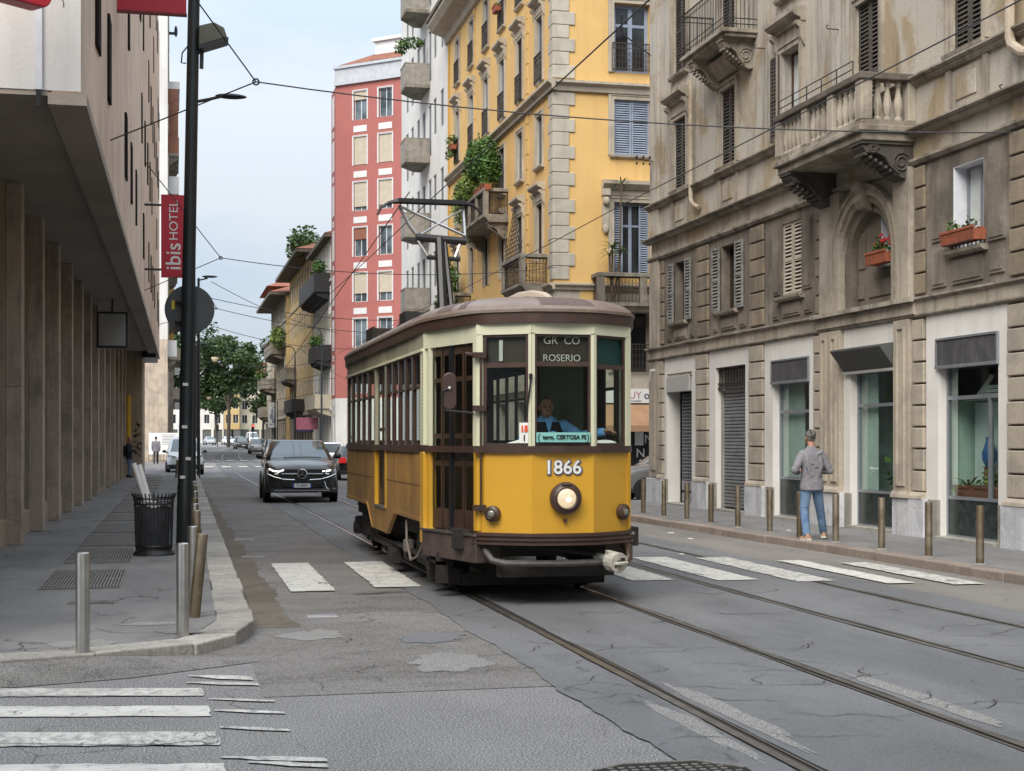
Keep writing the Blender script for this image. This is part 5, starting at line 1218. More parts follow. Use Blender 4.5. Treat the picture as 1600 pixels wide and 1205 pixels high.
def frontwin(P, Q, fr0, fr1, zsplit, name='front_window'):
    p = lerp(P, Q, fr0); q = lerp(P, Q, fr1); m = MB(); t = .028 / max(.2, Vector((q[0] - p[0], q[1] - p[1])).length)
    slab(m, p, lerp(p, q, t), 1.66, 2.81, .03, 0, -.004); slab(m, lerp(p, q, 1 - t), q, 1.66, 2.81, .03, 0, -.004)
    for a, b in ((1.66, 1.69), (2.785, 2.81), (zsplit, zsplit + .05)): slab(m, lerp(p, q, t), lerp(p, q, 1 - t), a, b, .03, 0, -.006)
    w = m.build(name, M['tr_b'], TR); m = MB(); slab(m, lerp(p, q, t), lerp(p, q, 1 - t), 1.69, zsplit, .006, 0, -.012); m.build('pane', M['tr_glass'], w)
    m = MB(); slab(m, lerp(p, q, t), lerp(p, q, 1 - t), zsplit + .05, 2.785, .006, 0, -.012); m.build('pane', M['tr_glass'], w); return w
wc = frontwin(Lp['A'], Rp['A'], .045, .955, 2.48); wL = frontwin(Lp['B'], Lp['A'], .13, .94, 2.47); wR = frontwin(Rp['A'], Rp['B'], .06, .87, 2.46)
def fpost(P, wd, dirs, z0, z1, mat, name='window_post'):
    m = MB()
    for Q in dirs:
        d = (Vector(Q) - Vector(P)); slab(m, P, lerp(P, Q, wd / d.length), z0, z1, .05, 0, .012)
    return m.build(name, mat, TR)
for s, D in ((-1, Lp), (1, Rp)):
    fpost(D['A'], .032, [D['B'], (0, .03)], 1.66, 2.82, M['tr_c']); fpost(D['B'], .07, [D['A'], D['C']], 1.66, 2.82, M['tr_c']); fpost(D['B'], .05, [D['A'], D['C']], .78, 1.59, M['tr_y'], 'corner_post')
for P, Q, mat in ((Lp['A'], Rp['A'], 'tr_c'), (Lp['B'], Lp['A'], 'tr_c'), (Rp['A'], Rp['B'], 'tr_c')):
    m = MB(); slab(m, P, Q, 2.81, 2.93, .06, 0, .012); m.build('letterboard', M[mat], TR)
# blind boxes behind the top lights, with what shows on them
for P, Q in ((Lp['A'], Rp['A']), (Lp['B'], Lp['A']), (Rp['A'], Rp['B'])):
    m = MB(); slab(m, lerp(P, Q, .06), lerp(P, Q, .94), 2.5, 2.8, .1, 0, -.05); m.build('destination_blind', M['tr_int'] if P != Rp['A'] else plain('green_blind', (.01, .05, .05), .6), TR)
M['letter'] = plain('faded_white_lettering', (.42, .42, .38), .7)
text('GR  CO', .115, M['letter'], 'lettering', TR, (0, .072, 2.745)); text('ROSERIO', .10, M['letter'], 'lettering', TR, (0, .072, 2.565))
aL = math.atan2(Lp['A'][1] - Lp['B'][1], Lp['A'][0] - Lp['B'][0])
text('1', .30, M['letter'], 'lettering', TR, (-.60, .258, 2.635), rot=(R(90), 0, aL), bold=.006)
# side walls with bogie cut-outs, windows, doors
prof = [(1.67, 1.6), (1.67, .56), (1.86, .56), (1.9, .80), (3.85, .80), (4.5, .50), (5.95, .50), (6.5, .80), (8.98, .80), (9.0, .8), (9.0, 1.6)]
for s, D in ((-1, Lp), (1, Rp)):
    xo = s * 1.175; xi = s * 1.13
    a = [(1.67, 1.6), (1.67, .56), (1.86, .56), (1.9, .80), (3.85, .80), (4.5, .50), (4.72, .50), (4.72, 1.6)]; b = [(5.62, 1.6), (5.62, .5), (5.95, .5), (6.5, .80), (9.0, .80), (9.0, 1.6)]
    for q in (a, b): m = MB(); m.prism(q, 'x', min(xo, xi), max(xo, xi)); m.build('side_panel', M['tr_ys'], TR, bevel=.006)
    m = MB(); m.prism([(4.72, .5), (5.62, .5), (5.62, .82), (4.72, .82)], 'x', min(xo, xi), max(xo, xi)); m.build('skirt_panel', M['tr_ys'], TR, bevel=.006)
    m = MB(); m.box(s * 1.12, s * 1.2, 4.7, 5.64, .82, .85); m.build('door_step', M['steel'], TR)
    for q in ([(1.9, .8), (3.85, .8), (4.5, .5)], [(5.95, .5), (6.5, .8), (9.0, .8)]):
        m = MB()
        for u, v in zip(q[:-1], q[1:]):
            if u[1] == v[1]: m.box(s * 1.172, s * 1.188, u[0], v[0], .8, .845)
            else: m.prism([u, v, (v[0], v[1] + .045), (u[0], u[1] + .045)], 'x', min(s * 1.172, s * 1.188), max(s * 1.172, s * 1.188))
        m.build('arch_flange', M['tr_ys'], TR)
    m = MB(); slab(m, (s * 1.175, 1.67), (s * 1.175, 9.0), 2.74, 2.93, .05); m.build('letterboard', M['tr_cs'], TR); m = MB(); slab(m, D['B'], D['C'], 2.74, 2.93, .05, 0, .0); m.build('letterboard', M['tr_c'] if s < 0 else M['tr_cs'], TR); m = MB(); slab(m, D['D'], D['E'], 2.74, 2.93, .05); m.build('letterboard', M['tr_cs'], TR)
    m = MB(); m.box(s * 1.172, s * 1.2, 1.67, 9.0, 2.715, 2.745); m.build('cream_moulding', M['tr_c'], TR)
    # corner posts
    m = MB(); m.box(s * 1.1, s * 1.18, 1.64, 1.86, 1.66, 2.74); m.build('body_post', M['tr_c'], TR, bevel=.01); m = MB(); m.box(s * 1.1, s * 1.185, 1.62, 1.86, .57, 1.59); m.build('body_post', M['tr_y'], TR, bevel=.01)
    m = MB(); m.box(s * 1.06, s * 1.14, 1.5, 1.62, 1.66, 2.74); m.build('door_jamb', M['tr_c'], TR); m = MB(); m.box(s * 1.06, s * 1.14, 1.5, 1.61, .6, 1.59); m.build('door_jamb', M['tr_y'], TR)
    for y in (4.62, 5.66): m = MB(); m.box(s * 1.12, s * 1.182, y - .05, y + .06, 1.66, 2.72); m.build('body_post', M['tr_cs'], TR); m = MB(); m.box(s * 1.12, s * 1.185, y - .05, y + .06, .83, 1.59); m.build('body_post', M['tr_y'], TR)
    for (y0, y1, k) in ((1.9, 4.55, 5), (5.76, 8.96, 5)):
        w = (y1 - y0) / k
        for i in range(k):
            p = y0 + i * w; m = MB(); x0, x1 = sorted((s * 1.13, s * 1.172)); m.box(x0, x1, p, p + .03, 1.66, 2.715); m.box(x0, x1, p + w - .03, p + w, 1.66, 2.715); m.box(x0, x1, p + .03, p + w - .03, 1.66, 1.69); m.box(x0, x1, p + .03, p + w - .03, 2.31, 2.345); m.box(x0, x1, p + .03, p + w - .03, 2.69, 2.715)
            wn_o = m.build('side_window', M['tr_b'], TR); m = MB(); m.box(s * 1.145, s * 1.15, p + .03, p + w - .03, 1.69, 2.31); m.box(s * 1.145, s * 1.15, p + .03, p + w - .03, 2.345, 2.69); m.build('pane', M['tr_glass'], wn_o)
            if s < 0: m = MB(); m.box(s * 1.178, s * 1.183, p + w - .012, p + w + .012, 1.66, 2.715); m.build('window_bead', M['alu'], wn_o)
    # doors: folding leaves in the tapered platform and in the middle
    def leaf(P, Q, z0, z1, out=-.03):
        m = MB(); t = .14; slab(m, P, lerp(P, Q, t), z0, z1, .035, 0, out); slab(m, lerp(P, Q, 1 - t), Q, z0, z1, .035, 0, out)
        for a, b_ in ((z0, z0 + .22), (z0 + .68, z0 + .74), (z0 + .98, z0 + 1.03), (1.6, 1.66), (z1 - .38, z1 - .33), (z1 - .09, z1)):
            slab(m, lerp(P, Q, t), lerp(P, Q, 1 - t), a, b_, .035, 0, out)
        l = m.build('door_leaf', M['tr_wood'], TR); m = MB(); slab(m, lerp(P, Q, t), lerp(P, Q, 1 - t), z0 + .22, z1 - .09, .008, 0, out - .012); m.build('pane', M['tr_glass'], l)
    B_ = lerp(D['B'], D['C'], .07); C_ = lerp(D['B'], D['C'], .87)
    for i in range(4): leaf(lerp(B_, C_, i / 4 + .01), lerp(B_, C_, (i + 1) / 4 - .01), .76, 2.73)
    m = MB(); p = lerp(B_, C_, .48); slab(m, lerp(B_, C_, .475), lerp(B_, C_, .525), .74, 2.74, .03, 0, .01); m.build('door_pillar', M['black'], TR)
    for i in range(2): leaf((s * 1.16, 4.74 + .44 * i), (s * 1.16, 4.74 + .44 * i + .42), .86, 2.72, -.02)
    for i in range(3): P = lerp(D['D'], D['E'], i / 3 + .02); Q = lerp(D['D'], D['E'], (i + 1) / 3 - .02); leaf(P, Q, .76, 2.73)
    # step box and valance under the platform door
    m = MB(); slab(m, lerp(D['B'], D['C'], -.02), lerp(D['B'], D['C'], .98), .44, .72, .3, 0, .03); m.build('step_box', M['tr_step'], TR, bevel=.012); m = MB(); slab(m, lerp(D['B'], D['C'], -.02), lerp(D['B'], D['C'], .99), .72, .745, .35, 0, .05); m.build('platform_step', M['steel'], TR)
    # panel seams and rivets
    m = MB()
    for y in (2.5, 3.9, 6.2, 7.6): m.box(s * 1.175, s * 1.179, y, y + .012, .82, 1.58)
    m.box(s * 1.175, s * 1.179, 1.9, 4.6, 1.2, 1.212); m.box(s * 1.175, s * 1.179, 5.8, 9.0, 1.2, 1.212); m.build('panel_seam', plain('rust_seam', (.12, .055, .025), .8), TR)
    m = MB()
    for k in range(60): y = 1.95 + k * .118; m.box(s * 1.174, s * 1.181, y, y + .016, 1.555, 1.571); 
    for k in range(24): z = 1.7 + k * .042; m.box(s * 1.178, s * 1.19, 5.68, 5.696, z, z + .014); m.box(s * 1.178, s * 1.184, 1.68, 1.694, z, z + .012)
    m.build('rivets', M['tr_b'], TR)['kind'] = 'stuff'
# roof shell
O = outline(.05); k = len(O); rings = []; NR = 9
for j in range(NR):
    a = math.pi / 2 * j / (NR - 1); ca = math.cos(a) ** .85
    rings.append([((p[0]) * ca, (min(max(p[1], 2.3), 9.4)) + (p[1] - min(max(p[1], 2.3), 9.4)) * ca, 3.05 + .27 * math.sin(a)) for p in O])
m = MB(); m.loft(rings, caps=False); m.f.append([(NR - 1) * k + i for i in range(k)]); m.m.append(0)
for j in range(1, NR - 1):
    for i in range(k):
        x, y = O[i]
        if (abs(x - .02) < .3 and y < 1) or (x < 0 and (.62 < y < .86 or 1.05 < y < 1.32)) or (2.2 < y < 2.6): m.m[j * k + i] = 1
m.build('roof', [M['tr_roof'], M['tr_band']], TR, smooth=True, ang=60)
m = MB(); m.tube([(-.05, 2.5, 3.33), (-.02, 1.9, 3.35), (.02, 1.4, 3.33), (.06, 1.0, 3.28), (.07, .8, 3.23)], [.07, .075, .07, .06, .04], 8); m.build('roof_trunking', plain('tan_canvas', (.38, .31, .25), .8), TR, smooth=True)
m = MB(); m.box(.42, .58, 1.5, 1.8, 3.2, 3.33); m.build('roof_vent', M['tr_b'], TR, bevel=.02)
# bumper with three ribs
band(.64, .765, -.05, .05, M['tr_b'], 'bumper', .55)
for z in (.655, .7, .745): band(z - .012, z + .012, .04, .07, M['tr_b'], 'bumper_rib', .55)
# lamps
def lamp(c, r, rl, ang, lit, dz=0):
    T = Matrix.Translation(c) @ Matrix.Rotation(ang, 4, 'Z'); m = MB(T); m.lathe([(r * .95, .03), (r, -.02), (r * .96, -.05), (r * .8, -.055), (rl * 1.12, -.075), (rl, -.07), (rl * .98, .0)], n=28, axis='y'); h = m.build('headlamp' if lit else 'marker_lamp', M['tr_b'], TR, smooth=True)
    m = MB(T); m.ell((0, -.055, 0), rl, .028, rl, 20, 12); m.build('lens', M['lens'] if lit else M['lens_off'], h, smooth=True)
    if lit:
        m = MB(T); m.ell((.012, -.088, -.012), rl * .28, .006, rl * .24, 10, 6); m.build('bulb_glow', emis('lit_bulb', (1.0, .72, .38), 2.2), h); m = MB(T); m.box(-.05, .05, -.075, -.03, r * .78, r * .9); m.build('lamp_hinge', M['tr_b'], h, bevel=.008)
t_ = NT('headlamp_lens'); t_.b.inputs['Emission Color'].default_value = (1.0, .75, .45, 1); t_.b.inputs['Emission Strength'].default_value = .32
M['lens'] = t_.fin(t_.mix(t_.ramp(t_.noise(18, 3), .35, .65), (.55, .50, .42), (.3, .27, .22)), .08, .2, t_.noise(30, 2), .3, .01)
M['lens_off'] = plain('ribbed_lamp_glass', (.22, .22, .18), .15, .3, .3, 40)
lamp((.02, .005, 1.125), .168, .102, 0, True); aR = -aL
pL = lerp(Lp['A'], Lp['B'], .70); lamp((pL[0], pL[1] - .01, .96), .085, .045, aL, False); pR = lerp(Rp['A'], Rp['B'], .76); lamp((pR[0], pR[1] - .01, .965), .085, .045, aR, False)
m = MB(); m.cyl((.02, .02, .895), (.02, -.01, .895), .02, n=10); m.build('jack_socket', M['tr_b'], TR)
text('1866', .20, plain('number_shadow', (.10, .10, .13), .6), 'number_shadow', TR, (.006, .024, 1.432), sx=1.0, bold=.014, depth=.002); text('1866', .20, M['white'], 'number', TR, (-.002, .016, 1.436), sx=1.0, bold=.003, depth=.003)
m = MB(); m.box(-.285, .285, -.0, .014, 1.70, 1.80); bd = m.build('route_board', M['turq'], TR); text('term. CERTOSA FS', .062, M['black'], 'lettering', bd, (.01, -.004, 1.75), sx=.93, bold=.0015); text('(', .09, M['black'], 'lettering', bd, (-.262, -.004, 1.752)); text(')', .09, M['black'], 'lettering', bd, (.262, -.004, 1.752))
pb = lerp(Lp['B'], Lp['A'], .86); m = MB(); slab(m, lerp(Lp['B'], Lp['A'], .78), lerp(Lp['B'], Lp['A'], .94), 1.69, 1.90, .006, 0, .004); rb = m.build('route_card', M['white'], TR)
text('15', .085, plain('orange_red_digits', (.75, .09, .02), .6), 'lettering', rb, (pb[0] + .001, pb[1] - .011, 1.835), rot=(R(90), 0, aL), bold=.004); text('1', .085, M['black'], 'lettering', rb, (pb[0] + .002, pb[1] - .011, 1.74), rot=(R(90), 0, aL), bold=.002)
# wiper, mirror and handrails
m = MB(); m.tube([(-.345, .0, 2.36), (-.36, .01, 2.2), (-.39, .04, 1.98)], .01, 5); m.box(-.36, -.33, -.01, .02, 2.34, 2.4); m.build('wiper', M['black'], TR)
mi = MB(); q = [(.075 * math.cos(t), .075 * math.sin(t) + (.12 if math.sin(t) > 0 else -.12)) for t in [2 * math.pi * i / 24 for i in range(24)]]; mi.prism(q, 'y', -.03, .015); mi = mi.build('mirror', M['tr_b'], TR, (-1.10, .48, 2.23), R(-8), bevel=.012)
m = MB(); m.tube([(0, -.03, .03), (-.07, -.035, .0), (-.085, -.03, -.12), (-.04, -.02, -.2), (.25, -.04, -.23)], .012, 6); m.build('mirror_arm', M['darkmetal'], mi); m = MB(); m.ell((0, -.04, .03), .02, .015, .02, 8, 6); m.build('mirror_clamp', M['steel'], mi)
bp = Lp['B']; m = MB(); m.cyl((bp[0] + .03, bp[1] - .06, .98), (bp[0] + .03, bp[1] - .06, 2.62), .012, n=8)
for z in (1.02, 1.62, 2.05, 2.6): m.box(bp[0] - .05, bp[0] + .08, bp[1] - .085, bp[1] - .02, z - .03, z + .03)
m.tube([(bp[0], bp[1] - .04, 2.6), (bp[0] - .12, bp[1] + .02, 2.62)], .018, 6); m.build('handrail', M['tr_b'], TR)
# life guard, coupler, underframe
m = MB(); m.tube([(-.75, .42, .66), (-.74, .3, .55), (-.70, .2, .48), (-.58, .13, .455), (0, .05, .45), (.5, .1, .455)], .035, 8); m.build('guard_rail', plain('scuffed_grey_rail', (.07, .065, .062), .6, var=.3, scale=12), TR, smooth=True)
m = MB(); m.tube([(-.55, .3, .62), (0, .28, .58), (.55, .2, .5)], .02, 6); m.build('brake_rod', M['tr_under'], TR)
m = MB(); m.cyl((.42, .25, .50), (.52, .02, .48), .045, n=10); m.cyl((.52, .04, .47), (.56, -.12, .46), .105, n=16); m.box(.46, .52, -.05, .06, .38, .58); cp = m.build('coupler', M['coupler'], TR, bevel=.008); m = MB()
m.box(.535, .575, -.135, -.11, .435, .485); m.box(.49, .53, -.13, -.1, .41, .45); m.box(.58, .62, -.13, -.1, .47, .51); m.build('coupler_slot', M['black'], cp); m = MB(); m.tube([(.5, -.12, .45), (.58, -.17, .46), (.64, -.15, .46)], .018, 6); m.build('coupler_pin', M['coupler'], cp)
m = MB(); m.tube([(.72, .32, .68), (.78, .3, .6), (.79, .28, .5), (.74, .25, .42), (.68, .25, .4)], .04, 8); m.build('draw_hook', M['tr_b'], TR, smooth=True)
m = MB(); m.box(-1.0, 1.0, .6, 8.95, .58, .78); m.box(-.72, .72, 8.9, 11.3, .58, .78); m.box(-.75, .75, .42, .6, .5, .72); m.box(-.62, .62, .25, .4, .3, .42); m.box(-.95, .95, 4.6, 6.2, .3, .6); m.build('underframe', M['tr_under'], TR)
m = MB(); slab(m, (-.8, 1.3), (.8, 1.3), .12, .26, .04); slab(m, (-.83, 1.32), (-.93, 1.75), .12, .3, .04); slab(m, (.83, 1.32), (.93, 1.75), .12, .3, .04); m.build('wheel_guard', M['tr_under'], TR)
for yc in (2.75, 8.0):
    b = MB()
    for s in (-1, 1):
        b.box(s * .86, s * 1.0, yc - 1.25, yc + 1.25, .36, .5); b.box(s * .84, s * 1.02, yc - .3, yc + .3, .25, .6)
        for dy in (-.8, .8): b.box(s * .9, s * 1.06, yc + dy - .14, yc + dy + .14, .24, .5); b.cyl((s * 1.0, yc + dy, .34), (s * 1.09, yc + dy, .34), .09, n=10)
        for dy in (-.3, .3):
            for k in range(5): b.cyl((s * .95, yc + dy, .3 + k * .055), (s * .95, yc + dy, .335 + k * .055), .07, n=10)
    b.box(-.9, .9, yc - .12, yc + .12, .38, .48)
    bg_ = b.build('bogie', M['tr_under'], TR)
    for s in (-1, 1):
        for dy in (-.8, .8):
            w = MB(); w.lathe([(.29, -.06), (.335, -.06), (.335, -.035), (.31, .0), (.305, .06), (.29, .06), (.27, .03), (.12, .03), (.1, .08), (.02, .08)], n=24, axis='x'); w.v = [(x * s, y, z) for x, y, z in w.v]; w.build('wheel', M['tr_under'], bg_, (s * .725, yc + dy, .335), smooth=True)
m = MB(); m.tube([(-1.14, 3.1, .75), (-1.16, 2.95, .5), (-1.15, 2.7, .3), (-1.1, 2.5, .36), (-1.05, 2.45, .5)], .016, 6); m.box(-1.14, -1.04, 3.2, 3.36, .36, .5); m.build('brake_hose', plain('dusty_hose', (.16, .14, .12), .8), TR)
m = MB()
for k in range(5): m.box(-1.16, -1.04, 4.2 + k * .09, 4.24 + k * .09, .14, .34)
for y in (1.2, 1.75): m.box(-1.1, -.98, y, y + .12, .16, .5)
for k in range(6): m.box(-1.08, -1.0, 1.9 - k * .02, 1.96 - k * .02, .2 + k * .05, .23 + k * .05)
m.box(-1.12, -.9, 4.5, 6.1, .3, .36); m.box(-1.1, -1.0, 1.2, 6.1, .36, .4); m.build('sanding_gear', M['tr_under'], TR)
# interior
m = MB(); m.box(-.72, .72, .5, 11.2, .802, .838); m.box(-1.1, 1.1, 1.67, 9.0, .8, .84); m.box(-.74, .74, .45, 11.2, 2.862, 2.898); m.box(-1.08, 1.08, 1.67, 9.0, 2.86, 2.9); m.build('floor_and_ceiling', M['tr_int'], TR)
m = MB(); m.box(-1.0, -.32, 1.9, 1.94, .84, 2.86); m.box(.32, 1.0, 1.9, 1.94, .84, 2.86); m.box(-.32, .32, 1.9, 1.94, 2.5, 2.86); m.build('cab_partition', M['tr_wood'], TR); m = MB(); m.box(.1, .62, 1.45, 1.49, .84, 2.6); m.build('cab_screen', M['tr_green'], TR); m = MB(); m.box(.06, .1, 1.4, 1.44, 1.6, 2.8); m.build('grab_pole', M['darkmetal'], TR)
m = MB(); m.box(-.36, .36, .3, .6, .84, 1.58); m.cyl((.1, .45, 1.58), (.1, .45, 1.78), .05, n=10); m.box(.02, .18, .42, .48, 1.76, 1.8); m.build('control_desk', M['tr_int'], TR, bevel=.01); m = MB(); m.box(-.72, -.4, .5, .58, 1.2, 1.64); m.build('cab_locker', M['tr_wood'], TR)
m = MB()
for k in range(8):
    y = 2.4 + k * .82
    for s in (-1, 1):
        if 4.5 < y < 5.8: continue
        m.box(s * .45, s * 1.08, y, y + .4, 1.22, 1.26); m.box(s * .45, s * 1.08, y + .4, y + .44, 1.22, 1.72)
m.build('bench_seats', M['tr_wood'], TR)
m = MB(); m.tube([(-.5, .42, 1.67), (-.3, .38, 1.7), (-.15, .5, 1.72)], [.02, .05, .02], 6); m.ell((.56, .42, 1.69), .14, .06, .035, 10, 6); m.build('papers', M['white'], TR)
# pantograph and roof gear
pg = MB(); pg.tube([(-.05, 6.6, 3.52), (-.02, 7.05, 4.72)], .075, 8); pg.tube([(.1, 6.65, 3.52), (.05, 7.05, 4.7)], .04, 6); pn = pg.build('pantograph_arm', M['black'], TR, smooth=True)
pg = MB(); pg.tube([(-.38, 7.05, 4.74), (.38, 7.05, 4.7)], .06, 8); pg.tube([(-.22, 7.0, 4.44), (.28, 7.0, 4.42)], .035, 6)
pg.build('pantograph_crossbar', M['darkmetal'], pn, smooth=True)
pg = MB(); hz = 5.38
for s in (-1, 1): pg.tube([(s * .36, 7.05, 4.76), (s * .42, 7.4, 4.96), (s * .5, 7.9, hz - .06)], .028, 6)
pg.tube([(-.5, 7.9, hz - .05), (.37, 7.05, 4.78)], .02, 6); pg.tube([(.5, 7.9, hz - .05), (-.3, 7.05, 4.78)], .016, 6); pg.tube([(-.37, 7.05, 4.72), (-.2, 7.0, 4.45)], .022, 5); pg.tube([(.3, 7.05, 4.7), (.2, 7.0, 4.45)], .022, 5); pg.build('pantograph_frame', M['steel'], pn, smooth=True)
pg = MB(); pg.tube([(-.84, 7.9, hz - .2), (-.78, 7.9, hz - .08), (-.66, 7.9, hz + .0), (-.5, 7.9, hz + .03), (.5, 7.9, hz + .03), (.66, 7.9, hz), (.8, 7.9, hz - .12)], [.018, .02, .025, .05, .05, .025, .018], 6); pg.box(-.52, .52, 7.8, 8.0, hz + .0, hz + .06); pg.build('contact_head', M['black'], pn)
pg = MB(); pg.box(-.35, .35, 6.3, 7.9, 3.42, 3.5)
for k in range(6): pg.cyl((-.3, 6.6 + k * .22, 3.56), (.3, 6.6 + k * .22, 3.58), .05, n=7)
for s in (-1, 1):
    for y in (6.4, 7.7): pg.lathe([(.05, 3.3), (.07, 3.34), (.05, 3.36), (.07, 3.4), (.05, 3.44)], (s * .3, y, 0), 8)
pg.box(-.5, -.3, 7.3, 7.9, 3.48, 3.66); pg.tube([(-.45, 7.9, 3.5), (-.5, 8.3, 3.42), (-.4, 8.6, 3.38)], .05, 7); pg.build('pantograph_base', M['darkmetal'], TR)
rs = MB()
for k in range(8): rs.box(-.75, -.35, 8.9 + k * .1, 8.94 + k * .1, 3.3, 3.52)
rs.box(-.78, -.74, 8.85, 9.7, 3.3, 3.54); rs.box(-.36, -.32, 8.85, 9.7, 3.3, 3.54); rs.build('roof_resistor', M['iron'], TR)
# ------------------------------------------------------------ vehicles (local: front towards -y)
M['carglass'] = glass_dark('car_window_glass', (.03, .036, .04), .04)
M['screen'] = plain('reflecting_windscreen', (.10, .13, .15), .05, .0, .3, 1.2, spec=1.0)
M['chrome'] = plain('chrome_trim', (.75, .75, .76), .12, 1, .05)
M['rim'] = plain('grey_alloy_rim', (.22, .22, .23), .35, .8, .1)
M['lampglass'] = plain('headlight_glass', (.42, .44, .46), .08, .3, .3, 30, spec=.8)
M['drl'] = emis('daytime_light', (1, .97, .9), 1.3)
M['tail'] = emis('lit_tail_lamp', (.5, .015, .015), .28)
M['tail_off'] = plain('red_tail_lamp', (.32, .012, .015), .2)
M['plastic'] = plain('black_bumper_plastic', (.018, .018, .019), .6)
M['plate'] = plain('number_plate', (.62, .62, .60), .5, var=.03); M['plateblue'] = plain('plate_blue', (.02, .07, .30), .5)
def carpaint(name, c):
    t = NT(name); t.b.inputs['Coat Weight'].default_value = .8; t.b.inputs['Coat Roughness'].default_value = .05
    return t.fin(t.mix(t.ramp(t.noise(1.5, 3), .3, .7), mul(c, .92), mul(c, 1.08)), .35)
def car(name, label, group, loc, rotz, paint, L=4.2, W=1.76, H=1.48, belt=.93, hood=1.05, ws=(1.0, 1.75), rr=(3.3, 4.0), zb=.22, wr=.31, wb=(.8, 3.35), suv=False, lights=None, lower=None, detail=True, tail=False, sub=True, nd=(.25, .13, .075, .015), hz=None):
    t = thing(name, label, {'delivery_van': 'van'}.get(name, 'car'), loc, rotz, group); w = W / 2
    sec = [(0, .70, zb + .16, belt - nd[0]), (.1, .86, zb + .06, belt - nd[1]), (.3, .95, zb + .02, belt - nd[2]), (ws[0] * .7, 1, zb, belt - nd[3]), (ws[0] + .2, 1, zb, belt + .04), (L * .55, 1, zb, belt + .05), (L * .85, 1, zb, belt + .05), (L - .2, .95, zb + .05, belt + .04), (L - .03, .86, zb + .14, belt - .04)]
    rings = []
    for y, k, z0, z1 in sec:
        h = w * k; m_ = z0 + (z1 - z0) * .55
        rings.append([(-h * .86, y, z0), (-h * .97, y, z0 + .08), (-h, y, m_), (-h * .985, y, z1 - .1), (-h * .9, y, z1 - .015), (-h * .45, y, z1 + .02), (0, y, z1 + .035), (h * .45, y, z1 + .02), (h * .9, y, z1 - .015), (h * .985, y, z1 - .1), (h, y, m_), (h * .97, y, z0 + .08), (h * .86, y, z0)])
    m = MB(); m.loft(rings); o = m.build('body', paint, t, smooth=True, ang=50)
    if sub: s = o.modifiers.new('sub', 'SUBSURF'); s.levels = 1; s.render_levels = 2
    # greenhouse
    def ring(z, y0, y1, h):
        c = .12; p = []
        e = .06
        for (x, y) in [(-h + c, y0), (-h * .4, y0 - e), (h * .4, y0 - e), (h - c, y0), (h, y0 + c * 2.2), (h, y0 + (y1 - y0) * .45), (h, y0 + (y1 - y0) * .55), (h, y1 - c * 2), (h - c, y1), (h * .4, y1 + e), (-h * .4, y1 + e), (-h + c, y1), (-h, y1 - c * 2), (-h, y0 + (y1 - y0) * .55), (-h, y0 + (y1 - y0) * .45), (-h, y0 + c * 2.2)]: p.append((x, y, z))
        return p
    zt = H; B = belt + .03; lv = [(B - .04, ws[0] - .05, rr[1] + .05, w * .93)]
    for q in (.06, .88): lv.append((B + (zt - B) * q, ws[0] + (ws[1] - ws[0]) * q, rr[1] + (rr[0] - rr[1]) * q, w * (.93 - .20 * q)))
    lv.append((zt - .012, ws[1] + .02, rr[0] - .02, w * .70)); lv.append((zt, ws[1] + .14, rr[0] - .14, w * .56)); R_ = [ring(*a) for a in lv]; n = 16
    m = MB(); m.loft(R_); k = 0; mi = []
    for i in range(len(R_) - 1):
        for j in range(n):
            g_ = i == 1 and j in (0, 1, 2, 4, 6, 8, 9, 10, 12, 14); mi.append((2 if j in (0, 1, 2) else 1) if g_ else 0)
    m.m = mi + [0, 0]; cab = m.build('cabin', [paint, M['carglass'], M['screen']], t, smooth=True, ang=28)
    # bumpers and grille
    m = MB(); f = w * .86
    m.prism([(-f, .02), (-w * .97, .22), (-w * 1.0, .5), (w * 1.0, .5), (w * .97, .22), (f, .02), (f * .7, -.035), (-f * .7, -.035)], 'z', zb + .02, zb + (.13 if lower is None else .26)); m.build('bumper', lower or M['plastic'], t, bevel=.02)
    m = MB(); m.prism([(-f, L - .02), (-w * .97, L - .2), (w * .97, L - .2), (f, L - .02), (f * .7, L + .03), (-f * .7, L + .03)], 'z', zb + .04, zb + .2); m.build('rear_bumper', lower or M['plastic'], t, bevel=.02)
    for s in (-1, 1):
        for y in wb:
            a = MB(); a.lathe([(wr * 1.16, -.02), (wr * 1.16, .012), (wr * .9, .02)], (s * w * .985, y, wr), 22, axis='x'); a.build('wheel_arch', M['black'], t)
            wh = MB(); wh.lathe([(wr * .7, -.1), (wr * .95, -.1), (wr, -.07), (wr, .07), (wr * .95, .1), (wr * .68, .1), (wr * .66, .06)], n=24, axis='x'); tw = wh.build('wheel', M['rubber'], t, (s * (w * .99 - .07), y, wr), smooth=True)
            r = MB(); r.lathe([(wr * .68, .0), (wr * .68, .06), (wr * .62, .085), (wr * .6, .03), (.05, .03), (.05, .06), (.01, .06)], n=20, axis='x')
            for k in range(5): an = k * 1.2566; r.box(.04, .08, -.03, .03, .04, wr * .63); r.v[-8:] = [tuple(Matrix.Rotation(an, 3, 'X') @ Vector(v)) for v in r.v[-8:]]
            r.v = [(x * s, y_, z) for x, y_, z in r.v]; r.build('rim', M['rim'], tw, smooth=True)
        zl = hz or belt - .17; hl = MB(); hl.loft([[(s * w * .50, .085, zl - .035), (s * w * .50, .075, zl + .03), (s * w * .72, .10, zl + .075), (s * w * .93, .33, zl + .11), (s * w * .955, .36, zl + .0), (s * w * .72, .10, zl - .05)], [(s * w * .50, .0, zl - .035), (s * w * .50, -.0, zl + .03), (s * w * .72, .03, zl + .075), (s * w * .94, .27, zl + .11), (s * w * .97, .30, zl + .0), (s * w * .72, .02, zl - .05)]]); h = hl.build('headlight', M['lampglass'], t, bevel=.01)
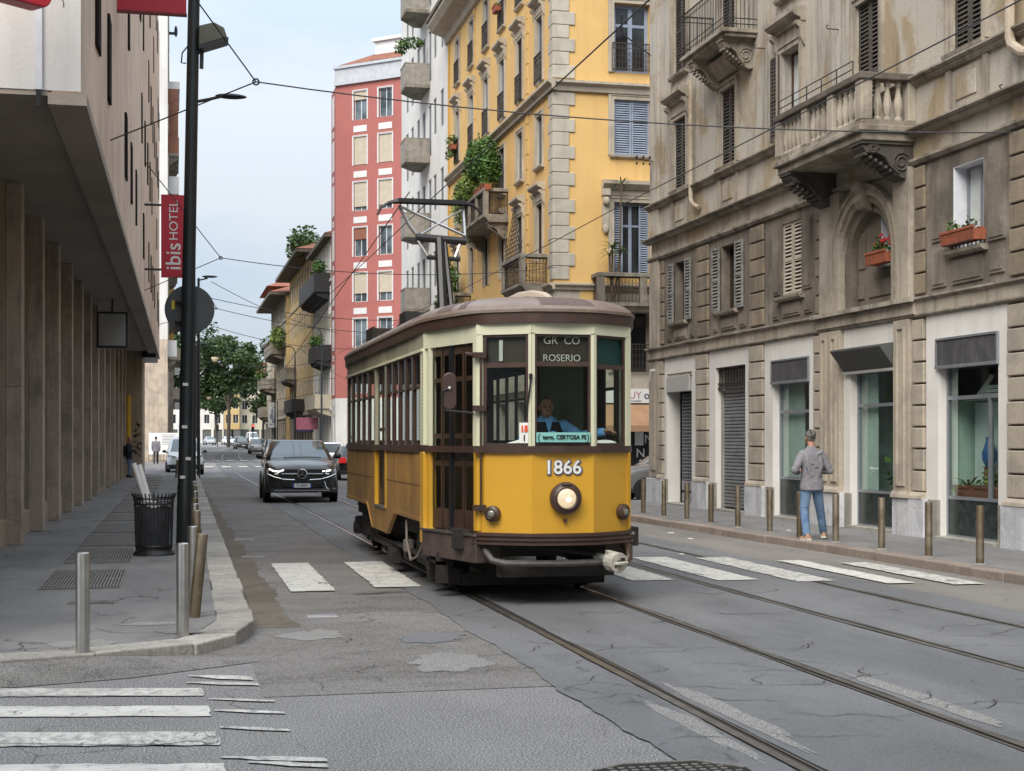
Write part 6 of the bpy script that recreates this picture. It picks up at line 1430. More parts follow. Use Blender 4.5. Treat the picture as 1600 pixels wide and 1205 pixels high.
        tl = MB(); tl.prism([(s * w * .62, L - .02), (s * w * .9, L - .26), (s * w * .955, L - .24), (s * w * .88, L - .02), (s * w * .62, L + .03)], 'z', belt - .18, belt + .06); tl.build('tail_light', M['tail'] if tail else M['tail_off'], t, bevel=.012)
        mr = MB(); mr.ell((s * (w + .1), ws[0] + .28, belt + .1), .1, .07, .075, 10, 8); mr.box(s * (w - .06), s * (w + .06), ws[0] + .26, ws[0] + .3, belt + .03, belt + .07); mr.build('mirror', M['black'] if lower or suv else paint, t, smooth=True)
    m = MB(); m.box(-.26, .26, -.055, -.03, zb + .22, zb + .33); p = m.build('number_plate', M['plate'], t); m = MB(); m.box(-.26, -.215, -.058, -.028, zb + .22, zb + .33); m.box(.215, .26, -.058, -.028, zb + .22, zb + .33); m.build('plate_band', M['plateblue'], p)
    m = MB(); m.box(-.26, .26, L + .03, L + .05, belt - .3, belt - .19); m.build('number_plate', M['plate'], t)
    return t, w
P_BLK = carpaint('black_car_paint', (.008, .008, .009)); P_WHT = carpaint('white_car_paint', (.82, .83, .84)); P_GRY = carpaint('grey_car_paint', (.16, .165, .17)); P_DGR = carpaint('dark_grey_car_paint', (.035, .037, .04)); P_SLV = carpaint('silver_car_paint', (.38, .39, .40)); P_BLU = carpaint('dark_blue_car_paint', (.02, .03, .06)); P_RED = carpaint('red_car_paint', (.35, .02, .02))
# the black coupe-roofed SUV
t, w = car('black_suv', 'glossy black SUV with a coupe roofline driving towards the viewer left of the tram', None, (3.47, 40.4, 0), R(-1.5), P_BLK, 4.9, 2.0, 1.73, 1.17, 1.1, (1.25, 2.1), (3.1, 4.6), .27, .38, (.93, 3.85), suv=True, nd=(.40, .19, .12, .0), hz=.83)
m = MB(); m.prism([(-.58, .70), (.58, .70), (.66, .98), (.55, 1.0), (-.55, 1.0), (-.66, .98)], 'y', -.0, .12); g = m.build('grille', M['black'], t, bevel=.02)
for s in (-1, 1):
    m = MB(); m.prism([(s * .13, .835), (s * .56, .845), (s * .56, .875), (s * .13, .88)], 'y', -.03, .02); m.build('grille_bar', M['chrome'], g, bevel=.006)
    m = MB(); m.loft([[(s * .54, -.02, .55), (s * .54, -.02, .68), (s * .9, .17, .74), (s * .93, .2, .5), (s * .6, -.02, .42)], [(s * .54, .1, .55), (s * .54, .1, .68), (s * .9, .3, .74), (s * .93, .32, .5), (s * .6, .1, .42)]]); m.build('air_intake', M['plastic'], t)
    m = MB(); m.tube([(s * .5, -.02, .97), (s * .62, .005, .925), (s * .78, .06, .945), (s * .88, .16, 1.0)] if s < 0 else [(s * .55, -.0, .93), (s * .78, .06, .955)], .02, 6); m.build('daytime_light', M['drl'], t)
    m = MB(); m.tube([(s * .93, .17, .86), (s * .75, .04, .78), (s * .5, -.03, .715), (s * .2, -.045, .70)], .014, 6); m.build('chrome_line', M['chrome'], t)
m = MB(); m.tube([(.60, .0, .66), (.66, .0, .48), (.76, .04, .43), (.9, .16, .46)], .012, 6); m.build('chrome_fin', M['chrome'], t)
m = MB(); m.box(-.75, .75, -.05, 0, .40, .42); m.build('bumper_trim', M['chrome'], t)
m = MB(); rg = [(.125 * math.cos(a), -.045, .86 + .125 * math.sin(a)) for a in [6.2832 * k / 24 for k in range(25)]]; m.tube(rg, .014, 6)
for k in range(3): a = R(90 + 120 * k); c_, s_ = math.cos(a), math.sin(a); m.prism([(0 + .03 * -s_, .86 + .03 * c_), (.118 * c_, .86 + .118 * s_), (0 + .03 * s_, .86 - .03 * c_)], 'y', -.055, -.035)
m.build('star_emblem', M['chrome'], g); m = MB(); m.lathe([(.115, -.03), (.01, -.032)], (0, 0, .86), 20, axis='y'); m.build('emblem_disc', M['darkmetal'], g)
text('FS 488FF', .095, M['plateblue'], 'lettering', t, (0, -.0595, .545), sx=.9, depth=.002)
m = MB(); m.tube([(-.45, 1.14, 1.235), (.1, 1.16, 1.25), (.6, 1.14, 1.24)], .014, 5); m.build('wiper', M['black'], t)
for o in t.children:
    if o.name.split('.')[0] in ('grille', 'daytime_light', 'chrome_line', 'chrome_fin', 'air_intake', 'number_plate', 'lettering', 'bumper_trim') and o.location.y < 1 and not (o.name.startswith('number_plate') and len(o.children) == 0): o.location.z -= .06
# vehicles parked along the right kerb, seen past the SUV
PK = 'cars parked along the right-hand kerb'
car('parked_car', 'black hatchback parked between the SUV and the tram, its red tail lamp lit', PK, (7.75, 66.5, 0), R(180), P_BLK, tail=True)
car('parked_car', 'white estate car whose pale roof shows just above the bonnet line right of the SUV', PK, (8.45, 84, gz(82)), R(180), P_WHT, 4.4, 1.8, 1.55)
for i, (x, y, p, lab) in enumerate([(8.5, 103, P_DGR, 'dark grey parked car nearest to the SUV in the distant row'), (8.35, 122, P_BLU, 'dark blue parked car second from the SUV in the distant row'), (8.35, 146, P_SLV, 'silver parked car third from the SUV in the distant row')]): car('parked_car', lab, PK, (x, y, gz(y)), 0, p, H=1.55)
car('distant_car', 'small black car heading the distant row, nearest the red traffic light', None, (9.0, 192, gz(192)), R(4), P_DGR, H=1.6)
car('delivery_van', 'white compact van with black bumper parked half on the left pavement', None, (.66, 74.0, gz(74)), R(1), P_WHT, 4.4, 1.78, 1.84, 1.05, 1.0, (.75, 1.5), (4.0, 4.3), .25, .31, (.75, 3.4), lower=M['plastic'])
VN = 'white vans waiting at the far crossing'
car('delivery_van', 'white van at the far crossing, right one of the two side by side', VN, (20.3, 292, gz(292)), R(7), P_WHT, 5.2, 2.0, 2.3, 1.1, 1.0, (.6, 1.2), (4.8, 5.1), .3, .34, (.9, 4.1)); car('delivery_van', 'white van at the far crossing, left one of the two side by side', VN, (15.8, 292, gz(292)), R(7), P_WHT, 5.2, 2.0, 2.3, 1.1, 1.0, (.6, 1.2), (4.8, 5.1), .3, .34, (.9, 4.1))
for i, (x, y, p, c_) in enumerate([(12.6, 275, P_SLV, 'silver'), (10.2, 268, P_WHT, 'white'), (18, 262, P_RED, 'red'), (6.8, 262, P_SLV, 'pale silver')]): car('distant_car', c_ + ' car in far traffic ' + ['left of the two white vans', 'below the tree, second from the left', 'in front of the two white vans', 'furthest left, next to the pole'][i], None, (x, y, gz(y)), R(8), p, sub=False)
car('parked_car', 'silver-grey car parked in the side street behind the tram', None, (12.2, 40.4, 0), R(-90), P_GRY, 4.3, 1.8, 1.52, .98)
# ------------------------------------------------------------ people
M['skin'] = plain('skin', (.36, .195, .135), .6, var=.08, scale=12)
M['jeans'] = weathered('faded_blue_jeans', (.085, .15, .27), (.16, .25, .38), 3.2, .38, .62, .2, (.03, .05, .1), .18, rough=.9, bump=.5)
M['jumper'] = weathered('grey_marl_jumper', (.175, .17, .19), (.215, .21, .23), 4, streak=.2, grain=.12, rough=.95, dark=(.1, .1, .11), bump=.5)
M['greyhair'] = weathered('short_grey_hair', (.20, .19, .18), (.035, .032, .03), 14, .4, .6, .0, grain=.5, bump=.9)
M['shoe'] = plain('tan_trainers', (.36, .21, .13), .7, var=.2, scale=20); M['sole'] = plain('pale_sole', (.5, .47, .42), .8)
M['navy'] = plain('navy_jacket', (.018, .022, .036), .85, 0, .3, 6, bump=.4); M['shirt'] = plain('light_blue_shirt', (.16, .38, .72), .8, 0, .18, 9, bump=.4); M['vest'] = plain('dark_waistcoat', (.012, .012, .018), .85)
M['darkcloth'] = plain('dark_trousers', (.022, .022, .028), .9)
def fuse(mb, name, mat, parent, voxel, sm=3, loc=(0, 0, 0)):
    me = mb.mesh('tmp', mat); o = bpy.data.objects.new('tmp', me); col.objects.link(o)
    r = o.modifiers.new('r', 'REMESH'); r.mode = 'VOXEL'; r.voxel_size = voxel; r.use_smooth_shade = True
    s = o.modifiers.new('s', 'SMOOTH'); s.iterations = sm; s.factor = .5
    m2 = evalmesh(o, name); m2.materials.clear(); m2.materials.append(mat); m2.shade_smooth(); bpy.data.meshes.remove(me)
    return put(name, m2, parent, loc)
def limb(mb, pts, rs, n=12, k=4):
    P = [Vector(p) for p in pts]; o = []; r_ = []
    for i in range(len(P) - 1):
        for t in range(k): q = t / k; o.append(P[i].lerp(P[i + 1], q)); r_.append(rs[i] + (rs[i + 1] - rs[i]) * q)
    o.append(P[-1]); r_.append(rs[-1]); mb.tube(o, r_, n); 
    for p, r in zip(P, rs): mb.ell(p, r * .98, r * .98, r * .98, 10, 7)
def torso(mb, secs, n=18):
    """secs: (cx, cy, z, rx, ry)"""
    mb.loft([[(c[0] + c[3] * math.copysign(abs(math.cos(t)) ** .85, math.cos(t)), c[1] + c[4] * math.copysign(abs(math.sin(t)) ** .85, math.sin(t)), c[2]) for t in [6.2832 * i / n for i in range(n)]] for c in secs])
def hand(mb, wrist, d, side, palm, curl=.6, s=1.0):
    """palm with four unequal fingers and a thumb that leaves its side"""
    d = Vector(d).normalized(); pn = Vector(palm).normalized(); sd = d.cross(pn).normalized() * side; w = Vector(wrist)
    T = Matrix(((sd.x, d.x, pn.x, 0), (sd.y, d.y, pn.y, 0), (sd.z, d.z, pn.z, 0), (0, 0, 0, 1))); T.translation = w
    pts = [(x * .041 * s, y * s, z * .014 * s) for y in (.0, .05, .09) for x, z in ((-1, 0), (-.6, 1), (.6, 1), (1, 0), (.6, -1), (-.6, -1))]
    q = [tuple(T @ Vector(p)) for p in pts]; mb.loft([q[0:6], q[6:12], q[12:18]])
    for i, (x, l) in enumerate([(-.031, .066), (-.0105, .078), (.0105, .073), (.031, .058)]):
        p0 = Vector((x, .082, 0)) * s; c = curl; a1 = c * .8; a2 = a1 + c * 1.1; a3 = a2 + c * .8; L = l * s
        p1 = p0 + Vector((0, math.cos(a1), math.sin(a1))) * L * .45; p2 = p1 + Vector((0, math.cos(a2), math.sin(a2))) * L * .32; p3 = p2 + Vector((0, math.cos(a3), math.sin(a3))) * L * .23
        mb.tube([T @ p for p in (p0 - Vector((0, .02 * s, 0)), p0, p1, p2, p3)], [.0095 * s, .0095 * s, .0088 * s, .008 * s, .006 * s], 7)
    b = Vector((-.036, .02, .004)) * s; mb.tube([T @ b, T @ (b + Vector((-.022, .024, .01)) * s), T @ (b + Vector((-.028, .052, .022)) * s), T @ (b + Vector((-.022, .072, .032)) * s)], [.013 * s, .012 * s, .0098 * s, .0075 * s], 7)
def head(mb, c, yaw, pitch=0., s=1.0):
    """head looking along -y before the yaw"""
    T = Matrix.Translation(c) @ Matrix.Rotation(yaw, 4, 'Z') @ Matrix.Rotation(pitch, 4, 'X'); h = MB(T)
    h.ell((0, .012, .025), .076 * s, .096 * s, .098 * s, 16, 12); h.ell((0, -.028, -.05), .056 * s, .062 * s, .066 * s, 14, 10); h.ell((0, -.062, -.088), .03, .024, .022, 10, 7)
    h.ell((0, -.088, .022), .05, .014, .012, 10, 6)                       # brow
    h.tube([(0, -.085, .018), (0, -.104, -.012), (0, -.112, -.028)], [.009, .012, .014], 8); h.ell((0, -.098, -.034), .019, .014, .009, 8, 6)
    h.ell((0, -.088, -.066), .024, .01, .006, 10, 6); h.ell((0, -.086, -.076), .02, .01, .007, 10, 6)
    for e in (-1, 1): h.ell((e * .077, .012, -.008), .010, .02, .032, 8, 8); h.ell((e * .045, -.068, -.02), .02, .018, .016, 8, 6)
    mb.add(h.v, h.f); return T
def faceparts(par, T, matb):
    e = MB(T)
    for s in (-1, 1): e.ell((s * .031, -.090, .004), .0095, .006, .006, 8, 6)
    e.build('eyes', M['black'], par); b = MB(T)
    for s in (-1, 1): b.tube([(s * .014, -.100, .022), (s * .034, -.099, .028), (s * .05, -.088, .022)], .0045, 5)
    b.build('eyebrows', matb, par); mth = MB(T); mth.tube([(-.022, -.097, -.071), (0, -.101, -.0705), (.022, -.097, -.071)], .003, 5); mth.build('mouth', plain('lips', (.2, .07, .06), .6), par)
def shoe(par, heel, toe, mat, name='shoe', sole=None):
    h = Vector(heel); t = Vector(toe); d = (t - h).normalized(); s = Vector((d.y, -d.x, 0)).normalized(); u = s.cross(d) * 1
    if u.z < 0: u = -u
    prof = [(-.06, .036, .07), (-.02, .042, .085), (.05, .043, .075), (.12, .048, .055), (.18, .044, .04), (.21, .03, .028)]
    L = (t - h).length / .15; m = MB(); rings = []
    for y, w_, hh in prof: c = h + d * (y * L); rings.append([tuple(c + s * (w_ * math.cos(a)) + u * (max(0, math.sin(a)) * hh - (.012 if math.sin(a) < 0 else 0))) for a in [6.2832 * i / 12 for i in range(12)]])
    m.loft(rings); o = m.build(name, mat, par, smooth=True, ang=70)
    so = MB(); q = [h + d * (y * L) for y in (-.065, .05, .15, .215)]; ws_ = (.038, .044, .05, .028); so.add([tuple(c + s * w_ * k + u * z) for z in (-.03, .006) for c, w_ in zip(q, ws_) for k in (-1, 1)], [(0, 1, 3, 2), (2, 3, 5, 4), (4, 5, 7, 6), (8, 10, 11, 9), (10, 12, 13, 11), (12, 14, 15, 13), (0, 2, 10, 8), (2, 4, 12, 10), (4, 6, 14, 12), (1, 9, 11, 3), (3, 11, 13, 5), (5, 13, 15, 7), (6, 7, 15, 14), (0, 8, 9, 1)]); so.build('sole', sole or M['sole'], o)
# man in the grey jumper walking away on the right pavement
PM = thing('person', 'man seen from behind in grey jumper and blue jeans stepping along the right pavement', 'person', (9.97, 21.85, .12))
b = MB(); T = head(b, (.0, .05, 1.645), R(180), R(-8))
b.tube([(0, .0, 1.42), (0, .015, 1.5), (0, .03, 1.58)], [.062, .058, .056], 12)
torso(b, [(0, 0, .86, .14, .1), (0, 0, 1.1, .135, .09), (0, 0, 1.35, .16, .1), (0, 0, 1.45, .1, .07)])
aL_ = [(-.185, 0, 1.415), (-.315, -.05, 1.12), (-.14, .22, 1.08)]; aR_ = [(.185, 0, 1.415), (.30, -.04, 1.11), (.14, .23, 1.10)]
lL = [(-.095, .0, .88), (-.115, .035, .49), (-.125, -.09, .09)]; lR = [(.095, .0, .88), (.19, .10, .50), (.31, .22, .10)]
for a in (aL_, aR_): limb(b, [(a[0][0] * .8, a[0][1], a[0][2] - .06), a[1], a[2]], [.04, .036, .028])
for l in (lL, lR): limb(b, l, [.065, .045, .035])
hand(b, aL_[2], (.6, .7, .1), 1, (.3, -.2, 1), .7); hand(b, aR_[2], (-.6, .7, .1), -1, (-.3, -.2, 1), .7)
body = fuse(b, 'body', M['skin'], PM, .0085, 2)
c = MB(); torso(c, [(.0, -.005, .80, .192, .146), (.0, -.005, .88, .192, .142), (.0, 0, 1.0, .172, .122), (0, 0, 1.15, .172, .118), (0, 0, 1.28, .196, .125), (0, 0, 1.36, .192, .115), (0, .005, 1.43, .145, .09), (0, .01, 1.485, .075, .066), (0, .012, 1.505, .066, .06)])
for a in (aL_, aR_): limb(c, [(a[0][0] * .86, a[0][1], a[0][2] - .045), a[1], tuple(Vector(a[1]).lerp(Vector(a[2]), .92))], [.077, .062, .047])
c.tube([(.062 * math.cos(t), .014 + .06 * math.sin(t), 1.50 + .012 * math.sin(t)) for t in [6.2832 * k / 16 for k in range(17)]], .013, 6)
rr = random.Random(3)
for k in range(16):
    z = .86 + k * .034; a0 = rr.uniform(-3.0, -.6); sl_ = rr.uniform(-.12, .12); c.tube([((.172 + .006 * math.sin(t * 9)) * math.cos(a0 + t), .126 * math.sin(a0 + t), z + sl_ * t + .03 * math.sin(t * 2.6 + k)) for t in [j * .16 for j in range(9)]], [.004, .009, .014, .016, .016, .016, .014, .009, .004], 6)
for sx in (-1, 1):
    for k in range(5): c.tube([(sx * (.12 - .012 * k), -.118, 1.33 - .02 * k), (sx * (.14 - .02 * k), -.122, 1.2 - .03 * k), (sx * (.10 - .01 * k), -.12, 1.05 - .02 * k)], [.004, .012, .004], 5)
fuse(c, 'jumper', M['jumper'], PM, .012, 3)
c = MB(); torso(c, [(0, 0, .78, .165, .118), (0, 0, .88, .162, .115), (0, 0, .97, .15, .105)])
for l, sg in ((lL, -1), (lR, 1)):
    limb(c, [(l[0][0] * .9, l[0][1], l[0][2] - .03), l[1], tuple(Vector(l[1]).lerp(Vector(l[2]), .95))], [.095, .072, .062]); c.ell((sg * .085, -.055, .86), .085, .075, .095, 12, 8)
    for k in range(5): p = Vector(l[1]).lerp(Vector(l[2]), .1 + k * .19); c.lathe([(.058, -.012), (.07, 0), (.058, .012)], tuple(p), 12)
    for k in range(3): p = Vector(l[0]).lerp(Vector(l[1]), .75 + k * .12); c.lathe([(.066, -.012), (.079, 0), (.066, .012)], tuple(p), 12)
fuse(c, 'jeans', M['jeans'], PM, .011, 2)
hr = MB(T); hr.ell((0, .02, .038), .081, .099, .094, 16, 12); hr.v = [v if (T.inverted() @ Vector(v)).y > -.055 or (T.inverted() @ Vector(v)).z > .06 else tuple(T @ Vector((0, .0, .04))) for v in hr.v]; hr.ell((0, .058, -.01), .062, .05, .05, 12, 8); hr.build('hair', M['greyhair'], PM, smooth=True, ang=80)
shoe(PM, (-.125, -.115, .035), (-.13, .04, .03), M['shoe']); shoe(PM, (.31, .20, .045), (.40, .33, .03), M['shoe'])
# tram driver seated behind the windscreen
DR = thing('person', 'tram driver in light blue shirt and dark waistcoat seated behind the windscreen', 'person', (3.95, 15.42, .94))
b = MB(); T = head(b, (-.02, -.05, 1.135), R(-6), R(4)); b.tube([(0, .02, .96), (-.01, .0, 1.02), (-.015, -.02, 1.07)], [.06, .056, .054], 12)
torso(b, [(0, .1, .40, .15, .11), (0, .06, .7, .15, .1), (0, .03, .92, .16, .1), (0, .02, 1.0, .1, .07)])
dl = [(-.19, .03, .93), (-.29, -.06, .74), (.04, -.30, .84)]; dr = [(.19, .03, .93), (.36, -.06, .82), (.58, -.26, .87)]
for a in (dl, dr): limb(b, a, [.046, .038, .03])
for s in (-1, 1): limb(b, [(s * .09, .1, .42), (s * .12, -.3, .45), (s * .12, -.3, .04)], [.07, .05, .04])
hand(b, dl[2], (.8, -.4, -.1), 1, (0, -.4, -1), .8); hand(b, dr[2], (.5, -.8, .1), -1, (0, -.5, -1), .35)
body = fuse(b, 'body', M['skin'], DR, .008, 2); faceparts(DR, T, M['greyhair'])
hr = MB(T); hr.ell((0, .025, .045), .081, .098, .09, 16, 12); hr.v = [v if (T.inverted() @ Vector(v)).y > -.045 or (T.inverted() @ Vector(v)).z > .085 else tuple(T @ Vector((0, .03, .04))) for v in hr.v]; hr.build('hair', M['greyhair'], DR, smooth=True, ang=80)
c = MB()
for a in (dl, dr): limb(c, [a[0], a[1], tuple(Vector(a[1]).lerp(Vector(a[2]), .9))], [.078, .062, .05])
torso(c, [(0, .03, .9, .165, .105), (0, .02, 1.0, .12, .085), (0, .015, 1.045, .068, .066)]); fuse(c, 'shirt', M['shirt'], DR, .012, 2)
c = MB(); torso(c, [(0, .1, .42, .18, .135), (0, .06, .7, .175, .13), (0, .03, .88, .185, .125), (0, .03, .96, .16, .11), (0, .035, 1.0, .11, .085)]); fuse(c, 'waistcoat', M['vest'], DR, .013, 2)
c = MB(); c.add([(-.05, -.095, 1.03), (.05, -.095, 1.03), (.0, -.112, .84)], [(0, 1, 2)]); c.build('shirt_front', M['shirt'], DR)
c = MB()
for s in (-1, 1): limb(c, [(s * .09, .1, .42), (s * .12, -.28, .45), (s * .12, -.28, .06)], [.09, .075, .06])
fuse(c, 'trousers', M['darkcloth'], DR, .014, 2); shoe(DR, (-.12, -.27, .04), (-.12, -.42, .035), M['black']); shoe(DR, (.12, -.27, .04), (.12, -.42, .035), M['black'])
st = thing('driver_seat', 'dark driver stool inside the tram cab under the driver', 'seat', (3.95, 15.55, .84)); m = MB(); m.box(-.22, .22, -.2, .2, .3, .36); m.build('seat_pad', M['darkcloth'], st, bevel=.02); m = MB(); m.cyl((0, 0, 0), (0, 0, .3), .05); m.build('seat_post', M['darkmetal'], st)
# walkers on the left pavement and far away
def walker(label, loc, rotz, top, legs, hairm=None, hh=1.75, step=.18, arm='phone', voxel=.016, group=None, skirt=0):
    t = thing('person', label, 'person', loc, rotz, group); s = hh / 1.75; b = MB(); T = head(b, (0, -.03, 1.62), 0, R(12) if arm == 'phone' else 0); b.tube([(0, .0, 1.4), (0, -.01, 1.55)], [.06, .055], 10); torso(b, [(0, 0, .86, .14, .1), (0, 0, 1.35, .16, .1), (0, 0, 1.45, .1, .07)])
    if arm == 'phone': A = [[(-.19, 0, 1.4), (-.23, -.02, 1.1), (-.08, -.3, 1.15)], [(.19, 0, 1.4), (.23, -.02, 1.1), (.06, -.3, 1.17)]]
    else: A = [[(-.19, 0, 1.4), (-.23, .06, 1.12), (-.22, -.02, .86)], [(.19, 0, 1.4), (.23, -.04, 1.12), (.22, -.14, .88)]]
    Lg = [[(-.09, 0, .88), (-.1, -step * .4 - .03, .48), (-.1, -step, .09)], [(.09, 0, .88), (.1, step * .3 - .03, .48), (.1, step, .09)]]
    for a in A: limb(b, a, [.045, .038, .028], 8, 2)
    for l in Lg: limb(b, l, [.065, .045, .035], 8, 2)
    for a, sd in zip(A, (1, -1)): hand(b, a[2], (.2 * sd, -1, .1) if arm == 'phone' else (0, -.1, -1), sd, (0, 0, 1) if arm == 'phone' else (-sd, 0, 0), .6)
    fuse(b, 'body', M['skin'], t, voxel, 1); c = MB(); torso(c, [(0, 0, .78, .19, .14), (0, 0, 1.0, .18, .13), (0, 0, 1.3, .2, .13), (0, 0, 1.4, .19, .115), (0, 0, 1.47, .09, .075)])
    for a in A: limb(c, [a[0], a[1], tuple(Vector(a[1]).lerp(Vector(a[2]), .9))], [.08, .065, .05], 8, 2)
    fuse(c, 'jacket', top, t, voxel, 1); c = MB(); torso(c, [(0, 0, .78, .165, .12), (0, 0, .95, .165, .12)])
    for l in Lg: limb(c, [l[0], l[1], tuple(Vector(l[1]).lerp(Vector(l[2]), .96))], [.09, .072, .06], 8, 2)
    fuse(c, 'trousers', legs, t, voxel, 1)
    if hairm: h = MB(T); h.ell((0, .022, .04), .082, .098, .092, 12, 9); h.build('hair', hairm, t, smooth=True)
    for l in Lg: p = l[2]; shoe(t, (p[0], p[1] + .03, .035), (p[0], p[1] - .12, .03), M['black'], sole=M['black'])
    t.scale = (s, s, s); return t
w1 = walker('bald man in dark jacket and jeans looking at his phone beside the yellow pipe', (-1.78, 65.4, .12), R(75), M['navy'], M['jeans'], None, 1.76, .04)
ph = thing('phone', 'dark phone held by the bald man at the yellow pipe', 'phone', (-1.42, 65.4, 1.33)); MB().box(-.01, .012, -.04, .04, -.07, .07).build('phone_body', M['black'], ph)
rk = thing('backpack', 'dark backpack on the bald man standing at the yellow pipe', 'backpack', (-2.0, 65.35, 1.0)); m = MB(); m.ell((0, 0, .25), .12, .17, .26, 12, 8); m.build('pack', M['black'], rk, smooth=True); m = MB(); m.tube([(.05, -.12, .4), (.2, -.12, .5), (.25, -.1, .3)], .02, 5); m.tube([(.05, .12, .4), (.2, .12, .5), (.25, .1, .3)], .02, 5); m.build('strap', M['black'], rk)
M['brownhair'] = plain('dark_brown_hair', (.03, .02, .015), .9)
walker('person in a grey top walking with a bag past the white hoarding on the left', (-.95, 95, gz(95) + .12), R(180), M['jumper'], M['darkcloth'], M['brownhair'], 1.72, .2, 'swing')
for i, (x, y, rz, tp, lg, lab) in enumerate([(9.0, 246, 90, 'navy', 'darkcloth', 'dark-clothed person crossing the road far away, left figure'), (12.2, 244, 90, 'darkcloth', 'navy', 'dark-clothed person crossing far away, in front of the pale cars'), (11.0, 150, 0, 'jumper', 'darkcloth', 'person in grey on the right pavement beyond the parked cars')]): walker(lab, (x, y, gz(y) + .02), R(rz), M[tp], M[lg], M['brownhair'], 1.74, .22, 'swing', .02)
# ------------------------------------------------------------ street furniture
def W(px, py, d):
    a = (px - 800) / 2300 * d; return (a * .97430 + d * .22534, -a * .22534 + d * .97430, 1.72 + (688 - py) / 2300 * d)
M['steel_br'] = weathered('browned_steel', (.20, .155, .105), (.30, .26, .20), 2.5, streak=.3, grain=.12, rough=.42, bump=.1); M['steel_br'].node_tree.nodes['Principled BSDF'].inputs['Metallic'].default_value = .75
def bollard_mesh(mat): 
    m = MB(); m.lathe([(.052, -.05), (.052, .735), (.049, .752), (.04, .758), (.002, .76)], n=20); return m.mesh('bollard_post', mat, True)
bmA, bmB = bollard_mesh(M['steel']), bollard_mesh(M['steel_br'])
ft = MB().lathe([(.10, -.01), (.095, .012), (.054, .018)], n=16).mesh('mortar_foot', M['patchA'])
def bollard(label, x, y, me, z=.12, rot=None, grp='steel bollards along the kerbs', foot=True, tint=None):
    t = thing('bollard', label, 'bollard', (x, y, z), 0, grp)
    if rot: t.rotation_euler = rot
    p = put('bollard_post', me, t)
    if foot: put('mortar_foot', ft, t, rotz=x)
    return t
RBL = [(10.15, 17.12), (10.1, 18.35), (10.14, 19.8), (10.15, 21.35), (10.12, 23.89), (10.14, 25.42), (10.12, 26.75), (10.08, 28.0), (10.04, 29.3), (9.98, 30.5)]
for i, (x, y) in enumerate(RBL): bollard('brownish steel bollard on the right pavement, %s from the right end of the row' % ORD[i], x, y, bmB)
bollard('brownish steel bollard half hidden behind the walking man\'s left leg', 10.1, 22.6, bmB, foot=False)
bollard('shiny steel bollard nearest the viewer, alone on the left pavement corner', -.65, 11.5, bmA, foot=False)
bollard('shiny upright steel bollard in front of the lamp post foot on the left kerb', .09, 12.36, bmA, foot=False)
bollard('brown leaning bollard beside the shiny one near the left kerb', .20, 13.6, bmB, rot=(R(-3), R(5.5), 0), foot=False)
for i, (x, y) in enumerate([(.2, 14.75), (.29, 18.1), (.30, 20.0), (.33, 22.0), (.38, 25.0), (.42, 28), (.45, 31), (.48, 34)]): bollard('steel bollard in the left kerb row, %s behind the leaning brown one' % ORD[i], x, y, bmB if i % 2 else bmA, foot=False)
bollard('thin brown post leaning on the left pavement in front of the white van', .2, 64.5, bmB, rot=(0, R(4), 0), foot=False)
# lamp post with the back of a round sign
M['postpaint'] = plain('dark_green_grey_paint', (.022, .027, .029), .4, .2)
lpst = thing('lamp_post', 'tall dark lamp post with white stickers standing between the litter bin and left kerb', 'lamp post', (.18, 22.85, .12)); lpst.rotation_euler = (0, R(1.05), 0)
m = MB(); m.lathe([(.115, 0), (.112, .9), (.105, .92), (.1, 3.5), (.088, 8), (.08, 11)], n=20); m.build('post', M['postpaint'], lpst, smooth=True)
for z, a in ((2.42, -1.75), (1.78, -1.75), (1.3, -1.2), (1.02, -1.9)): m = MB(Matrix.Rotation(a, 4, 'Z')); m.box(.1105, .1135, -.04, .04, z, z + .045); m.build('sticker', M['white'], lpst)
m = MB(); m.prism([(.08, 7.55), (.5, 7.72), (.45, 7.86), (.3, 7.93), (.08, 7.86)], 'y', -.16, .16, 0); fl = m.build('lamp_head', plain('olive_lamp_cover', (.10, .10, .075), .5), lpst, bevel=.015); m = MB(); m.prism([(.08, 7.5), (.52, 7.67), (.52, 7.72), (.08, 7.55)], 'y', -.17, .17); m.box(.1, .16, -.03, .03, 7.25, 7.52); m.build('lamp_bracket', M['postpaint'], fl); m = MB(); m.tube([(-.05, -.05, 7.6), (-.16, -.06, 7.45), (-.17, -.06, 7.3), (-.1, -.05, 7.3)], .012, 5); m.build('loose_cable', M['black'], lpst)
rs_ = thing('round_sign', 'dark grey back of a round road sign on the lamp post, yellow sticker', 'sign', (.27, 23.06, 3.72)); m = MB(); m.lathe([(.01, -.012), (.37, -.012), (.375, .0), (.37, .012), (.01, .012)], n=40, axis='y'); m.build('sign_disc', plain('grey_sign_back', (.055, .06, .066), .5), rs_); m = MB(); m.box(-.27, -.22, -.018, -.013, .0, .13); m.build('sticker', plain('yellow_sticker', (.55, .42, .03), .6), rs_); m = MB(); m.box(-.22, .02, -.1, -.013, .1, .13); m.box(-.22, .02, -.1, -.013, -.2, -.17); m.build('sign_clamp', M['darkmetal'], rs_)
def streetlamp(lab, x, y, h, L, rz=0, curved=False):
    t = thing('street_lamp', lab, 'street lamp', (x, y, gz(y)), rz); m = MB(); m.lathe([(.08, 0), (.075, 2), (.055, h)], n=10)
    if curved: m.tube([(0, 0, h), (0, 0, h + .5), (.1, 0, h + .8), (.35, 0, h + 1.0), (L, 0, h + 1.0)], .04, 6)
    else: m.tube([(0, 0, h - .1), (.4, 0, h), (L - .5, 0, h + .06)], .035, 6)
    m.build('post', M['postpaint'], t); m = MB(); zz = h + (1.0 if curved else .08); m.ell((L - .25, 0, zz), .36, .13, .06, 12, 6); m.build('lamp_head', M['darkmetal'], t, smooth=True)
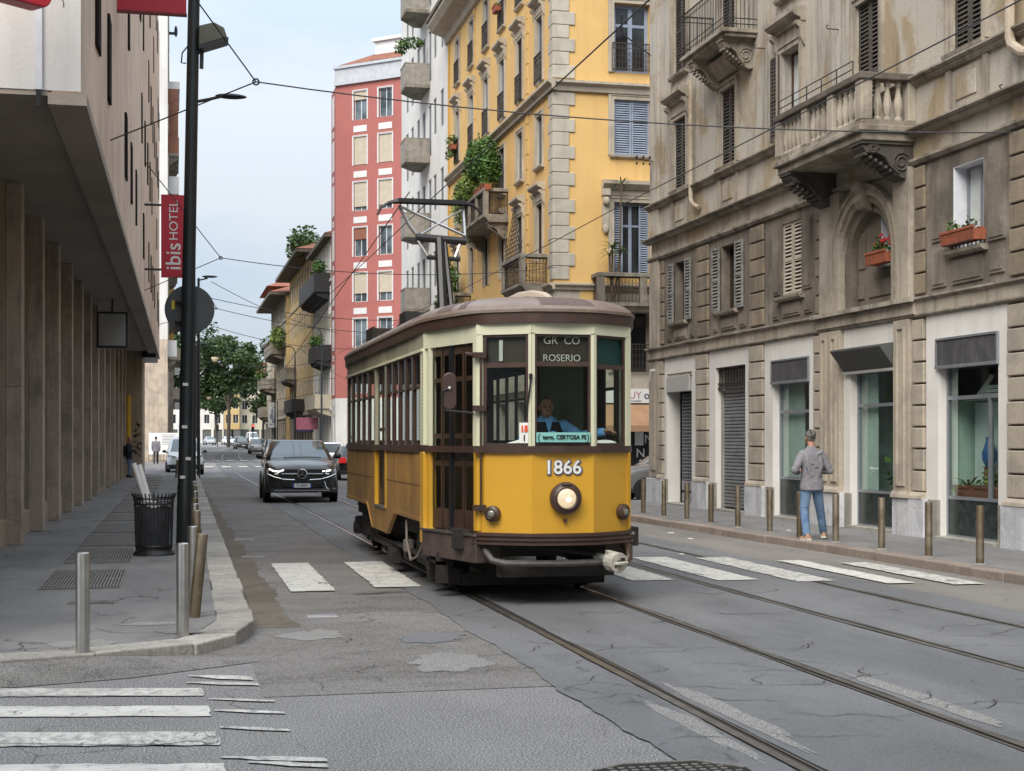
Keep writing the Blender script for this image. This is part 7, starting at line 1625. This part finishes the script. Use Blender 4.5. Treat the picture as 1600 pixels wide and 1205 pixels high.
streetlamp('street lamp arm showing just right of the lamp post, below the floodlight', .46, 33.8, 9.4, 1.1); streetlamp('further street lamp whose arm shows at the level of the red banner', 1.2, 68.5, 9.1, .75); streetlamp('small street lamp arm seen against the trees right of the round sign', 1.8, 112, 8.6, .9)
for i, y in enumerate((100, 122, 146)): streetlamp('thin hooked street lamp before the right-hand houses, %s from the red tower' % ORD[i], 9.9, y, 8.2, .9, R(180), True)
# litter bin
bn_ = thing('litter_bin', 'black slatted litter bin with flared rim, holding two white tubes, on left pavement', 'litter bin', (-.24, 21.16, .12)); m = MB()
for k in range(32):
    a = 6.2832 * k / 32; c_, s_ = math.cos(a), math.sin(a); m.tube([(.23 * c_, .23 * s_, .05), (.245 * c_, .245 * s_, .12), (.262 * c_, .262 * s_, .74), (.275 * c_, .275 * s_, .8), (.305 * c_, .305 * s_, .86)], .0125, 4)
m.build('slats', M['black'], bn_)
for z, r in ((.13, .25), (.72, .268), (.79, .276)): m = MB(); m.tube([(r * math.cos(a), r * math.sin(a), z) for a in [6.2832 * k / 30 for k in range(31)]], .013, 5); m.build('hoop', M['black'], bn_)
m = MB(); m.lathe([(.29, 0), (.285, .02), (.24, .075), (.235, .1)], n=30); m.build('base_ring', M['black'], bn_); m = MB(); m.lathe([(.2, .1), (.225, .4), (.24, .7), (.235, .74), (.2, .68)], n=20); m.build('liner', plain('grey_bin_liner', (.05, .055, .065), .5, var=.5, scale=9), bn_, smooth=True); m = MB(); m.tube([(.24 * math.cos(a), .24 * math.sin(a), .70 + .02 * math.sin(5 * a)) for a in [6.2832 * k / 30 for k in range(31)]], .022, 5); m.build('bag_edge', M['white'], bn_)
for i, (a, b, c) in enumerate([((-.05, -.02, .55), (-.27, -.05, 1.28), 'longer'), ((.0, .02, .55), (-.20, .03, 1.26), 'shorter')]):
    tb_ = thing('cardboard_tube', ['white tube leaning out of the black litter bin, left one', 'white tube leaning out of the black litter bin, right one'][i], 'tube', (-.24, 21.16, .12)); m = MB(); m.cyl(a, b, .034, n=14); m.build('tube_body', M['white'], tb_, smooth=True)
# white hoarding, barrier, banner, traffic lights, hanging lamps
hd_ = thing('white_hoarding', 'white printed hoarding on a metal barrier behind the white van, left pavement', 'hoarding', (-.6, 99, gz(99) + .12)); m = MB(); m.box(-.85, 1.1, -.03, .03, .55, 1.95); m.build('board', M['white'], hd_); m = MB()
for k in range(7): m.box(.0, .9 - .15 * (k % 3), -.036, -.03, 1.8 - k * .1, 1.83 - k * .1)
m.build('print', M['patchB'], hd_); m = MB()
for k in range(9): x = -.85 + k * .24; m.cyl((x, 0, .05), (x, 0, .55), .015, n=5)
m.box(-.87, 1.12, -.02, .02, .1, .14); m.build('barrier', M['darkmetal'], hd_)
bb = thing('street_banner', 'tall white banner with blue figure print on a post before the right-hand houses', 'banner', (9.9, 150, 2.6)); m = MB(); m.box(-.43, .43, -.03, .03, .4, 2.9); m.build('banner_cloth', M['white'], bb); m = MB()
for (x, z, a, c) in [(0, 2.0, .12, .3), (-.05, 1.5, .2, .35), (.08, 1.1, .14, .3), (0, 2.65, .2, .05), (-.1, .7, .2, .06), (.1, 2.4, .1, .1)]: m.ell((x, -.032, z), a, .004, c, 8, 6)
m.build('print', M['sh_blue'], bb); m = MB(); m.cyl((.5, 0, -2.6), (.5, 0, 3.1), .05, n=8); m.build('banner_post', M['postpaint'], bb)
for lab, x, y, lit in (('traffic light showing red at the right edge of the far crossing', 12.0, 226, True), ('dark back of a traffic light at the far crossing, left of the white vans', 6.8, 228, False)):
    t = thing('traffic_light', lab, 'traffic light', (x, y, gz(y))); m = MB(); m.cyl((0, 0, 0), (0, 0, 4.6), .07, n=8); m.build('post', M['postpaint'], t); m = MB(); m.box(-.2, .2, -.15, .1, 2.4, 3.4); hx = m.build('signal_box', M['black'], t)
    m = MB(); m.ell((0, -.16, 3.2), .14, .06, .14, 10, 6); m.build('lens', emis('red_signal', (1, .05, .03), 3) if lit else M['darkmetal'], hx)
for lab, px, py, d, s in (('cream hanging street lamp before the tree crown, higher one', 336, 561, 100, .24), ('small square hanging sign before the trees, below the cream lamp', 326, 622, 105, .15)):
    p = W(px, py, d); t = thing('hanging_lamp', lab, 'lamp', p); m = MB(); m.lathe([(s, s * .5), (s, .0), (s * .7, -s * .6), (s * .2, -s * .9)], n=12); m.build('lamp_bowl', plain('cream_lamp', (.60, .48, .32), .6), t); m = MB(); m.cyl((0, 0, s * .5), (0, 0, s * 1.5), .02, n=5); m.build('hanger', M['black'], t)
# ------------------------------------------------------------ overhead wires
M['wire'] = plain('overhead_wire', (.03, .032, .035), .6)
def wire(name, label, segs, r=.011, group=None, ring=None):
    t = thing(name, label, 'wire', segs[0][0], 0, group); o = Vector(segs[0][0])
    for a, b, sag in segs:
        a = Vector(a) - o; b = Vector(b) - o; m = MB(); m.tube([a.lerp(b, k / 14) - Vector((0, 0, sag * 4 * (k / 14) * (1 - k / 14))) for k in range(15)], r, 5); m.build('cable', M['wire'], t)
    if ring: m = MB(); c = Vector(ring) - o; m.tube([c + Vector((.045 * math.cos(a), 0, .045 * math.sin(a))) for a in [6.2832 * k / 12 for k in range(13)]], .014, 5); m.build('wire_ring', M['wire'], t)
    return t
def cwire(name, label, x, z): 
    pts = [(x + bend(y), y, z + gz(y)) for y in (-15, 2, 22.4, 42, 65, 90, 115, 140, 170, 200, 230)]; wire(name, label, [(a, b, .03) for a, b in zip(pts[:-1], pts[1:])], .008)
cwire('contact_wire', 'trolley wire above the left track, touching the tram pantograph', 3.92, 5.46); cwire('contact_wire', 'trolley wire above the right-hand track, crossing the weathered palazzo front', 6.9, 5.42)
rg1 = W(400, 128, 22.4); wire('span_wire', 'nearest span wire across the street meeting at a ring right of the lamp post', [(rg1, W(163, 223, 22.9), 0), (rg1, W(225, -112, 20.3), 0), (rg1, W(1584, 207, 21.75), .22)], .011, None, rg1)
rg2 = W(345, 403, 42); wire('span_wire', 'second span wire, its ring beside the red hotel banner', [(rg2, W(223, 455, 43), 0), (rg2, W(226, 252, 33), 0), (rg2, W(868, 418, 48), .35)], .012, None, rg2)
rg3 = W(338, 482, 64); wire('span_wire', 'third span wire, its ring right of the round sign', [(rg3, W(238, 510, 66), 0), (rg3, W(330, 466, 60), 0), (rg3, W(700, 520, 66), .4), (W(330, 466, 60), W(640, 500, 72), .3)], .014, None, rg3)
for i, (pa, pb_, d0, d1, s_) in enumerate([((318, 505), (560, 545), 92, 112, .5), ((300, 560), (526, 560), 98, 108, .6), ((318, 575), (528, 590), 108, 112, .6), ((310, 600), (524, 578), 118, 112, .6), ((330, 440), (528, 520), 90, 112, .4), ((305, 620), (500, 612), 130, 124, .6)]): wire('span_wire', 'thin span wire before the distant houses, %s from the top' % ORD[i], [(W(*pa, d0), W(*pb_, d1), s_)], .02)
wire('span_wire', 'low slack wires running from the tram roof level to the red tower', [(W(470, 545, 60), W(575, 600, 60), .3), (W(400, 640, 60), W(640, 300, 23.5), 0)], .009)
wire('service_cable', 'thin cable bracketed out from the corner of the weathered palazzo', [((11.3, 36.3, 12.2), (12.12, 36.4, 11.7), 0), ((11.3, 36.3, 12.2), (11.2, 36.0, 12.6), 0)], .02)
# ------------------------------------------------------------ plants
M['leaf_dk'] = leafmat('dark_tree_leaves', (.022, .045, .016), (.042, .075, .024), .35); M['leaf_md'] = leafmat('mid_green_tree_leaves', (.035, .068, .02), (.06, .10, .03), .35); M['bark'] = weathered('grey_bark', (.06, .05, .04), (.09, .08, .065), 3, grain=.3)
M['stem'] = plain('plant_stem', (.10, .07, .04), .8)
def plant(name, label, loc, blobs, n, size, mat, pot=None, stem=True, palm=None, flowers=0, cat='plant'):
    t = thing(name, label, cat, loc); m = MB(); sd = int(abs(loc[1] * 37 + loc[2] * 11))
    for i, (cx, cy, cz, rx, ry, rz) in enumerate(blobs): leaves(m, (cx, cy, cz), rx, ry, rz, int(n / len(blobs)), size, sd + i, droop=.1)
    if palm:
        for c, k, L in palm: palm_leaves(m, c, k, L, sd)
    m.build('foliage', mat, t)
    if stem:
        s = MB()
        for (cx, cy, cz, rx, ry, rz) in blobs: s.tube([(cx * .4, cy * .4, 0), (cx * .7, cy * .7, cz * .5), (cx, cy, cz)], [.03, .022, .012], 5)
        for c, k, L in palm or []: s.tube([(c[0] * .2, c[1] * .2, 0), c], [.035, .03], 6)
        s.build('stem', M['stem'], t)
    if flowers:
        f = MB(); rr = random.Random(sd)
        for k in range(flowers):
            b = rr.choice(blobs); c = (b[0] + b[3] * rr.uniform(-.9, .9), b[1] + b[4] * rr.uniform(-.9, .3), b[2] + b[5] * rr.uniform(-.2, 1)); f.ell(c, .028, .028, .022, 6, 4)
        f.build('flowers', M['flower'], t)['kind'] = 'stuff'
    if pot:
        p = MB(); l, w_, h_ = pot; p.prism([(-w_ * .4, -h_), (w_ * .4, -h_), (w_ * .5, -.02), (w_ * .56, -.02), (w_ * .56, .02), (w_ * .45, .02), (w_ * .42, -.03), (-w_ * .42, -.03), (-w_ * .45, .02), (-w_ * .56, .02), (-w_ * .56, -.02), (-w_ * .5, -.02)], 'x', -l / 2, l / 2); p.build('planter', M['terracotta'], t, rotz=R(90))
    return t
plant('balcony_plant', 'tall leafy bush overflowing the yellow palazzo\'s balcony, above the pantograph', (11.65, 54.4, 10.3), [(0, .2, 2.1, .5, .8, .9), (-.1, 1.2, 2.4, .5, .9, .8), (0, 2.2, 2.2, .5, .8, .8), (0, -.3, 1.7, .4, .5, .7)], 4600, .135, M['leaf'])
plant('balcony_plant', 'bright green trailing plant at the left end of the yellow palazzo\'s balcony', (11.45, 57.3, 10.4), [(0, 0, 1.3, .5, .9, .6), (-.1, .7, .7, .4, .7, .8), (-.1, -.9, 1.2, .3, .5, .5)], 2600, .135, M['leaf_y'])
for i, y in enumerate((53.75, 54.85)): plant('flower_box', 'terracotta box on the rail of the plant-filled balcony, %s one' % ['right', 'left'][i], (11.42, y, 11.24), [(0, 0, .1, .15, .35, .12)], 90, .11, M['leaf_y'], (.95, .28, .24), False, cat='flower box')
plant('balcony_plant', 'bushy pot plant on the low balcony of the yellow palazzo beside the pantograph arm', (11.6, 62, 7.0), [(0, 0, 1.7, .4, .6, .7), (0, .3, .9, .5, 1.0, .5)], 1100, .16, M['leaf'])
plant('window_plant', 'small plant in a brown box at the far window railing of the yellow palazzo', (11.95, 63.2, 14.6), [(0, 0, .25, .25, .4, .25), (-.05, .2, -.2, .2, .3, .3)], 260, .13, M['leaf'], (.7, .25, .22), False)
plant('window_plant', 'red flower box high on the yellow palazzo\'s street front', (11.95, 54.3, 18.1), [(0, 0, .1, .12, .25, .08)], 60, .1, M['leaf'], (.6, .22, .22), False)
plant('yucca', 'spiky yucca on the balcony of the yellow palazzo\'s side front', (14.0, 46.0, 6.25), [], 10, .1, M['leaf_y'], None, True, [((0, 0, 1.75), 26, .62), ((.3, .1, 1.6), 22, .55), ((-.1, 0, 1.5), 18, .5)])
plant('yucca', 'tall thin yucca whose crown stands before the stone hood of the blue-shuttered door', (14.2, 46.05, 6.25), [], 10, .1, M['leaf'], None, True, [((.12, 0, 3.85), 20, .5)])
m = MB(); palm_leaves(m, (14.32, 46.05, 10.0), 16, .45, 5, 0, -1.2); m.build('dry_fronds', plain('dry_fronds', (.28, .22, .13), .9), YB)
plant('balcony_plant', 'dark plants along the top balcony of the pale apartment block', (11.1, 70.6, 20.9), [(.3, .2, .2, .6, .5, .25), (-.1, .9, .15, .3, .6, .3)], 420, .16, M['leaf'], None, False)
plant('roof_bush', 'large feathery bush on the roof terrace left of the red tower', (12.0, 137, 18.8), [(0, 0, 1.3, 1.6, 2.4, 1.5), (0, 3, .9, 1.4, 2, 1.2), (-.4, -3, .6, 1.2, 2, 1.0)], 1500, .42, M['leaf_md'])
plant('balcony_plant', 'dark bushes on the long dark balcony of the cream house', (11.4, 117, 14.9), [(0, 0, .5, .5, 1, .8), (0, 1.8, .3, .4, .9, .5)], 500, .3, M['leaf'])
plant('balcony_plant', 'green bush on the balcony between the ochre and corbelled houses', (11.2, 159.5, 12.0), [(0, 0, .8, .9, 1.6, 1.2), (0, 2.5, .3, .8, 1.5, .8)], 700, .4, M['leaf_y'])
plant('balcony_plant', 'pink and green flowering plants on the corbelled house balcony', (10.3, 177, 9.2), [(0, 0, .3, .6, 3, .5)], 300, .35, M['leaf'], None, False, None, 60)
plant('balcony_plant', 'row of dark plants on the lower balcony of the cream house', (11.2, 117.5, 9.2), [(0, 0, .4, .4, 2.4, .45)], 420, .3, M['leaf'], None, False, None, 10)
for i, (u, lab) in enumerate([(C[4] - .24, 'terracotta flower box at the white-revealed window on the far right, left box'), (C[4] + .27, 'terracotta flower box at the white-revealed window on the far right, right box')]): plant('flower_box', lab, (12.05, 36.44 - u, 5.0), [(0, .0, .1, .09, .18, .12)], 70 if i == 0 else 40, .07, M['leaf'], (.5, .24, .2), False, cat='flower box')
plant('flower_box', 'flower box with red geraniums in the arched window', (12.14, 36.44 - cA - .5, 5.02), [(0, 0, .14, .1, .34, .16)], 130, .08, M['leaf'], (.78, .24, .2), False, None, 26, cat='flower box')
m = F.mb(); 
for k in range(8): u = C[4] - .42 + k * .12; m.box(u - .008, u + .008, -.05, -.035, 4.74, 4.98)
m.tube([(C[4] - .45, -.2, 4.8), (C[4] + .45, -.2, 4.8)], .01, 4); m.build('box_railing', M['darkmetal'], RB)
# shop window displays
def P2(u, n, z): return (12.15 + n, 36.44 - u, z)
plant('shop_plant', 'tropical plant behind the shop window under the grey awning', P2(12.6, .5, .8), [(0, 0, .5, .2, .4, .4)], 60, .18, M['leaf'], None, True, [((0, .1, 1.0), 12, .7), ((0, -.2, .8), 8, .6)])
plant('shop_plant', 'sword-leaved plant at the left of the far right shop window', P2(15.05, .33, .98), [], 5, .1, M['leaf'], (.45, .24, .2), False, [((0, 0, 0), 14, .5)]); plant('shop_plant', 'low plants in a terracotta box in the far right shop window', P2(15.75, .33, .98), [(0, 0, .14, .12, .32, .16)], 150, .09, M['leaf_y'], (.75, .24, .2), False); plant('shop_plant', 'bushy plant behind the right pane of the far right shop window', P2(16.3, .5, .98), [(0, 0, .6, .2, .25, .7)], 300, .14, M['leaf'], (.4, .25, .2), True)
F.mb().box(14.78, 15.98, .6, .63, .8, 2.33).build('display_panel', M['reveal_w'], RB)
vs_ = thing('blue_vase', 'plain blue vase on a terracotta stand in the far right shop window', 'vase', P2(15.55, .4, 1.3)); m = MB(); m.lathe([(.06, 0), (.11, .1), (.12, .22), (.07, .36), (.05, .44), (.065, .47)], n=18); m.build('vase_body', plain('blue_glaze', (.02, .09, .28), .3), vs_, smooth=True); m = MB(); m.lathe([(.11, -.3), (.09, -.28), (.08, -.02), (.11, 0)], n=14); m.build('stand', M['terracotta'], vs_)
bx_ = thing('stored_papers', 'pale boxes and paper rolls on the upper shelf of the far right shop', 'boxes', P2(15.8, .42, 2.4)); m = MB()
for k, (u, h, w_) in enumerate([(0, .06, .3), (.02, .12, .26), (-.03, .18, .28)]): m.box(-.1, .12, -w_ + u, w_ + u, h - .05, h)
m.build('paper_stack', M['curtain'], bx_); m = MB(); m.cyl((-.1, .35, .02), (-.05, .1, .35), .04, n=8); m.cyl((-.1, .45, .02), (.0, .25, .3), .035, n=8); m.build('paper_roll', M['panel_lt'], bx_)
# trees closing the street
def tree(label, x, y, h, blobs, n, size, mat, trunk=.3, group=None):
    t = thing('street_tree', label, 'tree', (x, y, gz(y)), 0, group); m = MB(); rr = random.Random(int(x * 10 + y))
    for i, b in enumerate(blobs):
        k = 9
        for j in range(k):
            a = rr.uniform(0, 6.28); e = rr.uniform(-.8, 1.2); q = rr.uniform(.35, .95); c = (b[0] + b[3] * q * math.cos(a) * math.cos(e), b[1] + b[4] * q * math.sin(a) * math.cos(e), b[2] + b[5] * q * math.sin(e)); f = rr.uniform(.28, .45); leaves(m, c, b[3] * f, b[4] * f, b[5] * f, int(n / len(blobs) / k), size, i * 20 + j)
    m.build('crown', mat, t); s = MB(); s.tube([(0, 0, 0), (.1, 0, h * .25), (0, .1, h * .45)], [trunk, trunk * .8, trunk * .6], 9)
    for b in blobs: s.tube([(0, .1, h * .3), (b[0] * .5, b[1] * .5, (h * .35 + b[2]) * .5), (b[0], b[1], b[2])], [trunk * .55, trunk * .35, trunk * .12], 6)
    s.build('trunk', M['bark'], t)
TG = 'plane trees closing the street'
tree('broad dark green tree at the street end, behind the round sign and lamp post', 1.5, 205, 19, [(0, 0, 13, 6, 5, 4.5), (4.2, 0, 12.5, 4.5, 4, 4), (-5, 0, 12, 5, 5, 4), (1.5, 0, 8, 5, 4, 3.2), (6, 0, 9.5, 3, 3, 2.6), (-3, 0, 7, 5, 4, 3), (4.2, 0, 7.6, 3.5, 3, 2), (7.8, -1, 11, 3, 3, 3)], 15000, .52, M['leaf_dk'], .4, TG)
tree('tree with paler crown behind the middle of the street, left of the corbelled houses', 8.2, 222, 19, [(0, 0, 14.5, 4.2, 4, 3.2), (2.5, 0, 12.5, 3, 3, 2.6), (-2, 0, 11, 3, 3, 3), (1.5, 0, 9.5, 3, 3, 2.2)], 7000, .5, M['leaf_md'], .3, TG)
tree('thin see-through tree right against the corbelled house', 13.0, 218, 17, [(0, 0, 12.5, 3, 3, 3.4), (-1, 0, 8.6, 2.4, 2.4, 2.6), (.5, 0, 5.8, 2.4, 2, 1.8)], 2600, .5, M['leaf_dk'], .22, TG)
for i, (x, y) in enumerate(((-3.5, 240), (8.5, 300), (24, 310))): tree('round distant tree beyond the crossing, ' + ['far left one', 'middle one behind the parked cars', 'right one behind the traffic light'][i], x, y, 15, [(0, 0, 9.5, 5, 5, 4), (2, 0, 7.5, 4, 4, 3)], 2600, .7, M['leaf_dk'], .3, TG)
for i, (x, y, s) in enumerate([(8.9, 25.6, .05), (8.7, 24.0, .04), (7.4, 20.8, .03), (10.6, 24.2, .03)]):
    t = thing('paper_scrap', 'scrap of white litter near the right kerb, %s from the tram' % ORD[i], 'litter', (x, y, .02 if x < 9.6 else .125)); m = MB(); m.prism([(-s, -s * .7), (s, -s), (s * 1.2, s * .5), (0, s), (-s, s * .6)], 'z', 0, .012); m.build('scrap', M['white'], t)
# ------------------------------------------------------------ houses behind the viewer (they show in the reflections)
h = thing('rear_house', 'beige house behind the viewer across the side street, seen only in window reflections', 'building', (-2.5, -34, 0), R(90)); f = Fac(h); m = f.mb(); wallgrid(m, 0, 35, .1, 15, [(u, u + 1.2, z, z + 2) for u in range(2, 33, 4) for z in (1, 5, 8.6, 12)], .2, 0, 0, 1); m.build('street_wall', [M['cream'], M['shopdark']], h); m = MB(); m.quad((35, 0, .1), (35, 10, .1), (35, 10, 15), (35, 0, 15)); m.quad((0, 0, 15), (35, 0, 15), (35, 10, 15), (0, 10, 15)); m.build('end_wall', M['cream'], h)
h = thing('rear_house', 'grey-brown house behind the viewer on the right, seen only in window reflections', 'building', (12.2, 10.5, 0), R(-90)); f = Fac(h); m = f.mb(); wallgrid(m, 0, 45, .1, 15, [(u, u + 1.2, z, z + 2) for u in range(2, 43, 4) for z in (1, 5, 8.6, 12)], .2, 0, 0, 1); m.build('street_wall', [M['brownst'], M['shopdark']], h); m = MB(); m.quad((0, 0, 15), (45, 0, 15), (45, 10, 15), (0, 10, 15)); m.build('roof', M['brownst'], h)
